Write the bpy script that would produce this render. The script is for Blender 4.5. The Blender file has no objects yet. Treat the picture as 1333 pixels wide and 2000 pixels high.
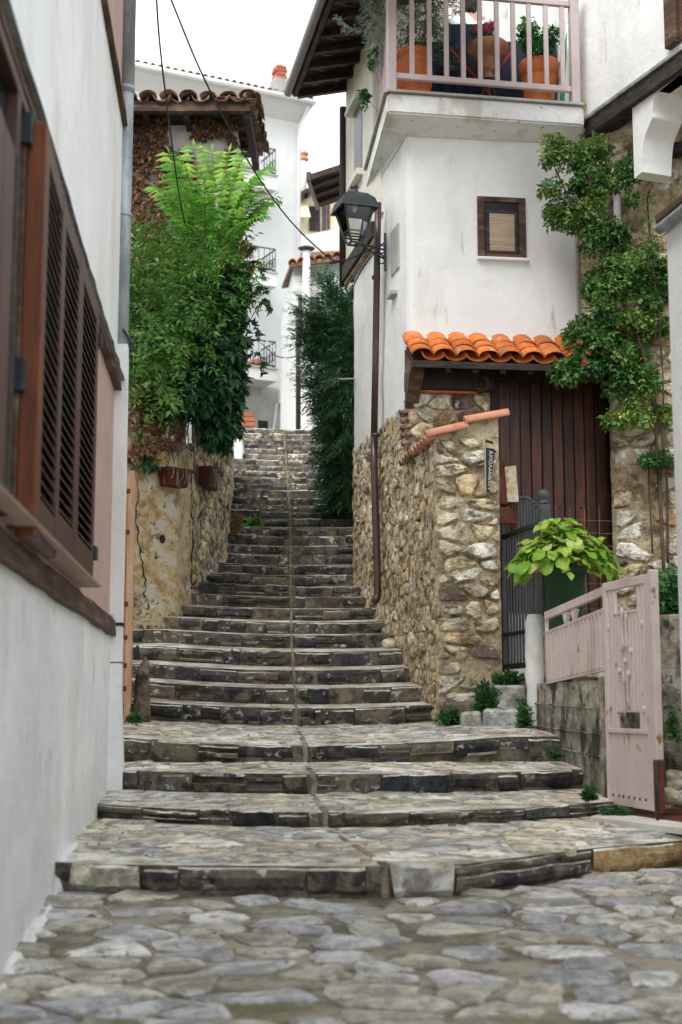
import bpy, bmesh, math, random
import numpy as np
from mathutils import Vector, Matrix, noise
random.seed(7); RNG = np.random.default_rng(7)
PI = math.pi
sc = bpy.context.scene
# ---------------------------------------------------------------- camera
# the camera's eye is the origin; +Y runs up the alley, Z is height over the eye
F = 50.0 / 36.0 * 2000.0
PITCH = math.atan(385.0 / F)
cam_d = bpy.data.cameras.new('camera'); cam = bpy.data.objects.new('camera', cam_d)
sc.collection.objects.link(cam); sc.camera = cam
cam.location = (0, 0, 0); cam.rotation_euler = (PI / 2 + PITCH, 0, 0)
cam_d.lens = 50; cam_d.sensor_fit = 'VERTICAL'; cam_d.sensor_height = 36; cam_d.sensor_width = 24
cam_d.clip_start = 0.05; cam_d.clip_end = 2000
cam_d.dof.use_dof = True; cam_d.dof.focus_distance = 12.3; cam_d.dof.aperture_fstop = 2.4
# ---------------------------------------------------------------- sky: a bright overcast day
SUN_EL, SUN_AZ = math.radians(50), math.radians(213)     # azimuth clockwise from +Y
w = bpy.data.worlds.new('World'); sc.world = w; w.use_nodes = True
nt = w.node_tree; nt.nodes.clear()
out = nt.nodes.new('ShaderNodeOutputWorld'); bg = nt.nodes.new('ShaderNodeBackground')
sky = nt.nodes.new('ShaderNodeTexSky'); sky.sky_type = 'NISHITA'; sky.sun_disc = False
sky.sun_elevation = SUN_EL; sky.sun_rotation = SUN_AZ
tc = nt.nodes.new('ShaderNodeTexCoord')
nz = nt.nodes.new('ShaderNodeTexNoise'); nz.inputs['Scale'].default_value = 6.5
nz.inputs['Detail'].default_value = 7; nz.inputs['Roughness'].default_value = .55
cr = nt.nodes.new('ShaderNodeValToRGB')
cr.color_ramp.elements[0].position = .36; cr.color_ramp.elements[0].color = (3.45, 3.62, 3.72, 1)
cr.color_ramp.elements[1].position = .62; cr.color_ramp.elements[1].color = (9.6, 9.9, 10.1, 1)
mx = nt.nodes.new('ShaderNodeMix'); mx.data_type = 'RGBA'; mx.inputs[0].default_value = .93
nt.links.new(tc.outputs['Generated'], nz.inputs['Vector'])
nt.links.new(nz.outputs['Fac'], cr.inputs['Fac'])
nt.links.new(sky.outputs['Color'], mx.inputs[6]); nt.links.new(cr.outputs['Color'], mx.inputs[7])
nt.links.new(mx.outputs[2], bg.inputs['Color']); bg.inputs['Strength'].default_value = .10
nt.links.new(bg.outputs[0], out.inputs[0])
sl = bpy.data.lights.new('sun', 'SUN'); sl.energy = 1.5; sl.angle = math.radians(35); sl.color = (1, .975, .94)
sun = bpy.data.objects.new('sun', sl); sc.collection.objects.link(sun)
sd = Vector((math.sin(SUN_AZ) * math.cos(SUN_EL), math.cos(SUN_AZ) * math.cos(SUN_EL), math.sin(SUN_EL)))
sun.rotation_euler = sd.to_track_quat('Z', 'Y').to_euler(); sun.location = (0, -5, 20)
sc.view_settings.view_transform = 'Standard'; sc.view_settings.look = 'None'
sc.view_settings.exposure = 1.37; sc.view_settings.gamma = 1; sc.view_settings.use_curve_mapping = False
sc.render.engine = 'CYCLES'; sc.cycles.use_denoising = True; sc.cycles.max_bounces = 7
sc.cycles.diffuse_bounces = 5; sc.cycles.transparent_max_bounces = 8; sc.cycles.sample_clamp_indirect = 6

# ---------------------------------------------------------------- geometry helpers
def P(px, py, d):
    """point that stands d metres up the alley on the sight line of photo pixel (px, py)"""
    u, v = (px - 666.5) / F, (1000 - py) / F
    s = d / (math.cos(PITCH) - v * math.sin(PITCH))
    return Vector((u * s, d, (math.sin(PITCH) + v * math.cos(PITCH)) * s))
def te(py): return math.tan(PITCH + math.atan((1000 - py) / F))
class Fr:
    """wall frame: s along the wall, t out of it, h up"""
    def __init__(self, o, a, n):
        self.o = Vector((o[0], o[1])); self.a = Vector((a[0], a[1])).normalized()
        p = Vector((-self.a.y, self.a.x)); self.n = p if p.dot(Vector((n[0], n[1]))) > 0 else -p
    def __call__(self, s, t, h):
        q = self.o + self.a * s + self.n * t
        return Vector((q.x, q.y, h))
    def hit(self, px, py, t=0):
        d = P(px, py, 1.0); k = (self.o.dot(self.n) + t) / Vector((d.x, d.y)).dot(self.n)
        q = d * k
        return (Vector((q.x, q.y)) - self.o).dot(self.a), q.z
    def mat(self, s, t, h, rot=None):
        m = Matrix.Identity(4); n3, a3 = self.n, self.a
        m[0][0], m[1][0] = a3.x, a3.y; m[0][1], m[1][1] = n3.x, n3.y
        q = self(s, t, h); m[0][3], m[1][3], m[2][3] = q
        return m
COL = sc.collection
class MB:
    def __init__(self): self.v = []; self.f = []
    def add(self, vs, fs):
        b = len(self.v); self.v += [tuple(x) for x in vs]; self.f += [tuple(b + i for i in f) for f in fs]; return self
    def hexa(self, c):
        return self.add(c, [(0, 1, 2, 3), (7, 6, 5, 4), (0, 4, 5, 1), (1, 5, 6, 2), (2, 6, 7, 3), (3, 7, 4, 0)])
    def box(self, fr, s0, s1, t0, t1, h0, h1):
        return self.hexa([fr(s0, t0, h0), fr(s1, t0, h0), fr(s1, t1, h0), fr(s0, t1, h0),
                          fr(s0, t0, h1), fr(s1, t0, h1), fr(s1, t1, h1), fr(s0, t1, h1)])
    def bbox(self, fr, s0, s1, t0, t1, h0, h1, b=.006):
        """box with chamfered edges"""
        bm = bmesh.new(); tmp = MB().box(fr, s0, s1, t0, t1, h0, h1)
        vs = [bm.verts.new(x) for x in tmp.v]
        for f in tmp.f: bm.faces.new([vs[i] for i in f])
        bmesh.ops.bevel(bm, geom=list(bm.edges), offset=b, segments=1, affect='EDGES', profile=.5)
        bm.verts.index_update()
        self.add([x.co for x in bm.verts], [[q.index for q in f.verts] for f in bm.faces]); bm.free(); return self
    def bar(self, p, q, w, h=None, up=(0, 0, 1)):
        """square bar from p to q"""
        p, q = Vector(p), Vector(q); h = h or w; d = (q - p).normalized(); u = Vector(up)
        if abs(d.dot(u)) > .98: u = Vector((0, 1, 0))
        x = d.cross(u).normalized(); y = x.cross(d)
        c = [x * (a * w / 2) + y * (b * h / 2) for a, b in ((-1, -1), (1, -1), (1, 1), (-1, 1))]
        return self.hexa([p + k for k in c] + [q + k for k in c])
    def tube(self, pts, r, n=8, cap=True):
        pts = [Vector(p) for p in pts]; m = len(pts); vs = []
        rr = r if isinstance(r, (list, tuple)) else [r] * m
        px = None
        for i, p in enumerate(pts):
            d = (pts[min(i + 1, m - 1)] - pts[max(i - 1, 0)]).normalized()
            if px is None:
                u = Vector((0, 0, 1)) if abs(d.z) < .9 else Vector((1, 0, 0))
                px = d.cross(u).normalized()
            else: px = (px - d * px.dot(d)).normalized()
            py = d.cross(px)
            for k in range(n):
                a = 2 * PI * k / n; vs.append(p + (px * math.cos(a) + py * math.sin(a)) * rr[i])
        fs = [(i * n + k, i * n + (k + 1) % n, (i + 1) * n + (k + 1) % n, (i + 1) * n + k) for i in range(m - 1) for k in range(n)]
        if cap: fs += [tuple(range(n)), tuple((m - 1) * n + k for k in range(n))]
        return self.add(vs, fs)
    def lathe(self, prof, c, n=20, axis=None):
        c = Vector(c); vs = []; m = len(prof)
        for r, z in prof:
            for k in range(n):
                a = 2 * PI * k / n; vs.append(c + Vector((r * math.cos(a), r * math.sin(a), z)))
        fs = [(i * n + k, i * n + (k + 1) % n, (i + 1) * n + (k + 1) % n, (i + 1) * n + k) for i in range(m - 1) for k in range(n)]
        fs += [tuple(range(n)), tuple((m - 1) * n + k for k in range(n))]
        return self.add(vs, fs)
    def ball(self, c, r, n=10, sq=(1, 1, 1)):
        c = Vector(c); m = max(4, n // 2)
        vs = [c + Vector((sq[0] * r * math.sin(PI * i / m) * math.cos(2 * PI * k / n), sq[1] * r * math.sin(PI * i / m) * math.sin(2 * PI * k / n), sq[2] * r * math.cos(PI * i / m))) for i in range(m + 1) for k in range(n)]
        return self.add(vs, [(i * n + k, i * n + (k + 1) % n, (i + 1) * n + (k + 1) % n, (i + 1) * n + k) for i in range(m) for k in range(n)])
    def prism(self, poly, off):
        poly = [Vector(p) for p in poly]; off = Vector(off); n = len(poly)
        return self.add(poly + [p + off for p in poly], [tuple(range(n)), tuple(range(2 * n - 1, n - 1, -1))] + [(i, (i + 1) % n, n + (i + 1) % n, n + i) for i in range(n)])
    def build(self, name, m, parent=None, smooth=False, merge=True):
        me = bpy.data.meshes.new(name); me.from_pydata(self.v, [], self.f)
        bm = bmesh.new(); bm.from_mesh(me)
        if merge: bmesh.ops.remove_doubles(bm, verts=bm.verts, dist=1e-5)
        bmesh.ops.recalc_face_normals(bm, faces=bm.faces)
        bm.to_mesh(me); bm.free()
        me.materials.append(m)
        if smooth: me.polygons.foreach_set('use_smooth', [True] * len(me.polygons))
        return link(name, me, parent)
def link(name, me, parent=None, M=None):
    o = bpy.data.objects.new(name, me); COL.objects.link(o)
    if M is not None: o.matrix_basis = M
    if parent is not None:
        o.parent = parent
        if parent.type == 'EMPTY': o.matrix_parent_inverse = Matrix.Translation(-parent.location)
    return o
def tag(o, label, cat, group=None):
    o['label'] = label; o['category'] = cat
    if group: o['group'] = group
    return o
def thing(name, label, cat, loc, group=None):
    o = bpy.data.objects.new(name, None); COL.objects.link(o); o.location = Vector(loc); o.empty_display_size = .1
    return tag(o, label, cat, group)
def struct(o, label=None, cat=None):
    o['kind'] = 'structure'
    if label: o['label'] = label
    if cat: o['category'] = cat
    return o
def rootstruct(name, loc, label, cat):
    o = bpy.data.objects.new(name, None); COL.objects.link(o); o.location = Vector(loc); o.empty_display_size = .1
    return struct(o, label, cat)
def U(a, b): return random.uniform(a, b)
def spline(pts, n=10):
    """Catmull-Rom through the points"""
    pts = [Vector(p) for p in pts]; pts = [pts[0] * 2 - pts[1]] + pts + [pts[-1] * 2 - pts[-2]]; r = []
    for i in range(1, len(pts) - 2):
        a, b, c, d = pts[i - 1:i + 3]
        for k in range(n):
            t = k / n
            r.append(.5 * ((2 * b) + (c - a) * t + (2 * a - 5 * b + 4 * c - d) * t * t + (3 * b - a - 3 * c + d) * t ** 3))
    return r + [pts[-2]]
def rough_wall(fr, s0, s1, h0, h1, step, amp, sc_, thick, seed=0, ragtop=0, ragbot=0, stretch=1.0):
    """a closed slab of wall with an uneven outer face"""
    ns, nh = max(2, int((s1 - s0) / step)), max(2, int((h1 - h0) / step)); b = MB(); V = []
    for j in range(nh + 1):
        for i in range(ns + 1):
            s = s0 + (s1 - s0) * i / ns; h = h0 + (h1 - h0) * j / nh
            if ragtop and j == nh: h += ragtop * noise.noise((s * 3.1, seed, 4.))
            if ragbot and j == 0: h += ragbot * (noise.noise((s * 2.3, seed, 9.)) + .6 * noise.noise((s * 9., seed, 2.)))
            t = amp * (noise.noise((s * sc_, h * sc_ * stretch, seed)) + .5 * noise.noise((s * sc_ * 2.7, h * sc_ * 2.7 * stretch, seed + 5)) + .3 * noise.noise((s * sc_ * 7, h * sc_ * 7 * stretch, seed + 9)))
            V.append(fr(s, t, h))
    W = ns + 1; fs = [(j * W + i, j * W + i + 1, (j + 1) * W + i + 1, (j + 1) * W + i) for j in range(nh) for i in range(ns)]
    ring = list(range(W)) + [j * W + ns for j in range(1, nh + 1)] + [nh * W + i for i in range(ns - 1, -1, -1)] + [j * W for j in range(nh - 1, 0, -1)]
    n3 = Vector((fr.n.x, fr.n.y, 0)) * thick; base = len(V); V += [V[i] - n3 for i in ring]; m = len(ring)
    fs += [(ring[k], ring[(k + 1) % m], base + (k + 1) % m, base + k) for k in range(m)] + [tuple(base + k for k in range(m))]
    return b.add(V, fs)
# ---------------------------------------------------------------- stones
def clip(poly, ax, ay, c):
    """keep the part of poly with ax*x+ay*y <= c"""
    r = []; n = len(poly)
    for i in range(n):
        p, q = poly[i], poly[(i + 1) % n]; a = ax * p[0] + ay * p[1] - c; b = ax * q[0] + ay * q[1] - c
        if a <= 0: r.append(p)
        if (a < 0 < b) or (b < 0 < a):
            k = a / (a - b); r.append((p[0] + (q[0] - p[0]) * k, p[1] + (q[1] - p[1]) * k))
    return r
def cells(s0, s1, h0, h1, cs, ch, jit=.33):
    """uneven coursed cells that tile a rectangle"""
    rows = max(1, round((h1 - h0) / ch)); ch = (h1 - h0) / rows; pts = []
    for j in range(rows):
        n = max(1, round((s1 - s0) / (cs * U(.75, 1.3)))); c = (s1 - s0) / n; o = U(-.3, .3)
        for i in range(-1, n + 1):
            pts.append(((s0 + c * (i + .5 + o + U(-jit, jit))) / cs, (h0 + ch * (j + .5 + U(-jit, jit) * .8)) / ch))
    res = []
    for k, p in enumerate(pts):
        if not (s0 / cs - .2 < p[0] < s1 / cs + .2): continue
        poly = [(s0 / cs, h0 / ch), (s1 / cs, h0 / ch), (s1 / cs, h1 / ch), (s0 / cs, h1 / ch)]
        for m, q in enumerate(pts):
            if m == k or abs(q[0] - p[0]) > 3.2 or abs(q[1] - p[1]) > 3.2: continue
            ax, ay = q[0] - p[0], q[1] - p[1]
            poly = clip(poly, ax, ay, (q[0] ** 2 + q[1] ** 2 - p[0] ** 2 - p[1] ** 2) / 2)
            if len(poly) < 3: break
        if len(poly) >= 3: res.append([(a * cs, b * ch) for a, b in poly])
    return res
def stone(poly, fn, gap, out_, deep=.05, jit=.05, n=10, dome=.2, keep=1.0):
    """one uneven stone over outline poly; fn(s,t,h) maps to space. Returns (verts, faces) or None"""
    cx = sum(p[0] for p in poly) / len(poly); cy = sum(p[1] for p in poly) / len(poly)
    per = []; m = len(poly)
    L = [math.dist(poly[i], poly[(i + 1) % m]) for i in range(m)]; T = sum(L)
    if T < .08: return None
    # drop tiny edges, then cut each corner a little
    pl = [poly[i] for i in range(m) if L[i] > .02 * T]; m = len(pl)
    if m < 3: return None
    for i in range(m):
        a, b, c = pl[i - 1], pl[i], pl[(i + 1) % m]; k1, k2 = U(.10, .30), U(.10, .30)
        per += [(b[0] + (a[0] - b[0]) * k1, b[1] + (a[1] - b[1]) * k1), (b[0] + (c[0] - b[0]) * k2, b[1] + (c[1] - b[1]) * k2)]
    n = len(per)
    ring = []
    for (x, y) in per:
        dx, dy = x - cx, y - cy; r = math.hypot(dx, dy) or 1e-6
        k = max(.25, (r - gap * U(.5, 1.6)) / r) * (1 + U(-jit, jit)) * keep
        ring.append((cx + dx * k, cy + dy * k))
    V = [fn(x, -deep, y) for x, y in ring] + [fn(x, out_ * U(.25, .6), y) for x, y in ring]
    tilt = (U(-.3, .3), U(-.3, .3))
    V += [fn(cx + (x - cx) * U(.78, .9), out_ * (1 + U(-.3, .3)) + tilt[0] * (x - cx) * .2 + tilt[1] * (y - cy) * .2, cy + (y - cy) * U(.74, .88)) for x, y in ring]
    w_, h_ = max(q[0] for q in ring) - min(q[0] for q in ring), max(q[1] for q in ring) - min(q[1] for q in ring)
    V.append(fn(cx + U(-.2, .2) * w_, out_ * (1 + dome), cy + U(-.2, .2) * h_))
    f = []
    for k in range(n):
        j = (k + 1) % n
        f += [(k, j, n + j, n + k), (n + k, n + j, 2 * n + j, 2 * n + k), (2 * n + k, 2 * n + j, 3 * n)]
    return V, f
def lay_stones(polys, fn, m, parent, name, gap, out_, skip=0., smooth=False, deep=.05, jit=.05, n=10, dome=.2, keep=1.0, test=None):
    c = 0
    for p in polys:
        if random.random() < skip: continue
        if test and not test(sum(q[0] for q in p) / len(p), sum(q[1] for q in p) / len(p)): continue
        r = stone(p, fn, gap, out_ * U(.6, 1.3), deep, jit, n, dome, keep)
        if r:
            MB().add(*r).build(name, m, parent, smooth=smooth, merge=False); c += 1
    return c
# ---------------------------------------------------------------- materials
def new_mat(name):
    m = bpy.data.materials.new(name); m.use_nodes = True; n = m.node_tree
    b = n.nodes['Principled BSDF']; return m, n, b
def ramp(n, cols, interp='LINEAR'):
    r = n.nodes.new('ShaderNodeValToRGB'); e = r.color_ramp; e.interpolation = interp
    while len(e.elements) < len(cols): e.elements.new(.5)
    for k, (p, c) in enumerate(cols): e.elements[k].position = p; e.elements[k].color = (*c, 1)
    return r
def mulc(n, a, b, mode='MULTIPLY', fac=1.0):
    x = n.nodes.new('ShaderNodeMix'); x.data_type = 'RGBA'; x.blend_type = mode
    if isinstance(fac, (int, float)): x.inputs[0].default_value = fac
    else: n.links.new(fac, x.inputs[0])
    n.links.new(a, x.inputs[6]) if not isinstance(a, tuple) else setattr(x.inputs[6], 'default_value', (*a, 1))
    n.links.new(b, x.inputs[7]) if not isinstance(b, tuple) else setattr(x.inputs[7], 'default_value', (*b, 1))
    return x.outputs[2]
def noisen(n, vec, scale, detail=6, rough=.6, dist=0):
    t = n.nodes.new('ShaderNodeTexNoise'); t.inputs['Scale'].default_value = scale; t.inputs['Detail'].default_value = detail
    t.inputs['Roughness'].default_value = rough; t.inputs['Distortion'].default_value = dist
    n.links.new(vec, t.inputs['Vector']); return t.outputs['Fac']
def mat(name, cols, scale=5., rough=.8, bump=.25, bscale=30., pal=None, stretch=(1, 1, 1), metallic=0., spec=.3, stains=(), var=0., bdist=.02, detail=6, coat=0.):
    """cols: ramp over noise, as colour (no palette) or as a multiplier on a per-piece palette colour.
    stains: (colour, scale, low, high, stretch) laid over in patches of their own."""
    m, n, b = new_mat(name)
    t = n.nodes.new('ShaderNodeTexCoord'); oi = n.nodes.new('ShaderNodeObjectInfo')
    mp = n.nodes.new('ShaderNodeMapping'); mp.inputs['Scale'].default_value = stretch
    vec = t.outputs['Object']
    if pal or var:
        a = n.nodes.new('ShaderNodeVectorMath'); a.operation = 'MULTIPLY_ADD'
        cx = n.nodes.new('ShaderNodeCombineXYZ')
        for k in range(3): n.links.new(oi.outputs['Random'], cx.inputs[k])
        n.links.new(cx.outputs[0], a.inputs[0]); a.inputs[1].default_value = (37., 53., 71.); n.links.new(vec, a.inputs[2]); vec = a.outputs[0]
    n.links.new(vec, mp.inputs['Vector']); v = mp.outputs[0]
    c = ramp(n, cols); st_ = n.nodes.new('ShaderNodeMapRange'); st_.inputs['From Min'].default_value = .32; st_.inputs['From Max'].default_value = .68; st_.clamp = False; st_.inputs['To Min'].default_value = .2; st_.inputs['To Max'].default_value = .8
    n.links.new(noisen(n, v, scale, detail + 3, .72), st_.inputs['Value']); n.links.new(st_.outputs[0], c.inputs['Fac']); col = c.outputs['Color']
    if pal:
        pr = ramp(n, [(k / len(pal), q) for k, q in enumerate(pal)], 'CONSTANT'); n.links.new(oi.outputs['Random'], pr.inputs['Fac'])
        col = mulc(n, pr.outputs['Color'], col)
    if var:
        mr = n.nodes.new('ShaderNodeMapRange'); mr.inputs['To Min'].default_value = 1 - var; mr.inputs['To Max'].default_value = 1 + var
        fr_ = n.nodes.new('ShaderNodeMath'); fr_.operation = 'FRACT'; ml = n.nodes.new('ShaderNodeMath'); ml.operation = 'MULTIPLY'; ml.inputs[1].default_value = 17.3
        n.links.new(oi.outputs['Random'], ml.inputs[0]); n.links.new(ml.outputs[0], fr_.inputs[0]); n.links.new(fr_.outputs[0], mr.inputs['Value'])
        hs = n.nodes.new('ShaderNodeHueSaturation'); n.links.new(mr.outputs[0], hs.inputs['Value']); n.links.new(col, hs.inputs['Color']); col = hs.outputs['Color']
    for (sc_, ssc, lo, hi, st) in stains:
        m2 = n.nodes.new('ShaderNodeMapping'); m2.inputs['Scale'].default_value = st; n.links.new(vec, m2.inputs['Vector'])
        r2 = ramp(n, [(lo, (0, 0, 0)), (hi, (1, 1, 1))]); n.links.new(noisen(n, m2.outputs[0], ssc, 7, .62), r2.inputs['Fac'])
        col = mulc(n, col, sc_, 'MIX', r2.outputs['Color'])
    n.links.new(col, b.inputs['Base Color'])
    b.inputs['Roughness'].default_value = rough; b.inputs['Metallic'].default_value = metallic
    b.inputs['Specular IOR Level'].default_value = spec
    if coat: b.inputs['Coat Weight'].default_value = coat; b.inputs['Coat Roughness'].default_value = .25
    if bump:
        bp = n.nodes.new('ShaderNodeBump'); bp.inputs['Strength'].default_value = bump; bp.inputs['Distance'].default_value = bdist
        n.links.new(noisen(n, v, bscale, 8, .65), bp.inputs['Height']); n.links.new(bp.outputs[0], b.inputs['Normal'])
    return m
def leafmat(name, cols, trans=.3, rough=.45):
    """leaf colour drawn leaf by leaf from the ramp"""
    m, n, b = new_mat(name)
    a = n.nodes.new('ShaderNodeAttribute'); a.attribute_name = 'tone'
    r = ramp(n, cols); n.links.new(a.outputs['Fac'], r.inputs['Fac'])
    t = n.nodes.new('ShaderNodeTexCoord'); nn = noisen(n, t.outputs['Object'], 25., 2)
    k = ramp(n, [(.3, (.75, .75, .75)), (.7, (1.2, 1.2, 1.2))]); n.links.new(nn, k.inputs['Fac'])
    col = mulc(n, r.outputs['Color'], k.outputs['Color'])
    n.links.new(col, b.inputs['Base Color']); b.inputs['Roughness'].default_value = rough; b.inputs['Specular IOR Level'].default_value = .35
    tr = n.nodes.new('ShaderNodeBsdfTranslucent'); n.links.new(col, tr.inputs['Color'])
    ms = n.nodes.new('ShaderNodeMixShader'); ms.inputs[0].default_value = trans
    n.links.new(b.outputs[0], ms.inputs[1]); n.links.new(tr.outputs[0], ms.inputs[2])
    n.links.new(ms.outputs[0], n.nodes['Material Output'].inputs['Surface']); return m
W3 = [(.3, (.74, .755, .75)), (.7, (.82, .83, .82))]
M = {}
M['plaster'] = mat('white_plaster', W3, 1.3, .9, .5, 8., stains=[((.655, .655, .625), 1.8, .52, .70, (1, 1, .35)), ((.50, .49, .44), 6., .63, .74, (1, 1, .25)), ((.38, .36, .31), 30., .69, .72, (1, 1, 1))], bdist=.02, spec=.15)
M['plaster_dirty'] = mat('splashed_plaster', [(.34, (0.726, 0.754, 0.759)), (.66, (0.847, 0.850, 0.850))], 2.2, .9, .5, 7., stains=[((0.660, 0.676, 0.660), 1.3, .50, .70, (1, 1, .45)), ((0.550, 0.550, 0.506), 4., .60, .74, (1, 1, .5)), ((0.385, 0.363, 0.308), 22., .66, .70, (1, 1, 1))], bdist=.03, spec=.15)
M['plaster_old'] = mat('weathered_plaster', W3, 1.5, .9, .5, 12., stains=[((.52, .50, .44), 3., .56, .74, (1, 1, .6)), ((.20, .18, .14), 9., .68, .78, (1, 1, 1))], bdist=.03, spec=.15)
M['plaster_far'] = mat('far_plaster', [(.3, (.60, .62, .61)), (.7, (.68, .69, .68))], .6, .9, .1, 6., stains=[((.55, .54, .50), .9, .58, .8, (2, 2, .25))], spec=.1)
M['cream'] = mat('cream_plaster', [(.3, (.66, .58, .40)), (.7, (.74, .66, .48))], 1., .9, .1, 6.)
M['ivory'] = mat('ivory_plaster', [(.3, (.66, .65, .56)), (.7, (.76, .75, .67))], 1., .9, .2, 8., stains=[((.42, .36, .22), 3., .62, .8, (1, 1, .4))])
M['slab'] = mat('mossy_slab_plaster', W3, 1.5, .9, .6, 12., stains=[((.58, .56, .49), 3., .52, .64, (1, 1, .6)), ((.30, .27, .21), 7., .63, .70, (1, 1, 1)), ((.12, .11, .08), 15., .65, .69, (1, 1, 1))], bdist=.03, spec=.15)
M['pink_wall'] = mat('pink_plaster', [(.3, (.43, .30, .26)), (.7, (.50, .365, .32))], 3., .9, .25, 30.)
M['trim'] = mat('weathered_trim_wood', [(.25, (.035, .022, .016)), (.55, (.10, .055, .035)), (.8, (.19, .15, .11))], 5., .75, .5, 20., stretch=(1, .35, 3))
M['shutter'] = mat('brown_shutter_paint', [(.3, (0.054, 0.024, 0.019)), (.7, (0.083, 0.040, 0.031))], 4., .45, .15, 40., spec=.4)
M['slat'] = mat('dark_slat_paint', [(.3, (.035, .020, .016)), (.7, (.06, .032, .026))], 4., .5, .15, 40., spec=.4)
M['orange_wood'] = mat('orange_stained_wood', [(.25, (0.068, 0.017, 0.006)), (.5, (0.149, 0.038, 0.009)), (.75, (0.223, 0.065, 0.012))], 3., .5, .2, 12., stretch=(6, 6, .7), spec=.4)
M['raw_wood'] = mat('pale_raw_wood', [(.36, (.50, .29, .17)), (.64, (.64, .42, .28))], 4., .7, .2, 14., stretch=(8, 8, .6))
M['galv'] = mat('galvanised_metal', [(.36, (.23, .26, .275)), (.64, (.42, .45, .47))], 6., .5, .1, 30., metallic=.35, spec=.4, stretch=(1, 1, .3))
M['whitepaint'] = mat('white_paint', [(.3, (.66, .68, .68)), (.7, (.78, .79, .78))], 3., .7, .15, 30.)
M['black'] = mat('dark_iron', [(.3, (.012, .016, .017)), (.7, (.028, .033, .034))], 8., .5, .2, 40., metallic=.2, spec=.5)
M['iron'] = mat('grey_iron_paint', [(.3, (.030, .035, .038)), (.7, (.058, .064, .068))], 8., .5, .2, 40., metallic=.1, spec=.5)
M['lamp'] = mat('lamp_metal', [(.3, (0.032, 0.038, 0.042)), (.7, (0.059, 0.068, 0.073))], 8., .45, .1, 40., metallic=.2, spec=.5)
M['dark'] = mat('dark_interior', [(.3, (.010, .010, .011)), (.7, (.018, .017, .017))], 3., .6, 0)
M['glass'] = mat('window_glass', [(.3, (.015, .02, .025)), (.7, (.03, .035, .04))], 3., .08, 0, spec=.6)
M['darkwood'] = mat('old_dark_wood', [(.25, (.016, .008, .006)), (.55, (.038, .018, .012)), (.8, (.07, .035, .022))], 4., .6, .5, 16., stretch=(2, 2, .5), spec=.35)
M['hbeam'] = mat('old_dark_beam', [(.25, (.016, .013, .012)), (.55, (.042, .034, .03)), (.8, (.09, .075, .06))], 5., .75, .6, 14., stretch=(.6, 2, 5))
M['door'] = mat('door_plank_wood', [(.25, (0.021, 0.008, 0.006)), (.5, (0.060, 0.018, 0.008)), (.78, (0.136, 0.040, 0.014))], 3.2, .42, .3, 14., stretch=(5, 5, .55), var=.35, spec=.4)
M['brownpipe'] = mat('brown_pipe', [(.3, (.045, .022, .019)), (.7, (.075, .040, .035))], 4., .35, .05, 20., spec=.5)
M['tile'] = mat('new_terracotta_tile', [(.25, (.46, .115, .028)), (.6, (.66, .19, .042)), (.85, (.72, .28, .10))], 7., .85, .4, 40., var=.22, stains=[((.34, .15, .08), 5., .56, .68, (1, 1, 1)), ((.60, .42, .28), 12., .60, .66, (1, 1, 1)), ((.14, .08, .05), 14., .64, .68, (1, 1, 1))])
M['tile_pale'] = mat('pale_clay_tile', [(.3, (.56, .23, .14)), (.7, (.68, .33, .22))], 6., .8, .3, 40., var=.1)
M['tile_old'] = mat('old_clay_tile', [(.34, (.11, .062, .045)), (.5, (.26, .145, .10)), (.64, (.42, .31, .23))], 8., .9, .5, 30., var=.35, stains=[((.08, .075, .06), 7., .55, .7, (1, 1, 1))])
M['clay'] = mat('terracotta_pot', [(.3, (.42, .115, .035)), (.7, (.58, .18, .06))], 6., .75, .25, 40., stains=[((.50, .32, .22), 6., .62, .8, (1, 1, .6))])
M['clay_brown'] = mat('brown_urn_clay', [(.3, (.26, .12, .06)), (.7, (.42, .22, .12))], 8., .8, .35, 40.)
M['rustpot'] = mat('rust_red_planter', [(.3, (0.049, 0.012, 0.007)), (.7, (0.098, 0.023, 0.013))], 8., .7, .2, 40., stains=[((0.260, 0.163, 0.104), 9., .66, .72, (1, 1, .25))])
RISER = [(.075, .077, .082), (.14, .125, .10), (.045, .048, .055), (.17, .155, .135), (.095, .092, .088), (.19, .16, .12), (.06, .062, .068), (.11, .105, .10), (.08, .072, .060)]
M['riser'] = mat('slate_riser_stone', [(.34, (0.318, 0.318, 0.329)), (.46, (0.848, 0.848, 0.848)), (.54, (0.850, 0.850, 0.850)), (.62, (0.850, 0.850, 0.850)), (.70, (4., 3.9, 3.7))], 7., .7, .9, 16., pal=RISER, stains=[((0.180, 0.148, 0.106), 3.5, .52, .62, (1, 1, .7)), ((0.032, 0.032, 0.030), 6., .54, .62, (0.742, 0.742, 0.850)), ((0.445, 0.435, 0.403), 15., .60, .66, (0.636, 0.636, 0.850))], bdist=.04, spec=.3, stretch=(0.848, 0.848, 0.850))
M['tanstone'] = mat('tan_sandstone', [(.34, (.20, .13, .06)), (.48, (.42, .28, .13)), (.62, (.55, .41, .22))], 7., .9, .9, 20., stains=[((.12, .10, .06), 6., .56, .64, (1, 1, 1))], bdist=.04)
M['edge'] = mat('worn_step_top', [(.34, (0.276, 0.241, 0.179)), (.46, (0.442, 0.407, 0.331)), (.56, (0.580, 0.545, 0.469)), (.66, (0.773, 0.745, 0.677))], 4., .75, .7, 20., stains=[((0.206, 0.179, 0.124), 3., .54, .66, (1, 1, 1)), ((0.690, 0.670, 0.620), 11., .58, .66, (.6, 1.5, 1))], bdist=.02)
FLAG = [(0.519, 0.484, 0.407), (0.463, 0.457, 0.435), (0.575, 0.527, 0.421), (0.674, 0.638, 0.575), (0.435, 0.435, 0.428), (0.547, 0.484, 0.378)]
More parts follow.
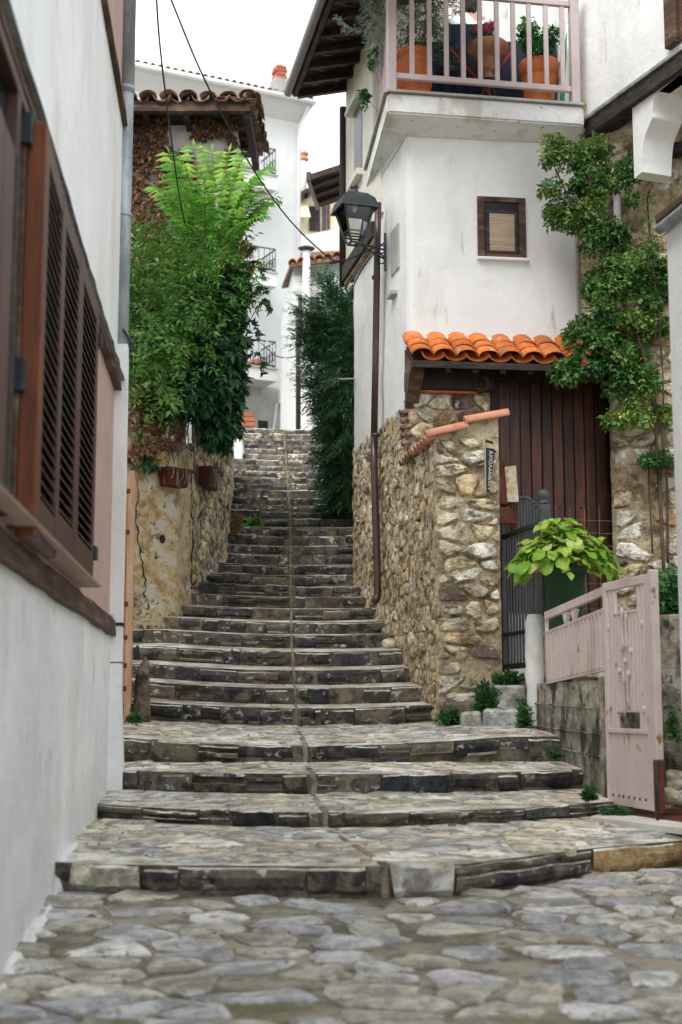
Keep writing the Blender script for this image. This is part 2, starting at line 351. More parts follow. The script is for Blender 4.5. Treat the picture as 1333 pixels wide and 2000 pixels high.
M['flag'] = mat('tread_flagstone', [(.36, (.55, .55, .54)), (.5, (1., 1., 1.)), (.62, (1.4, 1.38, 1.34))], 6., .65, .7, 22., pal=FLAG, stains=[((.17, .15, .11), 4., .54, .66, (1, 1, 1)), ((.22, .195, .15), 12., .56, .64, (.6, 1.6, 1))], bdist=.02, spec=.35)
COB = [(0.461, 0.46, 0.452), (0.508, 0.492, 0.455), (0.408, 0.412, 0.415), (0.54, 0.498, 0.425), (0.619, 0.609, 0.581), (0.461, 0.429, 0.366), (0.341, 0.344, 0.353), (0.529, 0.528, 0.52), (0.433, 0.402, 0.333), (0.41, 0.389, 0.341)]
M['cobble'] = mat('street_cobble', [(.36, (.60, .60, .60)), (.5, (1., 1., 1.)), (.62, (1.35, 1.33, 1.3))], 7., .6, .8, 20., pal=COB, stains=[((.24, .21, .155), 3.5, .57, .66, (1, 1, 1)), ((.27, .25, .21), 16., .58, .64, (1, 1, 1)), ((.56, .55, .53), 9., .60, .68, (.6, 1.5, 1))], bdist=.025, spec=.4)
M['mortar'] = mat('street_mortar', [(.34, (0.156, 0.137, 0.098)), (.48, (0.260, 0.231, 0.176)), (.62, (0.377, 0.345, 0.273))], 4., .85, .8, 30., stains=[((0.182, 0.176, 0.078), 1.8, .54, .66, (1, 1, 1)), ((0.117, 0.104, 0.078), 9., .57, .66, (1, 1, 1))], bdist=.03)
M['stepmortar'] = mat('step_mortar', [(.34, (.085, .074, .054)), (.5, (.16, .138, .10)), (.64, (.26, .23, .175))], 5., .9, .9, 26., stains=[((.05, .045, .035), 7., .54, .64, (1, 1, 1))], bdist=.04)
M['strip'] = mat('mortar_strip', [(.36, (0.196, 0.161, 0.115)), (.64, (0.333, 0.281, 0.207))], 7., .9, .7, 26., stains=[((0.115, 0.098, 0.069), 6., .52, .62, (1, 1, 1))])
PIER = [(0.619, 0.540, 0.395), (0.699, 0.672, 0.593), (0.593, 0.455, 0.276), (0.567, 0.487, 0.355), (0.751, 0.725, 0.646), (0.619, 0.567, 0.455), (0.211, 0.151, 0.138), (0.659, 0.540, 0.355), (0.514, 0.442, 0.323), (0.725, 0.685, 0.593), (0.553, 0.355, 0.198), (0.633, 0.567, 0.435), (0.685, 0.606, 0.448)]
PM = [(.34, (.42, .39, .34)), (.46, (.85, .83, .8)), (.54, (1.05, 1.05, 1.03)), (.64, (1.45, 1.45, 1.42))]
M['pierstone'] = mat('rubble_stone', PM, 8., .85, 1., 18., pal=PIER, stains=[((.19, .145, .09), 7., .56, .64, (1, 1, 1.8)), ((.62, .60, .54), 12., .60, .66, (1, 1, 1))], bdist=.045)
SIDE = [(0.618, 0.511, 0.338), (0.661, 0.561, 0.389), (0.575, 0.467, 0.302), (0.719, 0.646, 0.504), (0.546, 0.446, 0.294), (0.646, 0.504, 0.287), (0.475, 0.389, 0.266), (0.747, 0.690, 0.575)]
M['sidestone'] = mat('rendered_rubble', PM, 11., .95, 1., 22., pal=SIDE, stains=[((.17, .125, .08), 9., .55, .61, (1, 1, .8)), ((.58, .54, .45), 13., .58, .64, (1, 1, 1))], bdist=.05)
M['piermortar'] = mat('sandy_mortar', [(.34, (0.262, 0.193, 0.117)), (.48, (0.455, 0.366, 0.228)), (.62, (0.635, 0.531, 0.359))], 8., .95, 1., 26., stains=[((0.179, 0.138, 0.090), 5., .56, .66, (1, 1, 1))], bdist=.04)
M['sidewall'] = mat('rough_rendered_wall', [(.34, (0.187, 0.137, 0.086)), (.46, (0.489, 0.389, 0.245)), (.55, (0.646, 0.539, 0.359)), (.66, (0.834, 0.762, 0.632))], 11., .95, 1., 20., stains=[((0.144, 0.108, 0.071), 13., .55, .60, (1, 1, .7)), ((0.661, 0.402, 0.144), 2.5, .58, .72, (1, 1, 1))], bdist=.06)
M['yellow'] = mat('flaking_yellow_render', [(.34, (.36, .25, .12)), (.44, (.58, .42, .19)), (.52, (.63, .51, .30)), (.62, (.67, .60, .47))], 6., .95, 1., 24., stains=[((.66, .62, .54), 7., .53, .60, (1, 1, 1.5)), ((.56, .34, .10), 5., .58, .66, (1, 1, 1.6)), ((.12, .09, .06), 14., .61, .65, (1, 1, 1))], bdist=.045)
M['greywall'] = mat('grey_brown_render', [(.34, (0.115, 0.090, 0.060)), (.46, (0.322, 0.259, 0.172)), (.55, (0.471, 0.402, 0.293)), (.66, (0.621, 0.575, 0.483))], 12., .95, 1., 22., stains=[((0.081, 0.063, 0.046), 13., .55, .60, (1, 1, .6)), ((0.230, 0.063, 0.069), 1.4, .62, .70, (1, 1, .25))], bdist=.055)
M['concrete'] = mat('stained_concrete', [(.34, (.17, .15, .115)), (.5, (.30, .275, .22)), (.64, (.44, .415, .35))], 5., .9, .8, 25., stains=[((.055, .050, .040), 3.2, .50, .60, (1.5, 1.5, .6)), ((.12, .115, .05), 2., .56, .68, (1, 1, 1)), ((.05, .045, .035), 12., .57, .63, (1, 1, .7))], bdist=.03)
M['cement'] = mat('grey_cement', [(.3, (.33, .33, .30)), (.7, (.45, .45, .42))], 2., .9, .3, 12., stains=[((.25, .24, .21), 1.2, .5, .7, (1, 1, .4))])
M['pinkmetal'] = mat('pale_pink_metal', [(.3, (.56, .465, .435)), (.7, (.63, .535, .505))], 4., .5, .15, 40., spec=.4, stains=[((.45, .36, .32), 3., .52, .68, (1, 1, .4)), ((.28, .13, .07), 12., .63, .68, (1, 1, .6))])
M['rustmetal'] = mat('rusty_pink_metal', [(.3, (.20, .075, .035)), (.5, (.42, .26, .2)), (.7, (.55, .40, .37))], 7., .7, .3, 40.)
M['railpaint'] = mat('mauve_rail_paint', [(.3, (.42, .35, .345)), (.7, (.50, .425, .415))], 3., .5, .1, 30., spec=.4)
M['marble'] = mat('pale_marble', [(.36, (.58, .55, .48)), (.64, (.74, .72, .66))], 3., .5, .2, 20.)
M['rust'] = mat('rusty_box', [(.3, (.085, .028, .018)), (.7, (.16, .055, .035))], 6., .8, .4, 30.)
M['rustwhite'] = mat('rust_stained_enamel', [(.3, (.58, .56, .48)), (.55, (.5, .42, .28)), (.7, (.36, .17, .05))], 14., .6, .3, 30.)
M['cable'] = mat('black_cable', [(.3, (.016, .015, .02)), (.7, (.026, .024, .032))], 4., .6, 0)
M['wire'] = mat('pale_wire', [(.3, (.30, .29, .25)), (.7, (.40, .39, .34))], 4., .6, 0)
M['bark'] = mat('bark', [(.3, (.05, .036, .024)), (.7, (.12, .09, .06))], 9., .9, .6, 30., stretch=(3, 3, .6))
M['twig'] = mat('green_twig', [(.3, (.10, .11, .035)), (.7, (.16, .15, .06))], 9., .8, .2, 30.)
M['soil'] = mat('soil', [(.3, (.02, .014, .01)), (.7, (.05, .036, .025))], 12., .95, .6, 40.)
M['hill'] = mat('dry_earth', [(.3, (.10, .085, .055)), (.7, (.16, .13, .085))], 1., .95, .3, 10.)
M['blind'] = mat('straw_blind', [(.3, (.26, .17, .10)), (.7, (.42, .29, .19))], 3., .7, .3, 10., stretch=(1, 1, 30), coat=.9)
M['cloth'] = mat('navy_cloth', [(.3, (.006, .010, .022)), (.7, (.012, .018, .038))], 4., .85, .2, 30.)
M['red'] = mat('red_paint', [(.3, (.42, .02, .03)), (.7, (.5, .03, .04))], 4., .4, 0)
M['greenpot'] = mat('green_pot', [(.3, (.012, .048, .026)), (.7, (.020, .070, .036))], 4., .55, .1, 30., spec=.3)
M['lgreen'] = mat('parasol_green', [(.3, (.02, .24, .13)), (.7, (.03, .28, .16))], 4., .8, 0)
M['skin'] = mat('skin', [(.3, (.40, .23, .16)), (.7, (.46, .27, .19))], 6., .55, 0)
M['hair'] = mat('dark_hair', [(.3, (.012, .008, .006)), (.7, (.03, .02, .015))], 30., .5, .5, 60.)
M['shirt'] = mat('white_shirt', [(.3, (.68, .66, .70)), (.7, (.76, .74, .77))], 5., .85, .2, 20.)
M['sign'] = mat('black_sign', [(.3, (.008, .007, .010)), (.7, (.016, .014, .02))], 5., .35, .1, 30.)
M['roofgrey'] = mat('far_roof_tile', [(.3, (.14, .09, .07)), (.7, (.24, .16, .12))], 6., .9, .2, 20.)
M['awning'] = mat('yellow_awning', [(.3, (.66, .60, .36)), (.7, (.72, .66, .42))], 2., .8, 0)
M['brick'] = mat('red_brick', [(.3, (.34, .10, .06)), (.7, (.46, .16, .09))], 10., .9, .3, 40., var=.15)
M['crate'] = mat('brown_crate_wood', [(.3, (.16, .06, .03)), (.7, (.28, .11, .055))], 5., .8, .2, 20., var=.2)
# ---- glass for the lantern: clear panes
def glassy():
    m, n, b = new_mat('lantern_glass')
    t = n.nodes.new('ShaderNodeBsdfTransparent'); g = n.nodes.new('ShaderNodeBsdfGlossy'); g.inputs['Roughness'].default_value = .05
    fz = n.nodes.new('ShaderNodeFresnel'); fz.inputs['IOR'].default_value = 1.45; s = n.nodes.new('ShaderNodeMixShader')
    t.inputs['Color'].default_value = (.9, .92, .92, 1)
    n.links.new(fz.outputs[0], s.inputs[0]); n.links.new(t.outputs[0], s.inputs[1]); n.links.new(g.outputs[0], s.inputs[2])
    n.links.new(s.outputs[0], n.nodes['Material Output'].inputs['Surface']); return m
M['lampglass'] = glassy()
M['l_ail'] = leafmat('tree_of_heaven_leaf', [(0, (0.052, 0.184, 0.025)), (.5, (0.098, 0.299, 0.034)), (.85, (0.196, 0.437, 0.052)), (1, (0.310, 0.494, 0.081))], .35)
M['l_bush'] = leafmat('shrub_leaf', [(0, (0.038, 0.118, 0.025)), (.5, (0.084, 0.218, 0.041)), (.9, (0.178, 0.343, 0.070)), (1, (0.273, 0.437, 0.104))], .28)
M['l_creep'] = leafmat('creeper_leaf', [(0, (0.012, 0.052, 0.023)), (.5, (0.025, 0.098, 0.037)), (.9, (0.052, 0.161, 0.058)), (.96, (0.104, 0.207, 0.069)), (1, (0.300, 0.115, 0.035))], .22)
M['l_dry'] = leafmat('dry_ivy_leaf', [(0, (.05, .028, .017)), (.3, (.12, .060, .03)), (.6, (.25, .125, .06)), (.85, (.38, .23, .13)), (.93, (.02, .07, .03)), (1, (.03, .10, .04))], .12, .7)
M['l_cyp'] = leafmat('conifer_leaf', [(0, (.012, .052, .022)), (.5, (.026, .095, .034)), (.85, (.055, .16, .05)), (1, (.10, .24, .075))], .15, .6)
M['l_rose'] = leafmat('climbing_rose_leaf', [(0, (0.030, 0.101, 0.030)), (.45, (0.074, 0.189, 0.047)), (.8, (0.176, 0.311, 0.068)), (.93, (0.297, 0.405, 0.081)), (.97, (0.743, 0.513, 0.041)), (1, (0.189, 0.081, 0.041))], .28)
M['l_lime'] = leafmat('lime_leaf', [(0, (.20, .40, .035)), (.5, (.32, .52, .06)), (.85, (.48, .62, .12)), (1, (.60, .66, .25))], .38, .35)
M['l_fern'] = leafmat('fern_leaf', [(0, (0.017, 0.070, 0.021)), (.6, (0.042, 0.140, 0.035)), (1, (0.084, 0.238, 0.049))], .2)
M['l_willow'] = leafmat('narrow_leaf', [(0, (.06, .11, .045)), (.6, (.13, .20, .075)), (1, (.24, .29, .13))], .3)
M['l_silver'] = leafmat('silver_leaf', [(0, (.26, .33, .26)), (.6, (.40, .48, .40)), (1, (.55, .62, .54))], .25)
M['l_pot'] = leafmat('pot_plant_leaf', [(0, (.02, .10, .025)), (.6, (.05, .20, .04)), (1, (.12, .32, .07))], .3)
M['petal'] = leafmat('pink_petal', [(0, (.50, .05, .16)), (1, (.72, .16, .30))], .3)
M['rose'] = leafmat('rose_petal', [(0, (.38, .06, .03)), (1, (.52, .16, .08))], .2)
# ================================================================= plan of the place
LH = Fr((-1.575, 9.7), (.0815, -1), (1, 0))            # left house, s runs towards the camera
c0 = P(796, 520, 12.4)
RS = Fr((c0.x, 12.4), (-.195, 1), (-1, 0))             # right house, wall along the steps, s runs uphill
RF = Fr((c0.x, 12.4), (1, .127), (0, -1))              # right house, wall that faces down the alley
# ---------------------------------------------------------------- steps
STEPS = [dict(d=6.55, yb=1755, yt=1690), dict(d=8.2, yb=1612, yt=1585), dict(d=9.2, yb=1550, yt=1510), dict(d=10., yb=1490, yt=1455),
         dict(d=11.6, yb=1418, yt=1382), dict(d=12.0, yb=1375, yt=1343), dict(d=12.35, yb=1336, yt=1308), dict(d=12.7, yb=1301, yt=1272), dict(d=13.05, yb=1266, yt=1240)]
for s in STEPS: s['zb'] = s['d'] * te(s['yb']); s['zt'] = s['d'] * te(s['yt'])
STEPS[1]['zb'] -= .01
N_UP = 27
for k in range(1, N_UP):
    d = 13.05 + k * .363 + U(-.03, .03); z = STEPS[8]['zt'] + (d - 13.05) * .4
    STEPS.append(dict(d=d, zb=z - U(.112, .13), zt=z))
CURVE = [None, .75, .55, .30] + [.10] * 40
R0 = [(-4, 7.1), (-1.6, 6.85), (-1.2, 6.68), (-.8, 6.6), (.1, 6.55), (.53, 6.62), (1.29, 7.42), (1.9, 7.88), (3, 8.4), (6, 9)]
def lerp_tab(tab, x):
    for (a, b), (c, d) in zip(tab, tab[1:]):
        if x <= c: return b + (d - b) * max(0, (x - a)) / (c - a)
    return tab[-1][1]
def front(i, x):
    if i == 0: return lerp_tab(R0, x)
    return STEPS[i]['d'] + CURVE[i] * (max(-1.9, min(1.9, x)) / 1.5) ** 2
def sag(i, x): return 0 if i < 3 else .03 * min(abs(x + .25), 1.4) ** 2
def street_z(x, y): return STEPS[0]['zb'] + .075 * (min(y, 6.6) - 6.55) + .012 * noise.noise((x * .9, y * .9, 0))
def tread_z(i, x, y):
    a = front(i, x); s = STEPS[i]
    if i + 1 < len(STEPS): b = front(i + 1, x); zb = STEPS[i + 1]['zb']
    else: b = a + 4; zb = s['zt'] + .1
    k = max(0, min(1, (y - a) / (b - a)))
    return s['zt'] + (zb - s['zt']) * k + sag(i, x) + .006 * noise.noise((x * 2, y * 2, i))
# far-reaching ground: a hillside sheet that lies under everything
g = MB(); ys = [-60, -20, 0, 3, 6, 9, 11, 13, 16, 20, 23, 26, 40, 70, 140, 400]; xs = [-400, -120, -40, -15, -6, -3, 0, 3, 6, 15, 40, 120, 400]
def hill_z(y):
    if y < 6.5: return STEPS[0]['zb'] - .35 + .075 * (y - 6.55)
    if y < 11.6: return STEPS[0]['zb'] - .35 + (y - 6.5) * .14
    if y < 23: return STEPS[4]['zb'] - .5 + (y - 11.6) * .39
    return STEPS[4]['zb'] - .5 + 11.4 * .39 + (y - 23) * .02
g.add([(x, y, hill_z(y)) for y in ys for x in xs], [(j * 13 + i, j * 13 + i + 1, (j + 1) * 13 + i + 1, (j + 1) * 13 + i) for j in range(len(ys) - 1) for i in range(12)])
struct(g.build('ground', M['hill']), 'dry earth of the hillside under the houses', 'ground')
# street with single cobbles in mortar
g = MB(); nx, ny = 60, 110; x0, x1, y0, y1 = -3., 4.2, -3., 9.
g.add([(x0 + (x1 - x0) * i / nx, y0 + (y1 - y0) * j / ny, street_z(x0 + (x1 - x0) * i / nx, y0 + (y1 - y0) * j / ny)) for j in range(ny + 1) for i in range(nx + 1)],
      [(j * (nx + 1) + i, j * (nx + 1) + i + 1, (j + 1) * (nx + 1) + i + 1, (j + 1) * (nx + 1) + i) for j in range(ny) for i in range(nx)])
street = struct(g.build('street', M['mortar'], smooth=True), 'cobbled street of grey stones in mortar below the first step', 'street')
gf = lambda s, t, h: Vector((s, h, street_z(s, h) + t))
seam = [(P(768, 1775, 6.45)), (P(800, 1880, 5.5)), (P(840, 2010, 4.7))]
def off_seam(x, y):
    X = lerp_tab([(p.y, p.x) for p in reversed(seam)], y)
    return abs(x - X) > .05 and y < front(0, x) - .03
lay_stones(cells(-1.7, 2.6, 4.35, 7.6, .29, .185, .44), gf, M['cobble'], street, 'cobble', .024, .018, skip=.07, n=9, deep=.04, jit=.09, dome=.1, test=off_seam)
lay_stones(cells(-1.6, 2.4, 2.6, 4.3, .27, .2, .36), gf, M['cobble'], street, 'cobble', .022, .010, skip=.1, n=8, deep=.04, jit=.07, dome=.25)
# steps
stairs = rootstruct('stone_stairs', (0, 6.5, STEPS[0]['zb']), 'worn stone steps climbing the alley between the houses', 'stairs')
STRIP = [(6.5, .205), (8.2, -.09), (9.2, -.18), (10, -.25), (11.6, -.36), (13, -.45), (17.5, -.63), (23, -.95)]
def block(x0, x1, i, zb, zt, prot):
    """an uneven edge stone of step i: front face, worn nose and a piece of top"""
    st = 8; V = []; dep = U(.10, .2); lo = U(0, .012); hi = U(-.012, .006)
    prof = [(dep, lo), (prot * .2, lo), (-prot * U(.4, 1), .25), (-prot * U(.8, 1.3), .6), (-prot * U(.5, 1), .88), (prot * .7 + .006, 1.), (dep, 1.)]
    ends = (U(-.006, .006), U(-.006, .006)); shl, shr = U(-.028, .028), U(-.028, .028); hgt = zt - zb
    for a in range(st):
        k = a / (st - 1); x = x0 + (x1 - x0) * k; e = 1 if 0 < a < st - 1 else .8
        w = noise.noise((x * 7, i * 3.3, 1)); w2 = noise.noise((x * 9, i * 3.3, 7))
        for (t, q) in prof:
            z = zb + (zt - zb + hi) * q * (1 if q > .5 or q < .1 else 1 + .2 * w) + (lo if q < .1 else 0)
            z += ends[0] * k if q > .8 else 0
            tt = t * e + (.020 * w if q < .9 else .006 * w) + ((.016 * w2 + .012 * noise.noise((x * 23, z * 30, i))) if .2 < q < .95 else 0)
            if q > .8: z += .008 * w2 + .006 * noise.noise((x * 17, i, 3))
            V.append(Vector((x + (shl + (shr - shl) * k) * (q - .5) * min(1, hgt / .1) + (0 if t == dep else .008 * w2 * (1 if 0 < a < st - 1 else 0)), front(i, x) + tt, z + sag(i, x))))
    m = len(prof); f = [(a * m + b, a * m + b + 1, (a + 1) * m + b + 1, (a + 1) * m + b) for a in range(st - 1) for b in range(m - 1)]
    f += [tuple(range(m)), tuple((st - 1) * m + b for b in range(m))]
    return V, f
for i, s in enumerate(STEPS):
    xl, xr = (-2.3, 4.) if i == 0 else ((-2.2, 2.05) if i < 4 else (-2.2, 1.0))
    if i == 3: xr = 1.75
    # mortar core of the step with its tread
    n = 44; V = []; f = []
    for a in range(n + 1):
        x = xl + (xr - xl) * a / n; fy = front(i, x) + .006
        by = (front(i + 1, x) if i + 1 < len(STEPS) else fy + 4.5) + .12
        V += [Vector((x, fy, s['zb'] - .12 + sag(i, x))), Vector((x, fy, s['zt'] - .006 + sag(i, x)))]
        for k in (.12, .3, .5, .7, .88): y = fy + (by - fy) * k; V.append(Vector((x, y, tread_z(i, x, y) - .002)))
        V += [Vector((x, by, tread_z(i, x, by - .12) - .002)), Vector((x, by, s['zb'] - .3))]
    m = 9
    for a in range(n):
        for b in range(m - 1): f.append((a * m + b, a * m + b + 1, (a + 1) * m + b + 1, (a + 1) * m + b))
        f.append((a * m, (a + 1) * m, (a + 1) * m + m - 1, a * m + m - 1))
    f += [tuple(range(m)), tuple(n * m + b for b in range(m))]
    mb = MB().add(V, f)
    me_core = mb.build('step', M['stepmortar'] if i else M['stepmortar'], stairs)
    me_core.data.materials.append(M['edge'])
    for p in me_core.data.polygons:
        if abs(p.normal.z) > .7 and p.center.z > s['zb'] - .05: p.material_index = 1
    core = me_core
    # edge stones
    if i == 0: cuts = [P(px, 1700, 6.6).x for px in (128, 275, 352, 598, 720)] + [P(px, 1700, 6.6).x for px in (752, 890)] + [P(1155, 1660, 7.4).x, P(1345, 1640, 7.85).x, 2.7, 3.4]
    else:
        x = (-1.62 if i < 4 else -2.0 if i < 9 else -1.55) ; cuts = [x]; xe = xr - .02
        lm = U(.24, .4) if i < 9 else .3
        while x < xe - .12:
            x += U(.13, .46) if i < 9 else U(.12, .42)
            cuts.append(min(x, xe))
    sx = lerp_tab(STRIP, s['d'])
    for ci, (a, b) in enumerate(zip(cuts, cuts[1:])):
        gap = U(.002, .012)
        lo, hi = a + gap, b - gap
        if lo < sx < hi: pieces = [(lo, sx - .035), (sx + .035, hi)]
        elif abs(lo - sx) < .035: pieces = [(sx + .035, hi)]
        elif abs(hi - sx) < .035: pieces = [(lo, sx - .035)]
        else: pieces = [(lo, hi)]
        for lo, hi in pieces:
            if hi - lo < .05: continue
            if i and random.random() < .04: continue
            prot = U(.002, .045); zt = s['zt'] + U(-.018, .008); zb = s['zb'] + U(-.03, .03)
            if i == 0 and lo < P(600, 1700, 6.6).x < hi: prot = .01
            lay = [(zb, zt)]
            if random.random() < .16 and i < 14: c_ = zb + (zt - zb) * U(.35, .65); lay = [(zb, c_ - .004), (c_ + .004, zt)]
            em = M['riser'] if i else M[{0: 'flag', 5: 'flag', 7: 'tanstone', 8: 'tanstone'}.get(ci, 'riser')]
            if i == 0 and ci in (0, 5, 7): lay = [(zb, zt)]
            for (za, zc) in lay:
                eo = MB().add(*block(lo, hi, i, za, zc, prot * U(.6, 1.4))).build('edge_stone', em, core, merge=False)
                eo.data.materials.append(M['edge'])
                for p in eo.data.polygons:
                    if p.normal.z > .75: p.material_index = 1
    # mortar strip over the old pipe run
    q = MB(); y_ = front(i, sx)
    w_ = .019 if i < 4 else .011
    nx_ = lerp_tab(STRIP, STEPS[i + 1]['d']) if i + 1 < len(STEPS) else sx
    yb_ = front(i + 1, nx_) if i + 1 < len(STEPS) else y_ + .4
    V = []
    jx = U(-.012, .012); path = [(sx + jx, y_ - .004, s['zb'] - .03), (sx - jx, y_ - .010, s['zb'] + .5 * (s['zt'] - s['zb'])), (sx, y_ + .0, s['zt'] - .010), (sx, y_ + .03, s['zt'] + .004)]
    for k in (.3, .6, .9, 1.02):
        y = y_ + (yb_ - y_) * k; xx = sx + (nx_ - sx) * k; path.append((xx + U(-.006, .006), y, tread_z(i, xx, y) + .006))
    for (x, y, z) in path:
        ww = w_ * U(.8, 1.25); up = z + (sag(i, x) if y < y_ + .04 else 0)
        V += [Vector((x - ww * 1.3, y + .02, up - .012)), Vector((x - ww * .7, y, up)), Vector((x + ww * .7, y, up)), Vector((x + ww * 1.3, y + .02, up - .012))]
    q.add(V, [(a * 4 + b, a * 4 + b + 1, a * 4 + 5 + b, a * 4 + 4 + b) for a in range(len(path) - 1) for b in range(3)])
    q.build('mortar_strip', M['strip'], core, smooth=True)
    # flagstones on the treads one can see
    if i < 4:
        ymin = s['d'] + .1; ymax = STEPS[i + 1]['d'] + .8
        fn = lambda a, t, h, i=i: Vector((a, h, tread_z(i, a, h) + t))
        xr_ = {0: 2.6, 1: 1.6, 2: 1.5, 3: 1.5}[i]
        okf = lambda a, h, i=i: front(i, a) + .16 < h < front(i + 1, a) - .04 and abs(a - lerp_tab(STRIP, h)) > .06
        lay_stones(cells(-1.6, xr_, ymin, ymax, .34, .2, .36), fn, M['flag'], core, 'flagstone', .018, .007, skip=.08, n=9, deep=.03, dome=.2, jit=.07, test=okf)
# ================================================================= left house
lh = thing('white_house', 'white plastered house with pink window band and brown shutters at the left edge', 'house', LH(0, -1, -1.2))
hs = .5525; hs = LH.hit(215, 1215, .05)[1]; hu = LH.hit(231, 712, .06)[1]; he = LH.hit(245, 204, .05)[1]
def wallbox(name, h0, h1, t, m):
    return MB().box(LH, 0, 13, -4, t, h0, h1).build(name, m, lh)
wallbox('lower_wall', -3, hs - .05, .012, M['plaster_dirty']); wallbox('window_band', hs - .05, hu + .02, 0, M['pink_wall'])
wallbox('upper_wall', hu + .02, he, .012, M['plaster']); wallbox('top_band', he, 8.5, 0, M['pink_wall'])
def trimboard(h0, h1, t1, s1=13, m='trim', name='trim_board', s0=-.02):
    b = MB(); n = 60; V = []
    for k in range(n + 1):
        s = s0 + (s1 - s0) * k / n; a = .012 * noise.noise((s * 3, h0, 0)); c = .010 * noise.noise((s * 4, h0, 5))
        V += [LH(s, -.02, h0 + a), LH(s, t1 + c, h0 + a), LH(s, t1 * .8 + c, h1 + c), LH(s, -.02, h1 + c)]
    f = [(k * 4 + q, k * 4 + (q + 1) % 4, k * 4 + 4 + (q + 1) % 4, k * 4 + 4 + q) for k in range(n) for q in range(4)] + [(0, 1, 2, 3), tuple(n * 4 + q for q in range(4))]
    return b.add(V, f).build(name, M[m], lh)
trimboard(hs - .06, hs + .05, .05); trimboard(hu - .06, hu + .01, .05); trimboard(hu + .012, hu + .04, .07, m='galv', name='flashing')
trimboard(he - .03, he + .05, .05)
MB().box(LH, 0, 13, -.02, .028, hs + .051, hs + .075).build('ledge', M['pink_wall'], lh)
# corner pipe: galvanised above, boxed in white below
zj = LH.hit(245, 735)[1]
pp = MB().tube([LH(-.05, .025, zj - .02), LH(-.05, .025, zj + 1.9)], .058, 14).build('drainpipe', M['galv'], lh, True)
MB().tube([LH(-.05, .025, zj + 1.88), LH(-.05, .025, 9)], .062, 14).build('drainpipe', M['galv'], lh, True)
for z in (zj + .95, zj + 1.9, zj + 3.1): MB().tube([LH(-.05, .025, z), LH(-.05, .025, z + .025)], .066, 14).build('pipe_clamp', M['galv'], pp, True)
bx = MB(); V = []
for z, o in ((-1.6, .03), (-.35, .025), (.1, .004), (.6, 0), (1.4, .002), (zj, 0)):
    V += [LH(-.10, -.06, z), LH(-.10 - o * .3, .085 + o, z), LH(.045 + o, .085 + o, z), LH(.045 + o, -.06, z)]
bx.add(V, [(k * 4 + q, k * 4 + (q + 1) % 4, k * 4 + 4 + (q + 1) % 4, k * 4 + 4 + q) for k in range(5) for q in range(4)] + [(0, 1, 2, 3), (20, 21, 22, 23)])
bx.build('pipe_casing', M['plaster'], lh)
for z in (hs + .01, hs - .24): MB().box(LH, -.106, .052, -.05, .093, z, z + (.022 if z > hs else .006)).build('casing_band', M['black'], lh)
MB().tube(spline([LH(.06, .05, zj + .1), LH(-.02, .10, zj + .03), LH(-.08, .11, zj + .0), LH(-.12, .04, zj - .05)], 5), .011, 6).build('hook', M['iron'], lh, True)
# window with louvred leaves
sA = LH.hit(189, 900, .10)[0]; sB = LH.hit(153, 900, .10)[0]; sC = LH.hit(115, 900, .10)[0]
hb, ht = hs + .095, hu - .13
def leaf_shutter(fr, s0, s1, t, h0, h1, nsl=26, label=None, mid=True):
    b = MB(); st = .085; tk = .045
    for a, c in ((s0, s0 + st), (s1 - st, s1)): b.bbox(fr, a, c, t, t + tk, h0, h1, .005)
    for a, c in ((h0, h0 + .16), (h1 - .10, h1)): b.bbox(fr, s0 + st, s1 - st, t + .003, t + tk - .003, a, c, .004)
    o = b.build('shutter', M['shutter'], lh)
    a, c = h0 + .17, h1 - .11
    for k in range(nsl):
        z = a + (c - a) * (k + .5) / nsl; q = MB()
        q.hexa([fr(s0 + st - .005, t + .006, z + .022), fr(s1 - st + .005, t + .006, z + .022), fr(s1 - st + .005, t + tk - .004, z - .022), fr(s0 + st - .005, t + tk - .004, z - .022),
                fr(s0 + st - .005, t + .006, z + .030), fr(s1 - st + .005, t + .006, z + .030), fr(s1 - st + .005, t + tk - .004, z - .014), fr(s0 + st - .005, t + tk - .004, z - .014)])
        q.build('slat', M['slat'], o)
    return o
# the opening: dark glass, frame, casing
MB().box(LH, sA + .02, sC + 2.6, .001, .006, hb, ht).build('window_glass', M['glass'], lh)
fb = MB()
for a in (sA, sC + .02, sC + .95, sC + 1.9): fb.bbox(LH, a, a + .07, .004, .05, hb, ht, .004)
fb.bbox(LH, sA, sC + 2.6, .004, .05, ht, ht + .05, .004); fb.build('window_frame', M['shutter'], lh)
MB().bbox(LH, sA - .05, sC + 2.6, .02, .14, hs + .078, hb - .004, .006).build('window_sill', M['pink_wall'], lh)
leaf_shutter(LH, sA, sB - .006, .052, hb, ht); leaf_shutter(LH, sB + .006, sC, .052, hb, ht)
for z in (hb + .16, ht - .18):
    MB().bbox(LH, sA - .055, sA + .035, .05, .115, z - .035, z + .035, .005).build('hinge', M['black'], lh)
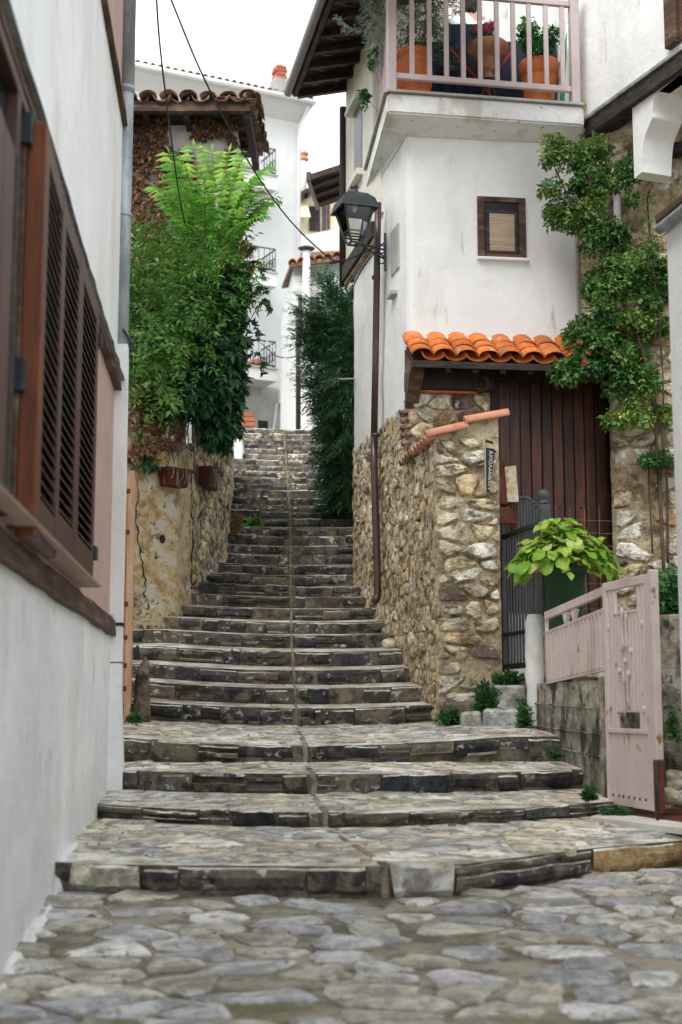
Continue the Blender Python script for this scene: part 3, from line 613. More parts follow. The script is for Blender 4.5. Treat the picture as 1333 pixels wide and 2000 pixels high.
# leaf that stands open, swung out from the wall
ang = math.radians(1.2)
a2 = Vector((LH.a.x * math.cos(ang) + LH.n.x * math.sin(ang), LH.a.y * math.cos(ang) + LH.n.y * math.sin(ang)))
oo = LH(sC + .03, .060, 0); lo_ = LH.hit(78, 640, .11)[0] - sC - .03; OL = Fr((oo.x, oo.y), a2, (1, 0))
op = leaf_shutter(OL, 0, lo_, 0, hb - .05, ht - .02)
MB().bbox(OL, lo_ + .002, lo_ + .05, -.025, .046, hb - .05, ht - .02, .006).build('edge_stile', M['orange_wood'], op)
MB().bbox(OL, lo_ + .053, lo_ + .09, -.055, -.022, hb - .03, ht - .03, .006).build('edge_stile', M['trim'], op)
for z in (hb + .45, hb + 1.35): MB().bbox(OL, lo_ + .06, lo_ + .11, -.05, .0, z, z + .12, .005).build('hinge', M['black'], op)
oo = LH(sC + lo_ + .35, .055, 0); OL2 = Fr((oo.x, oo.y), (LH.a.x, LH.a.y), (1, 0))
for a, c, m_, nm in ((0, .10, 'hbeam', 'inner_casing'), (.12, .34, 'shutter', 'board'), (.36, .60, 'shutter', 'board'), (.62, .95, 'shutter', 'board')):
    MB().bbox(OL2, a, c, -.04, .0 + (.02 if m_ == 'hbeam' else U(0, .02)), hb - .02, ht - .28, .006).build(nm, M[m_], lh)
# lime-washed footing along the base of the wall
V = []; n = 90
for k in range(n + 1):
    s = 2.3 + 4.5 * k / n; q = LH(s, .0, 0); 
    zz = (tread_z(2, q.x, q.y) if q.y > front(2, q.x) else tread_z(1, q.x, q.y) if q.y > front(1, q.x) else tread_z(0, q.x, q.y) if q.y > front(0, q.x) else street_z(q.x, q.y))
    o = .02 + .04 * noise.noise((s * 2.1, 0, 0)) + .012 * noise.noise((s * 6, 3, 0)); h = .015 + .03 * noise.noise((s * 2.2, 5, 0)) + .008 * noise.noise((s * 7, 2, 0))
    V += [LH(s, .0, zz + h), LH(s, .022, zz + h * .75), LH(s, o * .8 + .02, zz + .02), LH(s, o + .05, zz - .02), LH(s, 0, zz - .05)]
MB().add(V, [(k * 5 + q, k * 5 + (q + 1) % 5, k * 5 + 5 + (q + 1) % 5, k * 5 + 5 + q) for k in range(n) for q in range(5)]).build('footing', M['plaster_old'], lh, True)
# bare board door edge just past the corner, standing open against the yard wall
bd = thing('board_door', 'pale raw wood door standing open edge-on beyond the left house corner', 'door', P(253, 1405, 11.3))
dA, dB = P(249, 1400, 11.2), P(252, 1400, 12.2)
DF = Fr((dA.x, dA.y), (dB.x - dA.x, dB.y - dA.y), (1, -.2)); zt_, zb_ = P(250, 925, 11.3).z, P(253, 1418, 11.3).z
MB().bbox(DF, -.02, .03, -.028, .020, zb_, zt_, .004).build('stile', M['raw_wood'], bd); MB().bbox(DF, .032, .85, -.022, .022, zb_, zt_, .004).build('board', M['raw_wood'], bd)
for py in (960, 1040, 1180, 1245, 1300, 1345): z = P(250, py, 11.2).z; MB().bbox(DF, -.03, .0, -.045, -.01, z - .018, z + .018, .004).build('hinge', M['rust'], bd)
MB().bbox(DF, .8, .88, -.11, -.03, zb_, zt_, .006).build('door_post', M['raw_wood'], bd)
# mossy kerb post at the lowest narrow steps
kp = MB(); V = []; c = P(272, 1400, 11.45)
for k, (z, w) in enumerate(((c.z - .1, .075), (c.z + .12, .06), (c.z + .28, .055), (c.z + .40, .045), (c.z + .44, .02))):
    for q in range(9): a = 2 * PI * q / 9; V.append((c.x + .02 + w * 1.1 * math.cos(a) * (1 + .1 * noise.noise((q, k, 1))), c.y + w * math.sin(a), z + (.04 * math.cos(a) if k > 2 else 0)))
kp.add(V, [(k * 9 + q, k * 9 + (q + 1) % 9, k * 9 + 9 + (q + 1) % 9, k * 9 + 9 + q) for k in range(4) for q in range(9)] + [tuple(range(9)), tuple(36 + q for q in range(9))])
tag(kp.build('kerb_stone', M['stepmortar'], None, True), 'mossy upright kerb stone at the left end of the narrow steps', 'stone')
# ================================================================= yard wall with flaking yellow render
yw = thing('yard_wall', 'old wall of flaking yellow render with a long crack beside the steps', 'wall', P(300, 1230, 13.3))
pA, pB, pC, pD = P(225, 1235, 13.15), P(346, 1205, 13.65), P(376, 1150, 14.35), P(448, 1070, 15.75)
ztop = P(300, 850, 13.4).z
W1 = Fr((pA.x, pA.y), (pB.x - pA.x, pB.y - pA.y), (.2, -1)); l1 = math.hypot(pB.x - pA.x, pB.y - pA.y)
W2 = Fr((pB.x, pB.y), (pC.x - pB.x, pC.y - pB.y), (1, -.4)); l2 = math.hypot(pC.x - pB.x, pC.y - pB.y)
W3_ = Fr((pC.x, pC.y), (pD.x - pC.x, pD.y - pC.y), (1, -.2)); l3 = math.hypot(pD.x - pC.x, pD.y - pC.y)
W1.n = W1.n if W1.n.y < 0 else -W1.n
rough_wall(W1, -1.2, l1 + .01, -.3, ztop, .035, .022, 3.2, .5, 3).build('wall_face', M['yellow'], yw, True)
rough_wall(W2, -.02, l2 + .02, -.1, ztop, .035, .028, 4.2, .45, 6).build('wall_face', M['yellow'], yw, True)
rough_wall(W3_, -.02, l3, .2, ztop + .1, .035, .032, 5., .45, 8).build('wall_face', M['greywall'], yw, True)
lay_stones(cells(-.1, l1, .45, 1.05, .2, .13, .45), W1, M['sidestone'], yw, 'stone', .012, .016, skip=.4)
lay_stones(cells(0, l2, .5, 1.3, .2, .14, .45), W2, M['sidestone'], yw, 'stone', .012, .014, skip=.55)
lay_stones(cells(0, l3, .9, 2.7, .2, .12, .45), W3_, M['sidestone'], yw, 'stone', .008, .014, skip=.5, dome=.3)
ck = MB()
pts = [(266, 940), (270, 975), (263, 1000), (268, 1040), (272, 1075), (278, 1105), (284, 1140), (281, 1160), (290, 1180), (284, 1205)]
for sgn in (0, 1):
    pass
cp = [W1(*((lambda q: (q[0], .012, q[1]))(W1.hit(px, py)))) for px, py in pts]; cp2 = [p + Vector((U(-.012, .012), 0, U(-.006, .006))) for p in spline(cp, 4)]
ck.tube(cp2, [.006 * U(.4, 1.5) for _ in cp2], 5); ck.build('crack', M['dark'], yw)
cp = [W2(*((lambda q: (q[0], .024, q[1]))(W2.hit(px, py)))) for px, py in ((371, 930), (370, 990), (373, 1040), (370, 1100), (371, 1150))]
cp2 = [p + Vector((U(-.010, .010), 0, 0)) for p in spline(cp, 6)]; MB().tube(cp2, [.007 * U(.4, 1.5) for _ in cp2], 5).build('crack', M['dark'], yw)
q = W1.hit(316, 1053); MB().ball(W1(q[0], .015, q[1]), .03, 8, (1, .5, 1.5)).build('hole', M['dark'], yw)
# further yard wall up the steps
pE, pF_ = P(462, 930, 19.), P(470, 850, 22.6)
W4 = Fr((pD.x - .05, pD.y + .2), (pE.x - pD.x, pE.y - pD.y), (1, 0))
tag(rough_wall(W4, 0, 3.2, .6, 3.55, .06, .03, 4, .4, 12).build('rubble_wall', M['greywall'], None, True), 'dark rubble wall higher up behind the yellow wall', 'wall')
wb = MB().bbox(Fr((P(462, 860, 20.5).x, 20.5), (1, 0), (0, -1)), -.6, .08, -.4, 0, 2.9, P(466, 858, 20.5).z, .01)
tag(wb.build('white_kerb_block', M['whitepaint']), 'small white painted block at the left of the upper steps', 'block')
# two planters that hang on the yard wall
def planter(c, fr_, wid, hh, dp, label, spill):
    r = thing('wall_planter', label, 'planter', c, 'rust-red planters hung on the yard wall')
    s, h = c_s = fr_.hit(*spill[0])
    b = MB(); w0, w1 = wid / 2, wid / 2 * .8
    o = [(-w1, 0, 0), (w1, 0, 0), (w1, dp * .75, 0), (-w1, dp * .75, 0), (-w0, 0, hh), (w0, 0, hh), (w0, dp, hh), (-w0, dp, hh)]
    b.hexa([fr_(s + a, .03 + t, h - hh / 2 + z) for a, t, z in o]); ob = b.build('trough', M['rustpot'], r)
    rm = MB(); k = .012
    for a0, a1, t0, t1 in ((-w0 - k, w0 + k, dp - k, dp + k), (-w0 - k, -w0 + k, 0, dp - k), (w0 - k, w0 + k, 0, dp - k)): rm.box(fr_, s + a0, s + a1, .03 + t0, .03 + t1, h + hh / 2 - .012, h + hh / 2 + .022)
    rm.build('rim', M['rustpot'], r); MB().box(fr_, s - w0 + .02, s + w0 - .02, .04, .02 + dp, h + hh / 2 - .01, h + hh / 2 + .004).build('soil', M['soil'], r)
    for k in range(9):
        a = U(-w0, w0) * .8; L = U(.05, .19); t = .03 + dp + U(.006, .012)
        MB().tube([fr_(s + a, t - .05, h + hh / 2 + .01), fr_(s + a, t, h + hh / 2 + .02), fr_(s + a + U(-.02, .02), t + .004, h + hh / 2 - L * .5), fr_(s + a + U(-.03, .03), t + .002, h + hh / 2 - L)], .0022, 4).build('dry_stem', M['wire'], r)
    return r
planter(P(333, 960, 13.55), W1, .30, .15, .15, 'larger rust-red planter with dry stems on the yellow wall', [(330, 938)])
planter(P(393, 960, 14.6), W3_, .42, .18, .13, 'smaller dark red planter on the wall behind the larger one', [(394, 938)])
# ================================================================= ivy-grown house above the yard wall
iv = thing('ivy_house', 'old house with a brown tiled eave grown over by dry ivy on the left', 'house', P(330, 860, 14.6))
IVd = 14.5; ixr = P(462, 300, 14.5).x
IF = Fr((ixr, IVd), (-1, 0), (0, -1)); ze = P(400, 214, 14.05).z
MB().box(IF, 0, 6, -1.2, 0, 4.95, ze + .02).build('wall', M['plaster_old'], iv); MB().box(IF, .62, 6, -1.2, -.02, 1.2, 4.94).build('lower_storey', M['greywall'], iv); MB().box(IF, .0, 6, -1.2, .03, 4.86, 4.97).build('jetty_beam', M['hbeam'], iv)
# eave: beam, rafters, soffit, tiles
EF = Fr((P(488, 200, 14.0).x, 14.0), (-1, 0), (0, -1))
MB().box(EF, -.0, 5.5, -.09, 0, ze - .035, ze + .03).build('eave_board', M['trim'], iv)
MB().add([EF(0, -.0, ze + .03), EF(5.5, 0, ze + .03), EF(5.5, -1.75, ze + .16), EF(0, -1.75, ze + .16), EF(0, 0, ze + .07), EF(5.5, 0, ze + .07), EF(5.5, -1.75, ze + .20), EF(0, -1.75, ze + .20)],
         [(0, 1, 2, 3), (7, 6, 5, 4), (0, 4, 5, 1), (1, 5, 6, 2), (2, 6, 7, 3), (3, 7, 4, 0)]).build('roof', M['hbeam'], iv)
for k in range(12): s = .25 + k * .42; MB().bar(EF(s, -.08, ze - .03), EF(s, -.55, ze - .02), .06, .07).build('rafter', M['hbeam'], iv)
MB().bar(EF(.03, -.05, ze - .05), EF(.03, -1.7, ze + .02), .07, .09).build('side_board', M['hbeam'], iv)
MB().bar(EF(.28, -.42, ze + .0), EF(.12, -.42, ze - .62), .07, .07).build('strut', M['trim'], iv)
def barrel(L, r0, r1, th=.013, n=7, sweep=PI):
    """half-round clay tile along +Y, crown up"""
    V = []
    for y, r in ((0, r0), (L, r1)):
        for q in (r, r - th):
            for k in range(n + 1): a = PI / 2 - sweep / 2 + sweep * k / n; V.append((q * math.cos(a), y, q * math.sin(a)))
    m = n + 1; f = []
    for k in range(n):
        f += [(k, k + 1, 2 * m + k + 1, 2 * m + k), (m + k, 3 * m + k, 3 * m + k + 1, m + k + 1), (k, m + k, m + k + 1, k + 1), (2 * m + k, 2 * m + k + 1, 3 * m + k + 1, 3 * m + k)]
    f += [(0, 2 * m, 3 * m, m), (n, m + n, 3 * m + n, 2 * m + n)]
    b = MB(); b.add(V, f); return b
def meshof(mb, name, m, smooth=True):
    o = mb.build(name, m, None, smooth); me = o.data; bpy.data.objects.remove(o); return me
to_ = barrel(.42, .094, .078); to_.v = [(x, y, z * .68) for x, y, z in to_.v]; t_old = meshof(to_, 'roof_tile', M['tile_old'])
def place_tile(me, base, dirv, up, parent, name='roof_tile', flip=False, roll=0):
    y = Vector(dirv).normalized(); x = y.cross(Vector(up)).normalized(); z = x.cross(y)
    if flip: x, z = -x, -z
    m = Matrix(((x.x, y.x, z.x, base[0]), (x.y, y.y, z.y, base[1]), (x.z, y.z, z.z, base[2]), (0, 0, 0, 1)))
    return link(name, me, parent, m @ Matrix.Rotation(roll, 4, 'Y'))
for k in range(26):
    for row in range(2):
        b = EF(.0 + k * .205 + U(-.02, .02), .07 - row * .33 + U(-.03, .02), ze + .10 + row * .035 + U(-.01, .012))
        place_tile(t_old, b, (U(-.05, .05), 1, .08 + U(-.02, .02)), (0, 0, 1), iv, roll=U(-.12, .12))
        b = EF(.10 + k * .205 + U(-.02, .02), .04 - row * .33 + U(-.03, .02), ze + .115 + row * .035)
        place_tile(t_old, b, (U(-.05, .05), 1, .08), (0, 0, 1), iv, flip=True)
for k in range(6): # verge tiles along the side eave
    b = EF(-.03 + U(-.02, .02), .05 - k * .27, ze + .10 + k * .012 + U(-.01, .01)); place_tile(t_old, b, (U(-.05, .05), 1, .04), (0, 0, 1), iv, roll=U(-.2, .2))
    b = EF(-.06, -.06 - k * .27, ze + .05 + U(-.02, .02)); place_tile(t_old, b, (-1, U(-.1, .1), .1), (0, 0, 1), iv, roll=U(-.2, .2))
# ================================================================= right house
rh = thing('corner_house', 'white house with stone base, balcony and tiled door canopy right of the steps', 'house', RS(0, -1, .3))
z_st = 2.66; z_beam = 4.74
z_slabu = P(795, 252, 12.4).z; z_slabt = P(770, 182, 12.1).z
sE = RS.hit(692, 850)[0]
sR = RF.hit(1133, 450)[0]
zc_b, zc_f = RF.hit(900, 672)[1], RF.hit(900, 703, .42)[1]
# bodies
MB().box(RS, .03, sE - .02, -3.2, -.04, -.3, z_beam).build('core', M['plaster'], rh)
rough_wall(RS, 1.25, sE, z_st - .02, z_beam + .02, .06, .010, 2., .14, 21, ragbot=.10).build('side_wall', M['plaster'], rh, True)
rough_wall(RS, -.0, 1.26, z_st - .02, z_slabu + .05, .06, .010, 2., .14, 21, ragbot=.10).build('side_wall', M['plaster'], rh, True)
rough_wall(RF, -.0, sR, zc_b - .05, z_slabu + .05, .06, .007, 1.6, .2, 23).build('front_wall', M['plaster'], rh, True)
rough_wall(RS, 0, sE + .06, -.2, z_st + .05, .024, .026, 6.5, .22, 31, ragtop=.10, stretch=.9).build('stone_base', M['sidewall'], rh, True)
base_st = MB().box(RS, .1, sE - .1, -.2, -.06, 0, z_st - .2).build('stone_courses', M['piermortar'], rh)
lay_stones(cells(0.02, sE, .55, z_st - .04, .19, .11, .45), RS, M['sidestone'], base_st, 'stone', .006, .016, skip=.30, dome=.3, jit=.1)
# stone under the canopy, left of the door
sD0, sD1 = RF.hit(966, 900)[0], RF.hit(1190, 900)[0]
zlo = .1
fst = rough_wall(RF, 0, sD0 - .03, zlo, zc_b, .035, .012, 5., .25, 33).build('stone_front', M['piermortar'], rh, True)
lay_stones(cells(0.01, sD0 - .04, 1.9, RF.hit(850, 768)[1], .23, .15), RF, M['pierstone'], fst, 'stone', .008, .035, skip=.02, dome=.12)
# beams over the stone and the door
hb0, hb1 = RF.hit(850, 764)[1], RF.hit(850, 724)[1]
MB().bbox(RF, -.02, sD0 + .0, -.1, .09, hb0, hb1, .008).build('lintel_beam', M['darkwood'], rh)
MB().bbox(RF, .02, sD0 - .16, -.05, .06, hb0 - .026, hb0 - .004, .003).build('brick_course', M['brick'], rh)
q = RF.hit(936, 755); MB().tube([RF(q[0], -.2, q[1]), RF(q[0], .16, q[1] - .01)], .062, 14).build('log_end', M['trim'], rh, True)
MB().tube([RF(q[0] - .012, .155, q[1] - .01), RF(q[0] - .012, .164, q[1] - .01)], .046, 14).build('log_hollow', M['dark'], rh, True)
# door of planks
hd1 = RF.hit(1070, 742)[1]; hd0 = RF.hit(1070, 1120)[1] - .35
MB().box(RF, sD0 - .05, sD1 + .1, -.35, -.13, hd0, zc_b).build('door_recess', M['dark'], rh)
door = MB().box(RF, sD0 + .06, sD1 + .02, -.13, -.10, hd0, hd1).build('door', M['darkwood'], rh)
npl = 10; wd = (sD1 - sD0 - .06) / npl
for k in range(npl):
    a = sD0 + .06 + k * wd; pl = MB().bbox(RF, a + .003, a + wd - .003, -.10, -.075 + U(0, .006), hd0, hd1 - .01, .006).build('plank', M['door'], door)
    for z in (hd1 - .16, hd1 - 1.15): MB().ball(RF(a + wd / 2, -.068, z), .011, 8, (1, .6, 1)).build('stud', M['black'], door)
MB().bbox(RF, sD0 - .02, sD0 + .055, -.14, -.02, hd0, hd1 + .02, .006).build('door_frame', M['darkwood'], rh)
MB().bbox(RF, sD0 - .02, sD1 + .06, -.14, -.02, hd1 - .014, hd1 + .16, .006).build('door_frame', M['darkwood'], rh)
MB().box(RF, sD0 - .04, sD1 + .3, -.3, -.03, hd1 + .163, zc_b + .02).build('lintel', M['darkwood'], rh)
# canopy: boards, rafters, tiles
sc0, sc1 = -.02, RF.hit(1128, 690, .3)[0] + .10
cb = MB(); tz0, tz1 = zc_f - .015, zc_b - .05
cb.hexa([RF(sc0, .40, tz0 - .02), RF(sc1, .40, tz0 - .02), RF(sc1, 0.03, tz1 - .03), RF(sc0, 0.03, tz1 - .03), RF(sc0, .40, tz0), RF(sc1, .40, tz0), RF(sc1, .03, tz1), RF(sc0, .03, tz1)])
can = cb.build('canopy', M['darkwood'], rh)
MB().bbox(RF, sc0, sc1, .40, .425, tz0 - .06, tz0 + .0, .003).build('fascia', M['hbeam'], can)
for k in range(7): s = sc0 + .06 + k * (sc1 - sc0 - .12) / 6; MB().bar(RF(s, .0, tz1 - .09), RF(s, .39, tz0 - .06), .05, .06).build('rafter', M['darkwood'], can)
cbk = MB(); # side bracket, rough plaster corbel at the corner
cbk.prism([RF(-.03, .0, tz1 - .02), RF(-.03, .34, tz0 - .03), RF(-.03, .22, tz0 - .13), RF(-.03, .06, tz0 - .26), RF(-.03, 0, tz0 - .34)], tuple(RF(.0, 0, 0) - RF(-.12, 0, 0))); cbk.build('corner_bracket', M['trim'], can)
slope = RF(0, 0, tz1) - RF(0, .40, tz0); sld = slope.normalized()
tb_ = barrel(.27, .104, .092, n=8); tb_.v = [(x, y, z * .62) for x, y, z in tb_.v]; t_new = meshof(tb_, 'roof_tile', M['tile'])
pit = .197; nt_ = int((sc1 - sc0) / pit) + 1
for k in range(nt_):
    for row in range(3):
        b = RF(sc0 + .07 + k * pit + U(-.006, .006), .445, tz0 + .045) + sld * (row * .145) + Vector((0, 0, .010 * row))
        if row < 3: place_tile(t_new, b + Vector((0, 0, U(-.004, .004))), sld + Vector((U(-.02, .02), 0, .02)), (0, 0, 1), can)
        b = RF(sc0 + .07 + (k + .5) * pit + U(-.004, .004), .435, tz0 + .062) + sld * (row * .145) + Vector((0, 0, .010 * row))
        if k < nt_ - 1: place_tile(t_new, b, sld + Vector((0, 0, .02)), (0, 0, 1), can, flip=True)
# plaster fillet where the tiles meet the wall
cp = [RF(sc0 + (sc1 - sc0) * k / 24, .02, zc_b + .03 + .02 * noise.noise((k * .9, 0, 3))) for k in range(25)]
MB().tube(cp, .03, 6).build('mortar_fillet', M['plaster_old'], rh, True)
# small window
wa, wb_ = RF.hit(932, 384), RF.hit(1028, 506)
w0, w1, wh0, wh1 = wa[0], wb_[0], wb_[1], wa[1]
win = MB()
fwid = .062
for a in ((w0, w0 + fwid, wh0, wh1), (w1 - fwid, w1, wh0, wh1), (w0 + fwid, w1 - fwid, wh1 - fwid * .8, wh1)): win.bbox(RF, a[0], a[1], -.06, .022, a[2], a[3], .004)
win = win.build('window', M['trim'], rh)
MB().box(RF, w0 + .03, w1 - .03, .004, .008, wh0 + .02, wh1 - .03).build('reveal', M['dark'], win)
sash = MB(); a0, a1, b0, b1 = w0 + fwid + .012, w1 - fwid - .014, wh0 + .035, wh1 - .125
for a in ((a0, a0 + .035, b0, b1), (a1 - .03, a1, b0, b1), (a0 + .035, a1 - .03, b1 - .03, b1), (a0 + .035, a1 - .03, b0, b0 + .03)): sash.bbox(RF, a[0], a[1], .006, .018, a[2], a[3], .003)
sash.build('sash', M['hbeam'], win)
MB().box(RF, a0 + .035, a1 - .03, .007, .012, b0 + .03, b1 - .03).build('pane', M['blind'], win)
MB().bbox(RF, w0 + fwid, w1 - fwid, .0, .03, wh0, wh0 + .03, .003).build('inner_sill', M['orange_wood'], win)
MB().bbox(RF, w0 - .01, w1 + .02, -.02, .05, wh0 - .03, wh0 - .004, .004).build('sill', M['plaster_old'], win)
# niche and ledge on the side wall
q0 = RS.hit(780, 435); q1 = RS.hit(768, 488)
MB().box(RS, q0[0], q0[0] + .30, -.02, .013, q1[1] - .25, q0[1]).build('niche', M['cement'], rh)
q0 = RS.hit(777, 562); MB().bbox(RS, q0[0], q0[0] + .20, -.02, .06, q0[1] - .06, q0[1] - .02, .004).build('ledge', M['cement'], rh)
# balcony slab, round two sides of the corner
B1 = RF(-.20, .30, 0); B0 = RF(sR + .02, .30, 0)
bL = P(757, 185, 12.08); bR = P(1140, 195, 12.38); bE = P(716, 380, 13.95)
zu, zt2 = z_slabu, z_slabt
poly = [(bL.x, bL.y), (bR.x, bR.y), (bR.x + .2, bR.y + 2.), (bE.x + 1.2, bE.y + .6), (bE.x, bE.y)]
n_ = len(poly); zb2 = zu + .02
b = MB(); b.prism([(x, y, zb2) for x, y in poly], (0, 0, zt2 - zb2)); slab = b.build('balcony_slab', M['slab'], rh)
bmx = bmesh.new(); bmx.from_mesh(slab.data); bmesh.ops.bevel(bmx, geom=list(bmx.edges), offset=.018, segments=2, affect='EDGES'); bmx.to_mesh(slab.data); bmx.free()
# cove under the slab against the walls
cv = MB(); V = []
for x, y, k in [(bE.x + .02, bE.y - .02, 1), (bL.x + .03, bL.y + .03, 1), (bR.x, bR.y + .03, 1)]: V.append((x, y, zb2 + .005))
e1, e2, e3 = RS(sE * .0 + 1.58, .01, 0), RS(0, .012, 0) , RF(sR, .01, 0); e2 = Vector((c0.x - .012, 12.39))
for e in (e1, e2, e3): V.append((e.x, e.y, zb2 - .09))
for e in (e1, e2, e3): V.append((e.x + .2, e.y + .25, zb2 + .005))
cv.add(V, [(0, 1, 4, 3), (1, 2, 5, 4), (3, 4, 7, 6), (4, 5, 8, 7), (0, 3, 6), (2, 8, 5), (0, 6, 7, 1), (1, 7, 8, 2)]); cv.build('cove', M['slab'], rh)
# top lip of the slab
lp = MB(); edge = [Vector((bE.x, bE.y, zt2)), Vector((bL.x, bL.y, zt2)), Vector((bR.x, bR.y, zt2))]
for a, c in zip(edge, edge[1:]): lp.bar(a + Vector((0, 0, .012)), c + Vector((0, 0, .012)), .06, .022)
lp.build('slab_lip', M['cement'], rh)
# upper storey behind the balcony
uf = RF(0, -1.35, 0); UF = Fr((uf.x, uf.y), (1, .127), (0, -1))
MB().box(UF, .25, 3.0, -2, 0, zt2 - .02, 9.).build('upper_front_wall', M['plaster'], rh)
sU0 = .95; sU1 = RS.hit(676, 300, .03)[0]
MB().box(RS, sU0, sU1, -.9, .03, z_beam + .06, 7.6).build('upper_side_wall', M['ivory'], rh)
bmb = MB().bbox(RS, 1.2, sU1 + .02, -.08, .075, z_beam - .12, z_beam + .055, .008); bmb.build('floor_beam', M['hbeam'], rh)
MB().bbox(RS, 1.2, sU1 + .02, .0, .05, z_beam - .16, z_beam - .125, .004).build('floor_beam_board', M['piermortar'], rh)
# tall shuttered door opening upstairs on the alley side
d0 = RS.hit(708, 260, .03)[0]; d1 = RS.hit(693, 260, .03)[0]; dz0, dz1 = RS.hit(700, 345, .03)[1], RS.hit(702, 205, .03)[1]
MB().box(RS, d0, d1, .02, .036, dz0, dz1).build('upper_window', M['brownpipe'], rh)
MB().bbox(RS, d0 - .04, d1 + .10, .0, .12, dz1, dz1 + .05, .005).build('upper_window_head', M['ivory'], rh)
MB().bbox(RS, d0 - .04, d1 + .06, .0, .10, dz0 - .07, dz0, .005).build('upper_window_sill', M['ivory'], rh)
# eave over the alley side
z_ev = RS.hit(678, 186, .03)[1]; sV = RS.hit(678, 186, .03)[0] + .02; ov = .60
eav = MB(); eav.hexa([RS(-2.5, -.5, z_ev + .30), RS(sV, -.5, z_ev + .30), RS(sV, ov, z_ev + .0), RS(-2.5, ov, z_ev + .0), RS(-2.5, -.5, z_ev + .36), RS(sV, -.5, z_ev + .36), RS(sV, ov, z_ev + .06), RS(-2.5, ov, z_ev + .06)])
eav = eav.build('eave', M['darkwood'], rh)
MB().bbox(RS, -2.5, sV + .03, ov - .02, ov + .03, z_ev - .05, z_ev + .09, .006).build('fascia', M['darkwood'], eav)
MB().tube([RS(-2.5, ov + .075, z_ev + .03), RS(sV + .05, ov + .075, z_ev + .01)], .055, 10).build('gutter', M['brownpipe'], eav, True)
MB().bar(RS(sV, ov, z_ev + .02), RS(sV, -.3, z_ev + .23), .03, .10).build('barge_board', M['darkwood'], eav)
for k in range(11):   # wavy lower ends of the tile courses between the rafters
    s = sV - .16 - k * .36; V = []
    for j in range(25):
        t = ov - .03 - j * (ov - .02) / 24; h = z_ev - .005 + (ov - t) * .29 + .022 * math.sin(j / 24 * PI * 5)
        V += [RS(s, t, h + .02), RS(s, t, h - .012), RS(s - .025, t, h - .012)]
    MB().add(V, [(j * 3 + q, j * 3 + (q + 1) % 3, j * 3 + 3 + (q + 1) % 3, j * 3 + 3 + q) for j in range(24) for q in range(3)]).build('tile_course', M['brownpipe'], eav)
    MB().bar(RS(s + .17, ov - .02, z_ev - .03), RS(s + .17, .02, z_ev + .10), .06, .07).build('rafter', M['darkwood'], eav)
# brown pipe at the far end of the upper storey
MB().tube([RS(sU1 + .05, .05, z_beam - .15), RS(sU1 + .05, .05, z_ev - .1)], .045, 10).build('far_pipe', M['darkwood'], rh, True)
# downpipe by the lamp
pts = [P(739, 395, 13.2), P(737, 500, 13.2), P(734, 700, 13.2), P(731, 850, 13.2), P(733, 1000, 13.22), P(736, 1100, 13.25), P(738, 1165, 13.25), P(733, 1178, 13.2), P(728, 1182, 13.15)]
q = RS.hit(739, 700)[0]
rp = [RS(RS.hit(px, py, .085)[0], .085, RS.hit(px, py, .085)[1]) for px, py in ((739, 396), (737, 500), (734, 700), (731, 853))]
dp = MB().tube(rp, .033, 14).build('downpipe', M['brownpipe'], rh, True)
rp2 = [rp[-1], rp[-1] + Vector((0, 0, -.3))] + [RS(RS.hit(px, py, .09)[0], .09, RS.hit(px, py, .09)[1]) for px, py in ((734, 1000), (737, 1100), (738, 1162))]
rp2 += [rp2[-1] + Vector((-.01, -.015, -.04)), rp2[-1] + Vector((-.035, -.04, -.065))]
MB().tube(rp2, .036, 14).build('downpipe', M['brownpipe'], rh, True)
for py in (545, 853, 1092): z = RS.hit(735, py, .085); c = RS(z[0], .085, z[1]); MB().tube([c, c + Vector((0, 0, .03))], .042, 14).build('pipe_collar', M['brownpipe'], dp, True)
# balcony railing
rl = thing('balcony_railing', 'mauve painted balcony railing with square bars round the house corner', 'railing', (bL.x, bL.y, zt2))
o1, o2, o3 = Vector((bE.x + .05, bE.y, 0)), Vector((bL.x + .04, bL.y + .06, 0)), Vector((bR.x - .06, bR.y + .06, 0))
FR1 = Fr((o2.x, o2.y), (o3.x - o2.x, o3.y - o2.y), (0, -1)); lenF = (o3 - o2).length
FR2 = Fr((o2.x, o2.y), (o1.x - o2.x, o1.y - o2.y), (-1, 0)); lenS = (o1 - o2).length
zr0, zr1 = FR1.hit(950, 164)[1], FR1.hit(950, -2)[1]
for (fr_, s) in ((FR1, 0.), (FR1, FR1.hit(1122, 100)[0]), (FR2, lenS)):
    MB().bbox(fr_, s - .04, s + .04, -.04, .04, zt2 + .0, zr1 + .12, .006).build('post', M['railpaint'], rl)
    MB().bbox(fr_, s - .052, s + .052, -.052, .052, zr1 + .12, zr1 + .155, .006).build('post_cap', M['railpaint'], rl)
for fr_, e in ((FR1, FR1.hit(1122, 100)[0]), (FR2, lenS)):
    for z0, z1 in ((zr0 - .02, zr0 + .035), (zr1 - .01, zr1 + .045)): MB().bbox(fr_, .04, e - .04, -.022, .022, z0, z1, .005).build('rail', M['railpaint'], rl)
for px in (805, 839, 872, 905, 938, 971, 1003, 1034, 1067, 1099):
    s = FR1.hit(px, 100)[0]; MB().bbox(FR1, s - .022, s + .022, -.012, .012, zr0 + .036, zr1 - .011, .003).build('baluster', M['railpaint'], rl)
for k in range(16): s = .12 + (lenS - .2) * k / 15; MB().bbox(FR2, s - .022, s + .022, -.012, .012, zr0 + .036, zr1 - .011, .003).build('baluster', M['railpaint'], rl)
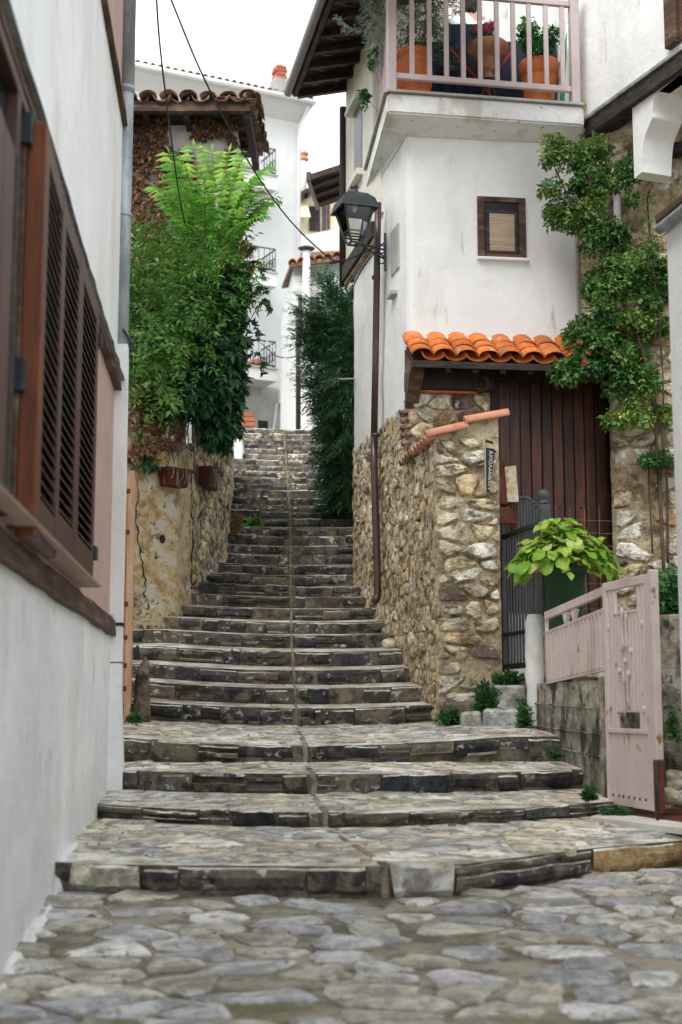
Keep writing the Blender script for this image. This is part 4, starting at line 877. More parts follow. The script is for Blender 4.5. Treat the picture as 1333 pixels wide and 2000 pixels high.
# ================================================================= stone pier with tile coping in front of the house
pr = thing('stone_pier', 'rubble stone pier with clay tile coping at the foot of the narrow steps', 'pier', RS(-.87, 0, -.2))
k0 = RS(-.88, 0, 0); PF = Fr((k0.x, k0.y), (1, .06), (0, -1)); sp = PF.hit(978, 1100)[0]
zp = PF.hit(850, 850)[1]; zp2 = PF.hit(985, 815)[1]
rough_wall(PF, 0.0, sp, -.35, zp + .02, .022, .020, 6., .45, 41).build('front_face', M['piermortar'], pr, True)
rough_wall(RS, -.87, .03, -.35, zp - .02, .024, .026, 6.5, .4, 31, stretch=.9).build('side_face', M['sidewall'], pr, True)
MB().box(PF, .1, sp - .02, -.85, -.3, -.3, zp).build('core', M['piermortar'], pr)
MB().hexa([PF(.02, -.42, zp - .01), PF(sp, -.42, zp - .01), PF(sp, 0, zp - .01), PF(.02, 0, zp - .01), PF(.02, -.42, zp + .03), PF(sp, -.42, zp2), PF(sp, 0, zp2), PF(.02, 0, zp + .03)]).build('cap', M['piermortar'], pr)
lay_stones(cells(0.008, sp - .004, -.22, zp - .02, .25, .125, .48), PF, M['pierstone'], pr, 'stone', .016, .030, skip=.07, jit=.09, dome=.25)
lay_stones(cells(-.865, -.01, -.1, zp - .08, .19, .11, .45), RS, M['sidestone'], pr, 'side_stone', .006, .016, skip=.30, dome=.3, jit=.1)
t_pale = meshof(barrel(.40, .062, .055, n=8), 'coping_tile', M['tile_pale'])
f0, f1 = PF(*(lambda q: (q[0], .03, q[1]))(PF.hit(832, 852, .03))), PF(*(lambda q: (q[0], .03, q[1]))(PF.hit(914, 832, .03)))
f2, f3 = PF(*(lambda q: (q[0], .03, q[1]))(PF.hit(908, 824, .03))), PF(*(lambda q: (q[0], .03, q[1]))(PF.hit(994, 808, .03)))
for a, c in ((f0, f1), (f2, f3)):
    me = meshof(barrel((c - a).length, .05, .045, n=8), 'coping_tile', M['tile_pale']); place_tile(me, a, c - a, (0, -.5, 1), pr, 'coping_tile')
t_sm = meshof(barrel(.24, .05, .042, n=6), 'coping_tile', M['tile_old']); t_sm2 = meshof(barrel(.24, .05, .042, n=6), 'coping_tile', M['tile_pale'])
for k in range(9):
    s = -.86 + k * .105; place_tile(t_sm2 if k < 5 else t_sm, RS(s, .075, zp - .06 - k * .006), tuple(RS(s, -.2, zp + .03) - RS(s, .075, zp - .06)), (0, 0, 1), pr, 'coping_tile', roll=U(-.1, .1))
for k in range(5): # tile ends stepping up at the house wall
    place_tile(t_sm, RS(.02 + .01 * k, .05, z_st - .35 + k * .07), (1, .1, .3), (0, 0, 1), pr, 'coping_tile', roll=U(-.2, .2))
# loose white boulder on the steps by the wall
def boulder(c, r, sq, m, seed):
    b = MB(); b.ball((0, 0, 0), 1, 14); V = []
    for v in b.v:
        p = Vector(v); k = 1 + .22 * noise.noise(p * 1.4 + Vector((seed, 0, 0))) + .1 * noise.noise(p * 3.5 + Vector((0, seed, 0)))
        V.append(Vector(c) + Vector((p.x * sq[0], p.y * sq[1], p.z * sq[2])) * r * k)
    b.v = [tuple(v) for v in V]; return b
def on_steps(x, y):
    for i in range(len(STEPS) - 1, -1, -1):
        if y >= front(i, x): return tread_z(i, x, y)
    return street_z(x, y)
c = P(760, 1215, 12.95)
tag(boulder((c.x, c.y, on_steps(c.x, c.y) + .035), .07, (1, .9, .75), 0, 3).build('boulder', M['flag'], None, True), 'pale round boulder lying on a step below the brown downpipe', 'boulder')
# ================================================================= neighbour at right: stone wall, jettied white storey, corbel
nb = thing('jettied_house', 'stone house with a white jettied upper storey and carved corbel at right', 'house', P(1260, 1100, 12.3))
nA, nB = P(1138, 700, 12.56), P(1400, 700, 11.9)
NF = Fr((nA.x, nA.y), (nB.x - nA.x, nB.y - nA.y), (0, -1)); s_d = NF.hit(1193, 900)[0]
z_can = zc_b + .0
rough_wall(NF, .0, 2.2, z_can, 5.6, .05, .02, 3.5, .4, 51).build('upper_stone_wall', M['piermortar'], nb, True)
rough_wall(NF, s_d, 2.2, -.1, z_can, .04, .02, 4., .4, 53).build('lower_stone_wall', M['piermortar'], nb, True)
lay_stones(cells(s_d + .02, 1.15, .6, z_can, .26, .14, .44), NF, M['pierstone'], nb, 'stone', .018, .022, skip=.2, dome=.3, jit=.1)
lay_stones(cells(.02, 1.15, z_can, 5.3, .28, .19, .44), NF, M['pierstone'], nb, 'stone', .022, .016, skip=.25, dome=.4, jit=.1)
jA = P(1138, 262, 12.60); jB = P(1322, 118, 11.2)
zj0 = (jA.z + jB.z) / 2
JW = Fr((jA.x, jA.y), (jB.x - jA.x, jB.y - jA.y), (-1, -.3)); jl = 4.0
MB().box(JW, -.5, jl, -3.5, 0, zj0 + .07, 9.5).build('jetty_wall', M['plaster'], nb)
MB().bbox(JW, -.02, jl, -.16, .03, zj0 - .10, zj0 + .068, .01).build('jetty_beam', M['hbeam'], nb)
MB().bbox(JW, -.05, jl, .0, .05, zj0 + .05, zj0 + .085, .004).build('jetty_flashing', M['galv'], nb)
MB().box(JW, .3, jl, -3.4, -.17, zj0 - .02, zj0 + .06).build('jetty_soffit', M['plaster_old'], nb)
qs = JW.hit(1243, 280, -.05)[0]; zc0 = JW.hit(1245, 350, -.05)[1]
prof = [(0, zj0 - .10), (0, zc0), (.12, zc0 + .02), (.13, zc0 + .12), (.17, zc0 + .30), (.26, zc0 + .40), (.30, zc0 + .44), (.30, zc0 + .50), (.34, zc0 + .60), (.42, zc0 + .68), (.50, zc0 + .70), (.52, zc0 + .80), (.62, zc0 + .88), (.7, zj0 - .10)]
sp_ = [prof[0], prof[1], prof[2]] + [(p.x, p.y) for p in spline([Vector((a, b, 0)) for a, b in prof[2:]], 4)][1:]
MB().prism([JW(qs + a, -.02, h) for a, h in sp_], tuple(JW(0, -.30, 0) - JW(0, 0, 0))).build('corbel', M['plaster'], nb)
qh = JW.hit(1310, 108); MB().bbox(JW, qh[0], qh[0] + .16, -.02, .06, zj0 + .15, 9, .008).build('window_post', M['trim'], nb)
MB().bbox(JW, qh[0] + .17, qh[0] + 1.2, -.02, .03, zj0 + .15, 9, .008).build('window_shutter', M['trim'], nb)
MB().bbox(NF, NF.hit(1296, 300)[0], 2.2, .02, .14, NF.hit(1310, 313)[1], NF.hit(1310, 292)[1], .006).build('tie_beam', M['hbeam'], nb)
a = NF.hit(1203, 380, .06); MB().bbox(NF, a[0] - .02, a[0] + .03, .02, .07, NF.hit(1203, 535)[1], a[1], .004).build('corner_board', M['whitepaint'], nb)
# near white wall at the right edge
w0_ = P(1302, 440, 7.4)
EW = Fr((w0_.x, w0_.y), (.19, -1), (-1, 0)); ew = thing('edge_house', 'pale grey rendered wall end with dark coping at the right edge', 'wall', EW(1, -.3, -1.2))
zE = EW.hit(1302, 432)[1]
MB().box(EW, 0, 9, -1.5, 0, -3, zE).build('wall', M['plaster'], ew)
MB().bbox(EW, -.06, 9, -1.5, .04, zE + .002, zE + .05, .006).build('coping', M['trim'], ew)
MB().tube([EW(-.02, .03, zE - .04), EW(9, .03, zE - .04)], .03, 8).build('gutter', M['galv'], ew, True)
# ================================================================= street lantern on its bracket
ld = 12.95
lc = P(693, 430, ld)
ln = thing('street_lantern', 'grey metal street lantern with glass panes on a scrolled wall bracket', 'lantern', P(693, 480, ld))
px_m = lambda n: n / F * ld
rot = math.radians(18)
def sq(w, z, r=rot): return [Vector((lc.x + w * math.cos(r + PI / 4 + k * PI / 2) * 1.414 / 2, lc.y + w * math.sin(r + PI / 4 + k * PI / 2) * 1.414 / 2, z)) for k in range(4)]
z_ = lambda py: P(693, py, ld).z
def frust(levels):
    V = []; f = []
    for w, z in levels: V += sq(w, z)
    for k in range(len(levels) - 1): f += [(k * 4 + q, k * 4 + (q + 1) % 4, k * 4 + 4 + (q + 1) % 4, k * 4 + 4 + q) for q in range(4)]
    return MB().add(V, f + [(3, 2, 1, 0), tuple(len(V) - 4 + q for q in range(4))])
# hood: hollow skirt with a lid
outer = [(.37, z_(413)), (.31, z_(393)), (.185, z_(381)), (.10, z_(379))]; V = []
for w, z in outer: V += sq(w, z)
for w, z in [(.36, z_(413)), (.30, z_(394)), (.175, z_(383))]: V += sq(w, z)
f = [(k * 4 + q, k * 4 + (q + 1) % 4, k * 4 + 4 + (q + 1) % 4, k * 4 + 4 + q) for k in (0, 1, 2, 4, 5) for q in range(4)] + [(12, 13, 14, 15), (24, 25, 26, 27)] + [(q, (q + 1) % 4, 16 + (q + 1) % 4, 16 + q) for q in range(4)]
MB().add(V, f).build('hood', M['lamp'], ln)
MB().lathe([(.05, 0), (.045, .025), (.03, .03), (.03, .055), (.038, .06), (.038, .085), (.02, .095)], (lc.x, lc.y, z_(380)), 12).build('finial', M['lamp'], ln, True)
a, b = sq(.29, z_(408)), sq(.155, z_(462)); c = sq(.10, z_(476))
cg = MB()
for q in range(4):
    cg.bar(a[q], b[q], .016); cg.bar(b[q], c[q], .016)
    cg.bar(a[q], a[(q + 1) % 4], .016); cg.bar(b[q], b[(q + 1) % 4], .014); cg.bar(c[q], c[(q + 1) % 4], .018)
    m1 = [p + (w - p) * .88 for p, w in zip(a, b)]; cg.bar(m1[q], m1[(q + 1) % 4], .012)
cg.build('cage', M['lamp'], ln)
for q in range(4): MB().add([a[q], a[(q + 1) % 4], b[(q + 1) % 4], b[q]] + [v + (Vector((lc.x, lc.y, v.z)) - v) * .02 for v in (a[q], a[(q + 1) % 4], b[(q + 1) % 4], b[q])], [(0, 1, 2, 3), (7, 6, 5, 4), (0, 4, 5, 1), (1, 5, 6, 2), (2, 6, 7, 3), (3, 7, 4, 0)]).build('pane', M['lampglass'], ln)
MB().lathe([(.01, 0), (.022, .02), (.026, .05), (.016, .09), (.014, .12)], (lc.x, lc.y, z_(395) - .10), 10).build('bulb', M['whitepaint'], ln, True)
bk = MB(); wp = RS.hit(753, 490, .03); W = RS(wp[0], .03, wp[1]); tip = P(700, 474, ld); foot = Vector((W.x, W.y, RS.hit(753, 530, .03)[1])); top = Vector((W.x, W.y, RS.hit(753, 455, .03)[1]))
bk.bar(top, foot, .028, .012)
arm = Vector((W.x, W.y, P(753, 476, ld).z)); bk.tube([arm, Vector((lc.x + .05, lc.y, z_(476))), Vector((lc.x, lc.y, z_(477)))], .010, 6)
bk.tube(spline([Vector((W.x, W.y, foot.z + .12)), (Vector((W.x, W.y, foot.z + .12)) * .6 + tip * .4) + Vector((0, 0, -.01)), tip], 6), .010, 6)
br = bk.build('bracket', M['iron'], ln)
for k, zz in enumerate((.30, .13)):
    cc = Vector((W.x, W.y, foot.z + zz * .6 + .03)) + (tip - W).normalized() * .055; e = (tip - W); e.z = 0; e.normalize()
    MB().tube([cc + e * .05 * math.cos(t) + Vector((0, 0, .045 * math.sin(t))) for t in [x * PI / 10 for x in range(-8, 9)]], .007, 5).build('scroll', M['iron'], br, True)
# ================================================================= overhead cables
def cable(pts, r, label, m='cable', n=10, grp='wires strung over the alley'): tag(MB().tube(spline(pts, n), r, 6).build('overhead_cable' if grp else 'cord', M[m], None, True), label, 'cable' if grp else 'cord', grp)
cable([P(301, -120, 7.0), P(312, 80, 8.6), P(335, 270, 11), P(352, 390, 12.6), P(370, 472, 14.0)], .0065, 'thick dark cable dropping into the green shrub on the left')
cable([P(305, -80, 6.8), P(345, 25, 7.6), P(400, 155, 9), P(470, 290, 10.6), P(550, 410, 11.8), P(618, 482, 12.6), P(665, 510, 13.0), P(740, 480, 13.0)], .0068, 'long dark cable running down from the sky to the lantern bracket')
cable([P(752, 472, 12.95), P(715, 515, 13.05), P(690, 560, 13.6), P(682, 585, 14.2)], .006, 'thin black wire hanging down from the lantern to the white wall')
cable([P(692, 740, 14.6), P(650, 738, 17.), P(600, 722, 22.), P(545, 690, 30.), P(500, 640, 36.)], .010, 'pale slack wire from the white wall to the far balconies', 'wire')
cable([P(625, 640, 24.), P(590, 690, 27.), P(545, 697, 31.), P(510, 670, 36.)], .014, 'dark slack wire looping in front of the far drainpipe')
# ================================================================= black iron gate beside the pier
g0, g1 = P(985, 1150, 12.2), P(1066, 1150, 11.12)
GF = Fr((g0.x, g0.y), (g1.x - g0.x, g1.y - g0.y), (-1, -.2)); gl = math.hypot(g1.x - g0.x, g1.y - g0.y)
ig = thing('iron_gate', 'dark grey iron gate with ball-topped bars between the pier and plant pot', 'gate', GF(0, 0, P(985, 1310, 12.2).z))
gz0 = P(985, 1308, 12.2).z; gzt = P(983, 1018, 12.2).z
MB().bbox(GF, -.03, .03, -.03, .03, gz0 - .02, gzt - .03, .005).build('stile', M['iron'], ig); MB().ball(GF(0, 0, gzt), .036, 12).build('ball', M['iron'], ig, True)
MB().bbox(GF, gl - .045, gl + .045, -.045, .045, gz0 - .35, P(1066, 985, 11.12).z, .008).build('post', M['iron'], ig)
zz = P(1066, 985, 11.12).z; MB().lathe([(.045, 0), (.045, .02), (.03, .025), (.046, .045), (.052, .075), (.042, .105), (.015, .12)], GF(gl, 0, zz), 14).build('ball', M['iron'], ig, True)
gR = gl - .08; MB().bbox(GF, gR - .02, gR + .02, -.02, .02, gz0 - .01, gzt + .05, .004).build('stile', M['iron'], ig)
for z, w in ((gz0, .045), (gz0 + .28, .03), (gzt - .16, .04)): MB().bbox(GF, .03, gR - .02, -.018, .018, z, z + w, .004).build('rail', M['iron'], ig)
nb_ = 11
for k in range(nb_):
    s = .03 + (gR - .05) * (k + 1) / (nb_ + 1); rise = .16 * math.sin(PI * (k + 1) / (nb_ + 1)) + .03
    MB().bbox(GF, s - .009, s + .009, -.009, .009, gz0 + .045, gzt + rise - .08, .002).build('bar', M['iron'], ig)
    MB().ball(GF(s, 0, gzt + rise - .065), .019, 8).build('bar_ball', M['iron'], ig, True)
# mailbox and sign on the pier
mb_ = thing('letter_box', 'rusty brown letter box with white enamel front next to the pier', 'letter box', P(985, 985, 11.7))
mf = Fr((P(980, 950, 11.75).x, 11.75), (1, .35), (0, -1))
ha, hb_ = P(990, 985, 11.75).z, P(990, 905, 11.75).z
MB().bbox(mf, -.05, .10, -.14, .0, ha, hb_ - .02, .008).build('body', M['rust'], mb_)
MB().add([mf(-.05, .0, hb_ - .02), mf(.10, 0, hb_ - .02), mf(.10, -.14, hb_ - .02), mf(-.05, -.14, hb_ - .02), mf(.0, 0, hb_ + .04), mf(.0, -.14, hb_ + .04)], [(0, 1, 4), (1, 2, 5, 4), (2, 3, 5), (3, 0, 4, 5), (0, 3, 2, 1)]).build('lid', M['rust'], mb_)
MB().hexa([mf(.045, .005, ha + .02), mf(.135, .03, ha + .02), mf(.135, .045, ha + .02), mf(.045, .02, ha + .02), mf(.025, .005, hb_ - .03), mf(.115, .03, hb_ - .02), mf(.115, .045, hb_ - .02), mf(.025, .02, hb_ - .03)]).build('flap', M['rustwhite'], mb_)
MB().bbox(mf, -.05, .22, -.04, -.01, ha - .16, ha - .02, .006).build('plate', M['rust'], mb_)
sg = thing('name_sign', 'narrow black sign with white vertical lettering on the stone pier', 'sign', P(958, 965, 11.45))
q0 = PF.hit(950, 962, .075); q1 = PF.hit(966, 878, .075)
b = MB(); s0 = q0[0]; hh0, hh1 = q0[1], q1[1]
out_l = [(s0, hh0), (s0 + .028, hh0 + .004), (s0 + .074, hh1 - .03), (s0 + .092, hh1 - .02), (s0 + .066, hh1 + .005), (s0 + .0, hh1 + .015)]
b.prism([PF(a, .065, h) for a, h in out_l], tuple(PF(0, .085, 0) - PF(0, .065, 0))); b.build('board', M['sign'], sg)
b = MB(); b.prism([PF(a, .066, h) for a, h in ((s0 + .0, hh1 + .06), (s0 + .06, hh1 + .045), (s0 + .062, hh1 + .065), (s0 + .0, hh1 + .08))], tuple(PF(0, .084, 0) - PF(0, .065, 0))); b.build('top_strip', M['sign'], sg)
MB().bbox(PF, s0 - .008, s0 + .0, .06, .086, hh0 - .01, hh1 + .02, .001).build('edge_strip', M['wire'], sg)
tx = bpy.data.curves.new('lettering', 'FONT'); tx.body = 'ΑΧΙΟΛΑΜΕΙΟΥ'; tx.size = .046; tx.extrude = .001; tx.space_character = 1.02
to = bpy.data.objects.new('tmp', tx); COL.objects.link(to); bpy.context.view_layer.update()
me = bpy.data.meshes.new_from_object(to.evaluated_get(bpy.context.evaluated_depsgraph_get())); bpy.data.objects.remove(to)
xs_ = [v.co.x for v in me.vertices]; Lt = max(xs_) - min(xs_); k_ = (hh1 - hh0 - .03) / Lt
for v in me.vertices:
    x, y, z = v.co; along = (x - min(xs_)) * k_
    f_ = along / (hh1 - hh0); sc_ = 1.0 - .5 * f_; v.co = PF(s0 + .012 + (.016 * (1 - f_)) + y * sc_, .0865 + z, hh1 - .012 - along)
me.materials.append(M['whitepaint']); link('lettering', me, sg)
# ================================================================= concrete wall, pink railing and gate
cA, cB, cG = P(1040, 1335, 10.95), P(1186, 1330, 9.35), P(1292, 1580, 8.35)
CF = Fr((cA.x, cA.y), (cB.x - cA.x, cB.y - cA.y), (-1, -.2)); cl = math.hypot(cB.x - cA.x, cB.y - cA.y)
zc1 = CF.hit(1050, 1332)[1]; zc2 = CF.hit(1183, 1327)[1]
cw = thing('concrete_wall', 'low stained concrete wall with board marks under the pink railing', 'wall', CF(cl / 2, -.1, -.6))
b = rough_wall(CF, .06, cl - .09, -1.1, zc1 - .01, .05, .012, 3., .2, 61); b.build('wall', M['concrete'], cw, True)
for z in (zc1 - .16, zc1 - .33, zc1 - .47):
    cp = [CF(.08 + (cl - .2) * k / 20, .010, z - .04 * k / 20 + .008 * noise.noise((k, z, 0))) for k in range(21)]; MB().tube(cp, .006, 5).build('board_mark', M['concrete'], cw, True)
MB().bbox(CF, cl - .10, cl + .02, -.22, .025, -1.1, zc2 + .02, .008).build('end_post', M['concrete'], cw)
wp_ = MB(); V = []; lv = [(-.35, .07), (-.1, .062), (.0, .066), (zc1 - .05, .06), (zc1 + .05, .075), (zc1 + .12, .066), (zc1 + .2, .072), (zc1 + .3, .064), (CF.hit(1050, 1215)[1], .066), (CF.hit(1050, 1198)[1], .05)]
for z, w in lv:
    for q in range(8):
        a = PI / 8 + q * PI / 4; V.append(CF(.035 + w * 1.15 * math.cos(a) * 1.05, -.02 + w * 1.15 * math.sin(a), z))
wp_.add(V, [(k * 8 + q, k * 8 + (q + 1) % 8, k * 8 + 8 + (q + 1) % 8, k * 8 + 8 + q) for k in range(len(lv) - 1) for q in range(8)] + [tuple(range(8)), tuple(len(V) - 8 + q for q in range(8))])
wp_.build('white_post', M['plaster_old'], cw, True)
pk = thing('pink_railing', 'pale pink metal railing of close upright bars on the concrete wall', 'railing', CF(cl / 2, 0, zc1))
rA, rB = CF.hit(1068, 1200)[0], CF.hit(1184, 1200)[0]
rt0, rt1 = CF.hit(1068, 1203)[1], CF.hit(1184, 1153)[1]; rb0, rb1 = CF.hit(1068, 1333)[1], CF.hit(1184, 1306)[1]; rm0, rm1 = CF.hit(1068, 1237)[1], CF.hit(1184, 1190)[1]
pm = M['pinkmetal']; L_ = lambda a, b, k: a + (b - a) * k
MB().bar(CF(rA, 0, rt0), CF(rB, 0, rt1), .035, .055).build('top_rail', pm, pk); MB().bar(CF(rA, 0, rm0), CF(rB, 0, rm1), .03, .022).build('rail', pm, pk); MB().bar(CF(rA, 0, rb0), CF(rB, 0, rb1), .03, .025).build('rail', pm, pk)
MB().bar(CF(rA, 0, rt0), CF(rA, 0, rb0), .025).build('stile', pm, pk); MB().bar(CF(rB, 0, rt1), CF(rB, 0, rb1), .025).build('stile', pm, pk)
for k in range(17): s = (k + .5) / 17; x = L_(rA, rB, s); MB().bar(CF(x, .003, L_(rb0, rb1, s)), CF(x, .003, L_(rm0, rm1, s)), .024, .040, (CF.a.x, CF.a.y, 0)).build('bar', pm, pk)
for k in (.36, .5): # cast leaf ornament
    x = L_(rA, rB, k); z = L_(rm0, rm1, k) + .02
    for a in (-.5, .1, .7): MB().bar(CF(x, 0, z - .01), CF(x + .09 * math.sin(a), 0, z + .085 * math.cos(a)), .028, .012).build('leaf_ornament', pm, pk)
for k in (.45,): x = L_(rA, rB, k); MB().bar(CF(x, -.01, zc1 - .05), CF(x, -.01, L_(rb0, rb1, k)), .02).build('foot', M['rustmetal'], pk)
# gate leaf
pg = thing('pink_gate', 'open pale pink metal gate leaf with cast ornaments and rusty foot', 'gate', P(1240, 1590, 8.8))
e0, e1 = P(1188, 1400, 9.28), P(1284, 1400, 8.55)
PG = Fr((e0.x, e0.y), (e1.x - e0.x, e1.y - e0.y), (-1, -.2)); gw = math.hypot(e1.x - e0.x, e1.y - e0.y)
G0 = lambda py: PG.hit(1190, py)[1]
G1 = lambda py: PG.hit(1285, py)[1]
gb, gt_ = (G0(1572) + G1(1582)) / 2, (G0(1148) + G1(1106)) / 2
gp = (G0(1432) + G1(1434)) / 2
for a, c in ((0, .045), (gw - .10, gw - .03)): MB().bbox(PG, a, c, -.02, .02, gb, gt_, .004).build('stile', pm, pg)
MB().bbox(PG, gw - .028, gw + .014, -.03, .025, gb + .3, gt_ + .02, .006).build('hinge_post', pm, pg); MB().bbox(PG, gw - .028, gw + .014, -.03, .025, gb - .01, gb + .298, .006).build('hinge_post', M['rust'], pg)
MB().bbox(PG, .045, gw - .10, -.018, .018, gt_ - .055, gt_, .004).build('rail', pm, pg); MB().bbox(PG, .045, gw - .10, -.022, .022, gp - .0, gp + .03, .004).build('rail', pm, pg)
pn = MB().bbox(PG, .045, gw - .10, -.008, .010, gb, gp - .001, .003).build('panel', pm, pg)
for k in range(7): s = .09 + (gw - .26) * k / 6 + U(-.01, .01); MB().ball(PG(s, .012, gb + .06), .010, 6, (1, .4, 1)).build('rust_spot', M['rust'], pn)
xs2 = [.045 + (gw - .145) * k / 11 for k in range(12)]
zi0, zi1 = gp + .15, gt_ - .22
for k, s in enumerate(xs2[1:-1]):
    out_b = k < 1 or k > 8
    z0, z1 = (gp + .03, gt_ - .055) if out_b or k in (1, 8) else (zi0, zi1)
    MB().bbox(PG, s - .017, s + .017, -.012, .012, z0, z1, .003).build('bar', pm, pg)
MB().bbox(PG, xs2[2], xs2[-3], -.014, .014, zi0 - .02, zi0, .003).build('rail', pm, pg); MB().bbox(PG, xs2[2], xs2[-3], -.014, .014, zi1, zi1 + .02, .003).build('rail', pm, pg)
mx_ = (xs2[0] + xs2[-1]) / 2
def spear(s, z0, z1, w=.02):
    b = MB(); d = .02
    b.lathe([(.004, 0), (w * .5, .02), (w, .05), (w * .4, .075), (w * .35, abs(z1 - z0) - .06), (w * .7, abs(z1 - z0) - .04), (.004, abs(z1 - z0))], PG(s, d, min(z0, z1)), 8); b.build('ornament', pm, pg, True)
zc_ = (zi0 + zi1) / 2
for dz in (-1, 1):
    spear(mx_ - .03, zc_ + dz * .06, zc_ + dz * .34, .018); spear(mx_ + .03, zc_ + dz * .08, zc_ + dz * .30, .016)
for a, dz in ((-.09, -.06), (.09, .06), (-.05, .08), (.05, -.08), (0, 0), (.03, .1), (-.03, -.12)): MB().ball(PG(mx_ + a, .018, zc_ + dz), .017, 8, (1, .6, 1.3)).build('rosette', pm, pg, True)
for s in (xs2[1] - .01, xs2[-2] + .01):
    for dz in (.22, -.30): MB().ball(PG(s, .018, zc_ + dz), .017, 8, (.8, .6, 1.6)).build('rosette', pm, pg, True)
MB().tube([PG(gw + .05, .04, gb - .12), PG(gw + .05, .04, gb + .3)], .010, 6).build('drop_bolt', M['black'], pg, True)
# threshold slab and tiled floor behind the gate
th = MB(); t0 = P(1150, 1592, 8.75); zt_h = gb - .045
hx = [(t0.x, t0.y), (P(1345, 1640, 8.0).x, 7.85), (4, 7.4), (4, 9.6), (P(1190, 1575, 9.4).x, 9.35)]
bt = MB(); bt.prism([(x, y, zt_h - .035) for x, y in hx], (0, 0, .035)); struct(bt.build('threshold', M['marble']), 'pale marble threshold slab under the pink gate', 'threshold')
bt = MB(); bt.prism([(x, y, zt_h - .6) for x, y in [(hx[0][0] + .03, hx[0][1] + .03), (hx[1][0] + .03, hx[1][1] + .05), (4, 7.5), (4, 9.6), (hx[4][0] + .05, 9.4)]], (0, 0, .564)); struct(bt.build('threshold_base', M['concrete']), 'concrete base under the marble threshold', 'base')
bt = MB(); fl = [(P(1215, 1585, 9.0).x, 9.0), (P(1345, 1600, 8.3).x, 8.3), (4, 8.2), (4, 9.5), (P(1215, 1570, 9.3).x + .05, 9.4)]
bt.prism([(x, y, zt_h + .001) for x, y in fl], (0, 0, .006)); struct(bt.build('yard_floor', M['rust']), 'dark red tiled floor behind the pink gate', 'floor')
# terrace behind the concrete wall and garden wall behind the gate
zt_r = .22
bt = MB(); ter = [CF(.05, -.2, 0), CF(cl, -.2, 0), Vector((4, 9.4, 0)), Vector((4, 13.2, 0)), Vector((.9, 12.7, 0)), Vector((1.0, 11.75, 0)), Vector((1.40, 11.5, 0))]
bt.prism([(p.x, p.y, -1.0) for p in ter], (0, 0, 1.0 + zt_r)); struct(bt.build('terrace', M['stepmortar']), 'earth terrace behind the concrete wall and iron gate', 'terrace')
gA, gB = P(1205, 1400, 9.6), P(1400, 1400, 9.15)
GW = Fr((gA.x, gA.y), (gB.x - gA.x, gB.y - gA.y), (0, -1))
tag(rough_wall(GW, .05, 2, -1., GW.hit(1310, 1200)[1], .06, .012, 3, .2, 71).build('garden_wall', M['concrete'], None, True), 'grey concrete garden wall seen behind the pink gate', 'wall')
rbl = thing('rubble_heap', 'small heap of brown stones on the ground behind the pink gate', 'stones', P(1312, 1570, 8.9))
for px, py, r in ((1312, 1555, .07), (1325, 1530, .06), (1318, 1515, .05), (1333, 1560, .07), (1303, 1572, .04)):
    boulder(P(px, py, 8.85), r, (1.2, .9, .8), 0, px).build('stone', M['pierstone'], rbl, True)
# two rough stone steps up to the iron gate
gs = rootstruct('gate_steps', P(970, 1425, 11.0), 'two rough stone steps leading up to the iron gate', 'steps')
def roughbox(fr_, s0, s1, t0, t1, h0, h1, m, parent, name='step_stone', seed=0, amp=.02):
    bm = bmesh.new(); tmp = MB().box(fr_, s0, s1, t0, t1, h0, h1); vs = [bm.verts.new(x) for x in tmp.v]
    for f in tmp.f: bm.faces.new([vs[i] for i in f])
    bmesh.ops.bevel(bm, geom=list(bm.edges), offset=.02, segments=1, affect='EDGES'); bmesh.ops.subdivide_edges(bm, edges=list(bm.edges), cuts=1)
    for v in bm.verts: v.co += Vector((noise.noise(v.co * 6 + Vector((seed, 0, 0))), noise.noise(v.co * 6 + Vector((0, seed, 3))), noise.noise(v.co * 6 + Vector((0, 7, seed))))) * amp
    b = MB(); bm.verts.index_update(); b.add([v.co for v in bm.verts], [[q.index for q in f.verts] for f in bm.faces]); bm.free()
    return b.build(name, m, parent)
GS = Fr((P(905, 1425, 11.0).x, 11.0), (1, .02), (0, -1)); zz0 = P(960, 1426, 11.0).z - .05; zz1 = P(970, 1384, 11.0).z
a = [GS.hit(px, 1400)[0] for px in (905, 945, 1018)]
roughbox(GS, a[0], a[1] - .01, -.3, .0, zz0, zz1 - .02, M['flag'], gs, seed=1); roughbox(GS, a[1], a[2], -.35, .02, zz0, zz1, M['flag'], gs, seed=2)
roughbox(GS, a[1] + .10, a[2] + .10, -.75, -.30, zz0, P(1000, 1338, 11.3).z, M['flag'], gs, seed=4); roughbox(GS, a[0] - .1, a[1] + .1, -.6, -.31, zz0, zz1 + .05, M['stepmortar'], gs, seed=6)
# ================================================================= lime plant in a green pot
pc = P(1104, 1180, 10.75); zpot0 = P(1104, 1240, 10.75).z; zpot1 = P(1104, 1108, 10.75).z
ped = MB().bbox(Fr((pc.x, pc.y), (1, 0), (0, -1)), -.15, .22, -.22, .16, zt_r, zpot0 - .002, .02)
tag(ped.build('stone_ledge', M['piermortar']), 'low stone ledge under the green plant pot', 'ledge')
pt = thing('green_pot', 'dark green flower pot behind the pink railing', 'pot', (pc.x, pc.y, zpot0))
MB().lathe([(.12, 0), (.125, .02), (.155, zpot1 - zpot0 - .06), (.17, zpot1 - zpot0 - .055), (.172, zpot1 - zpot0), (.155, zpot1 - zpot0), (.15, zpot1 - zpot0 - .05)], (pc.x, pc.y, zpot0), 24).build('body', M['greenpot'], pt, True)
MB().lathe([(.15, 0), (.08, .012)], (pc.x, pc.y, zpot1 - .05), 20).build('soil', M['soil'], pt)
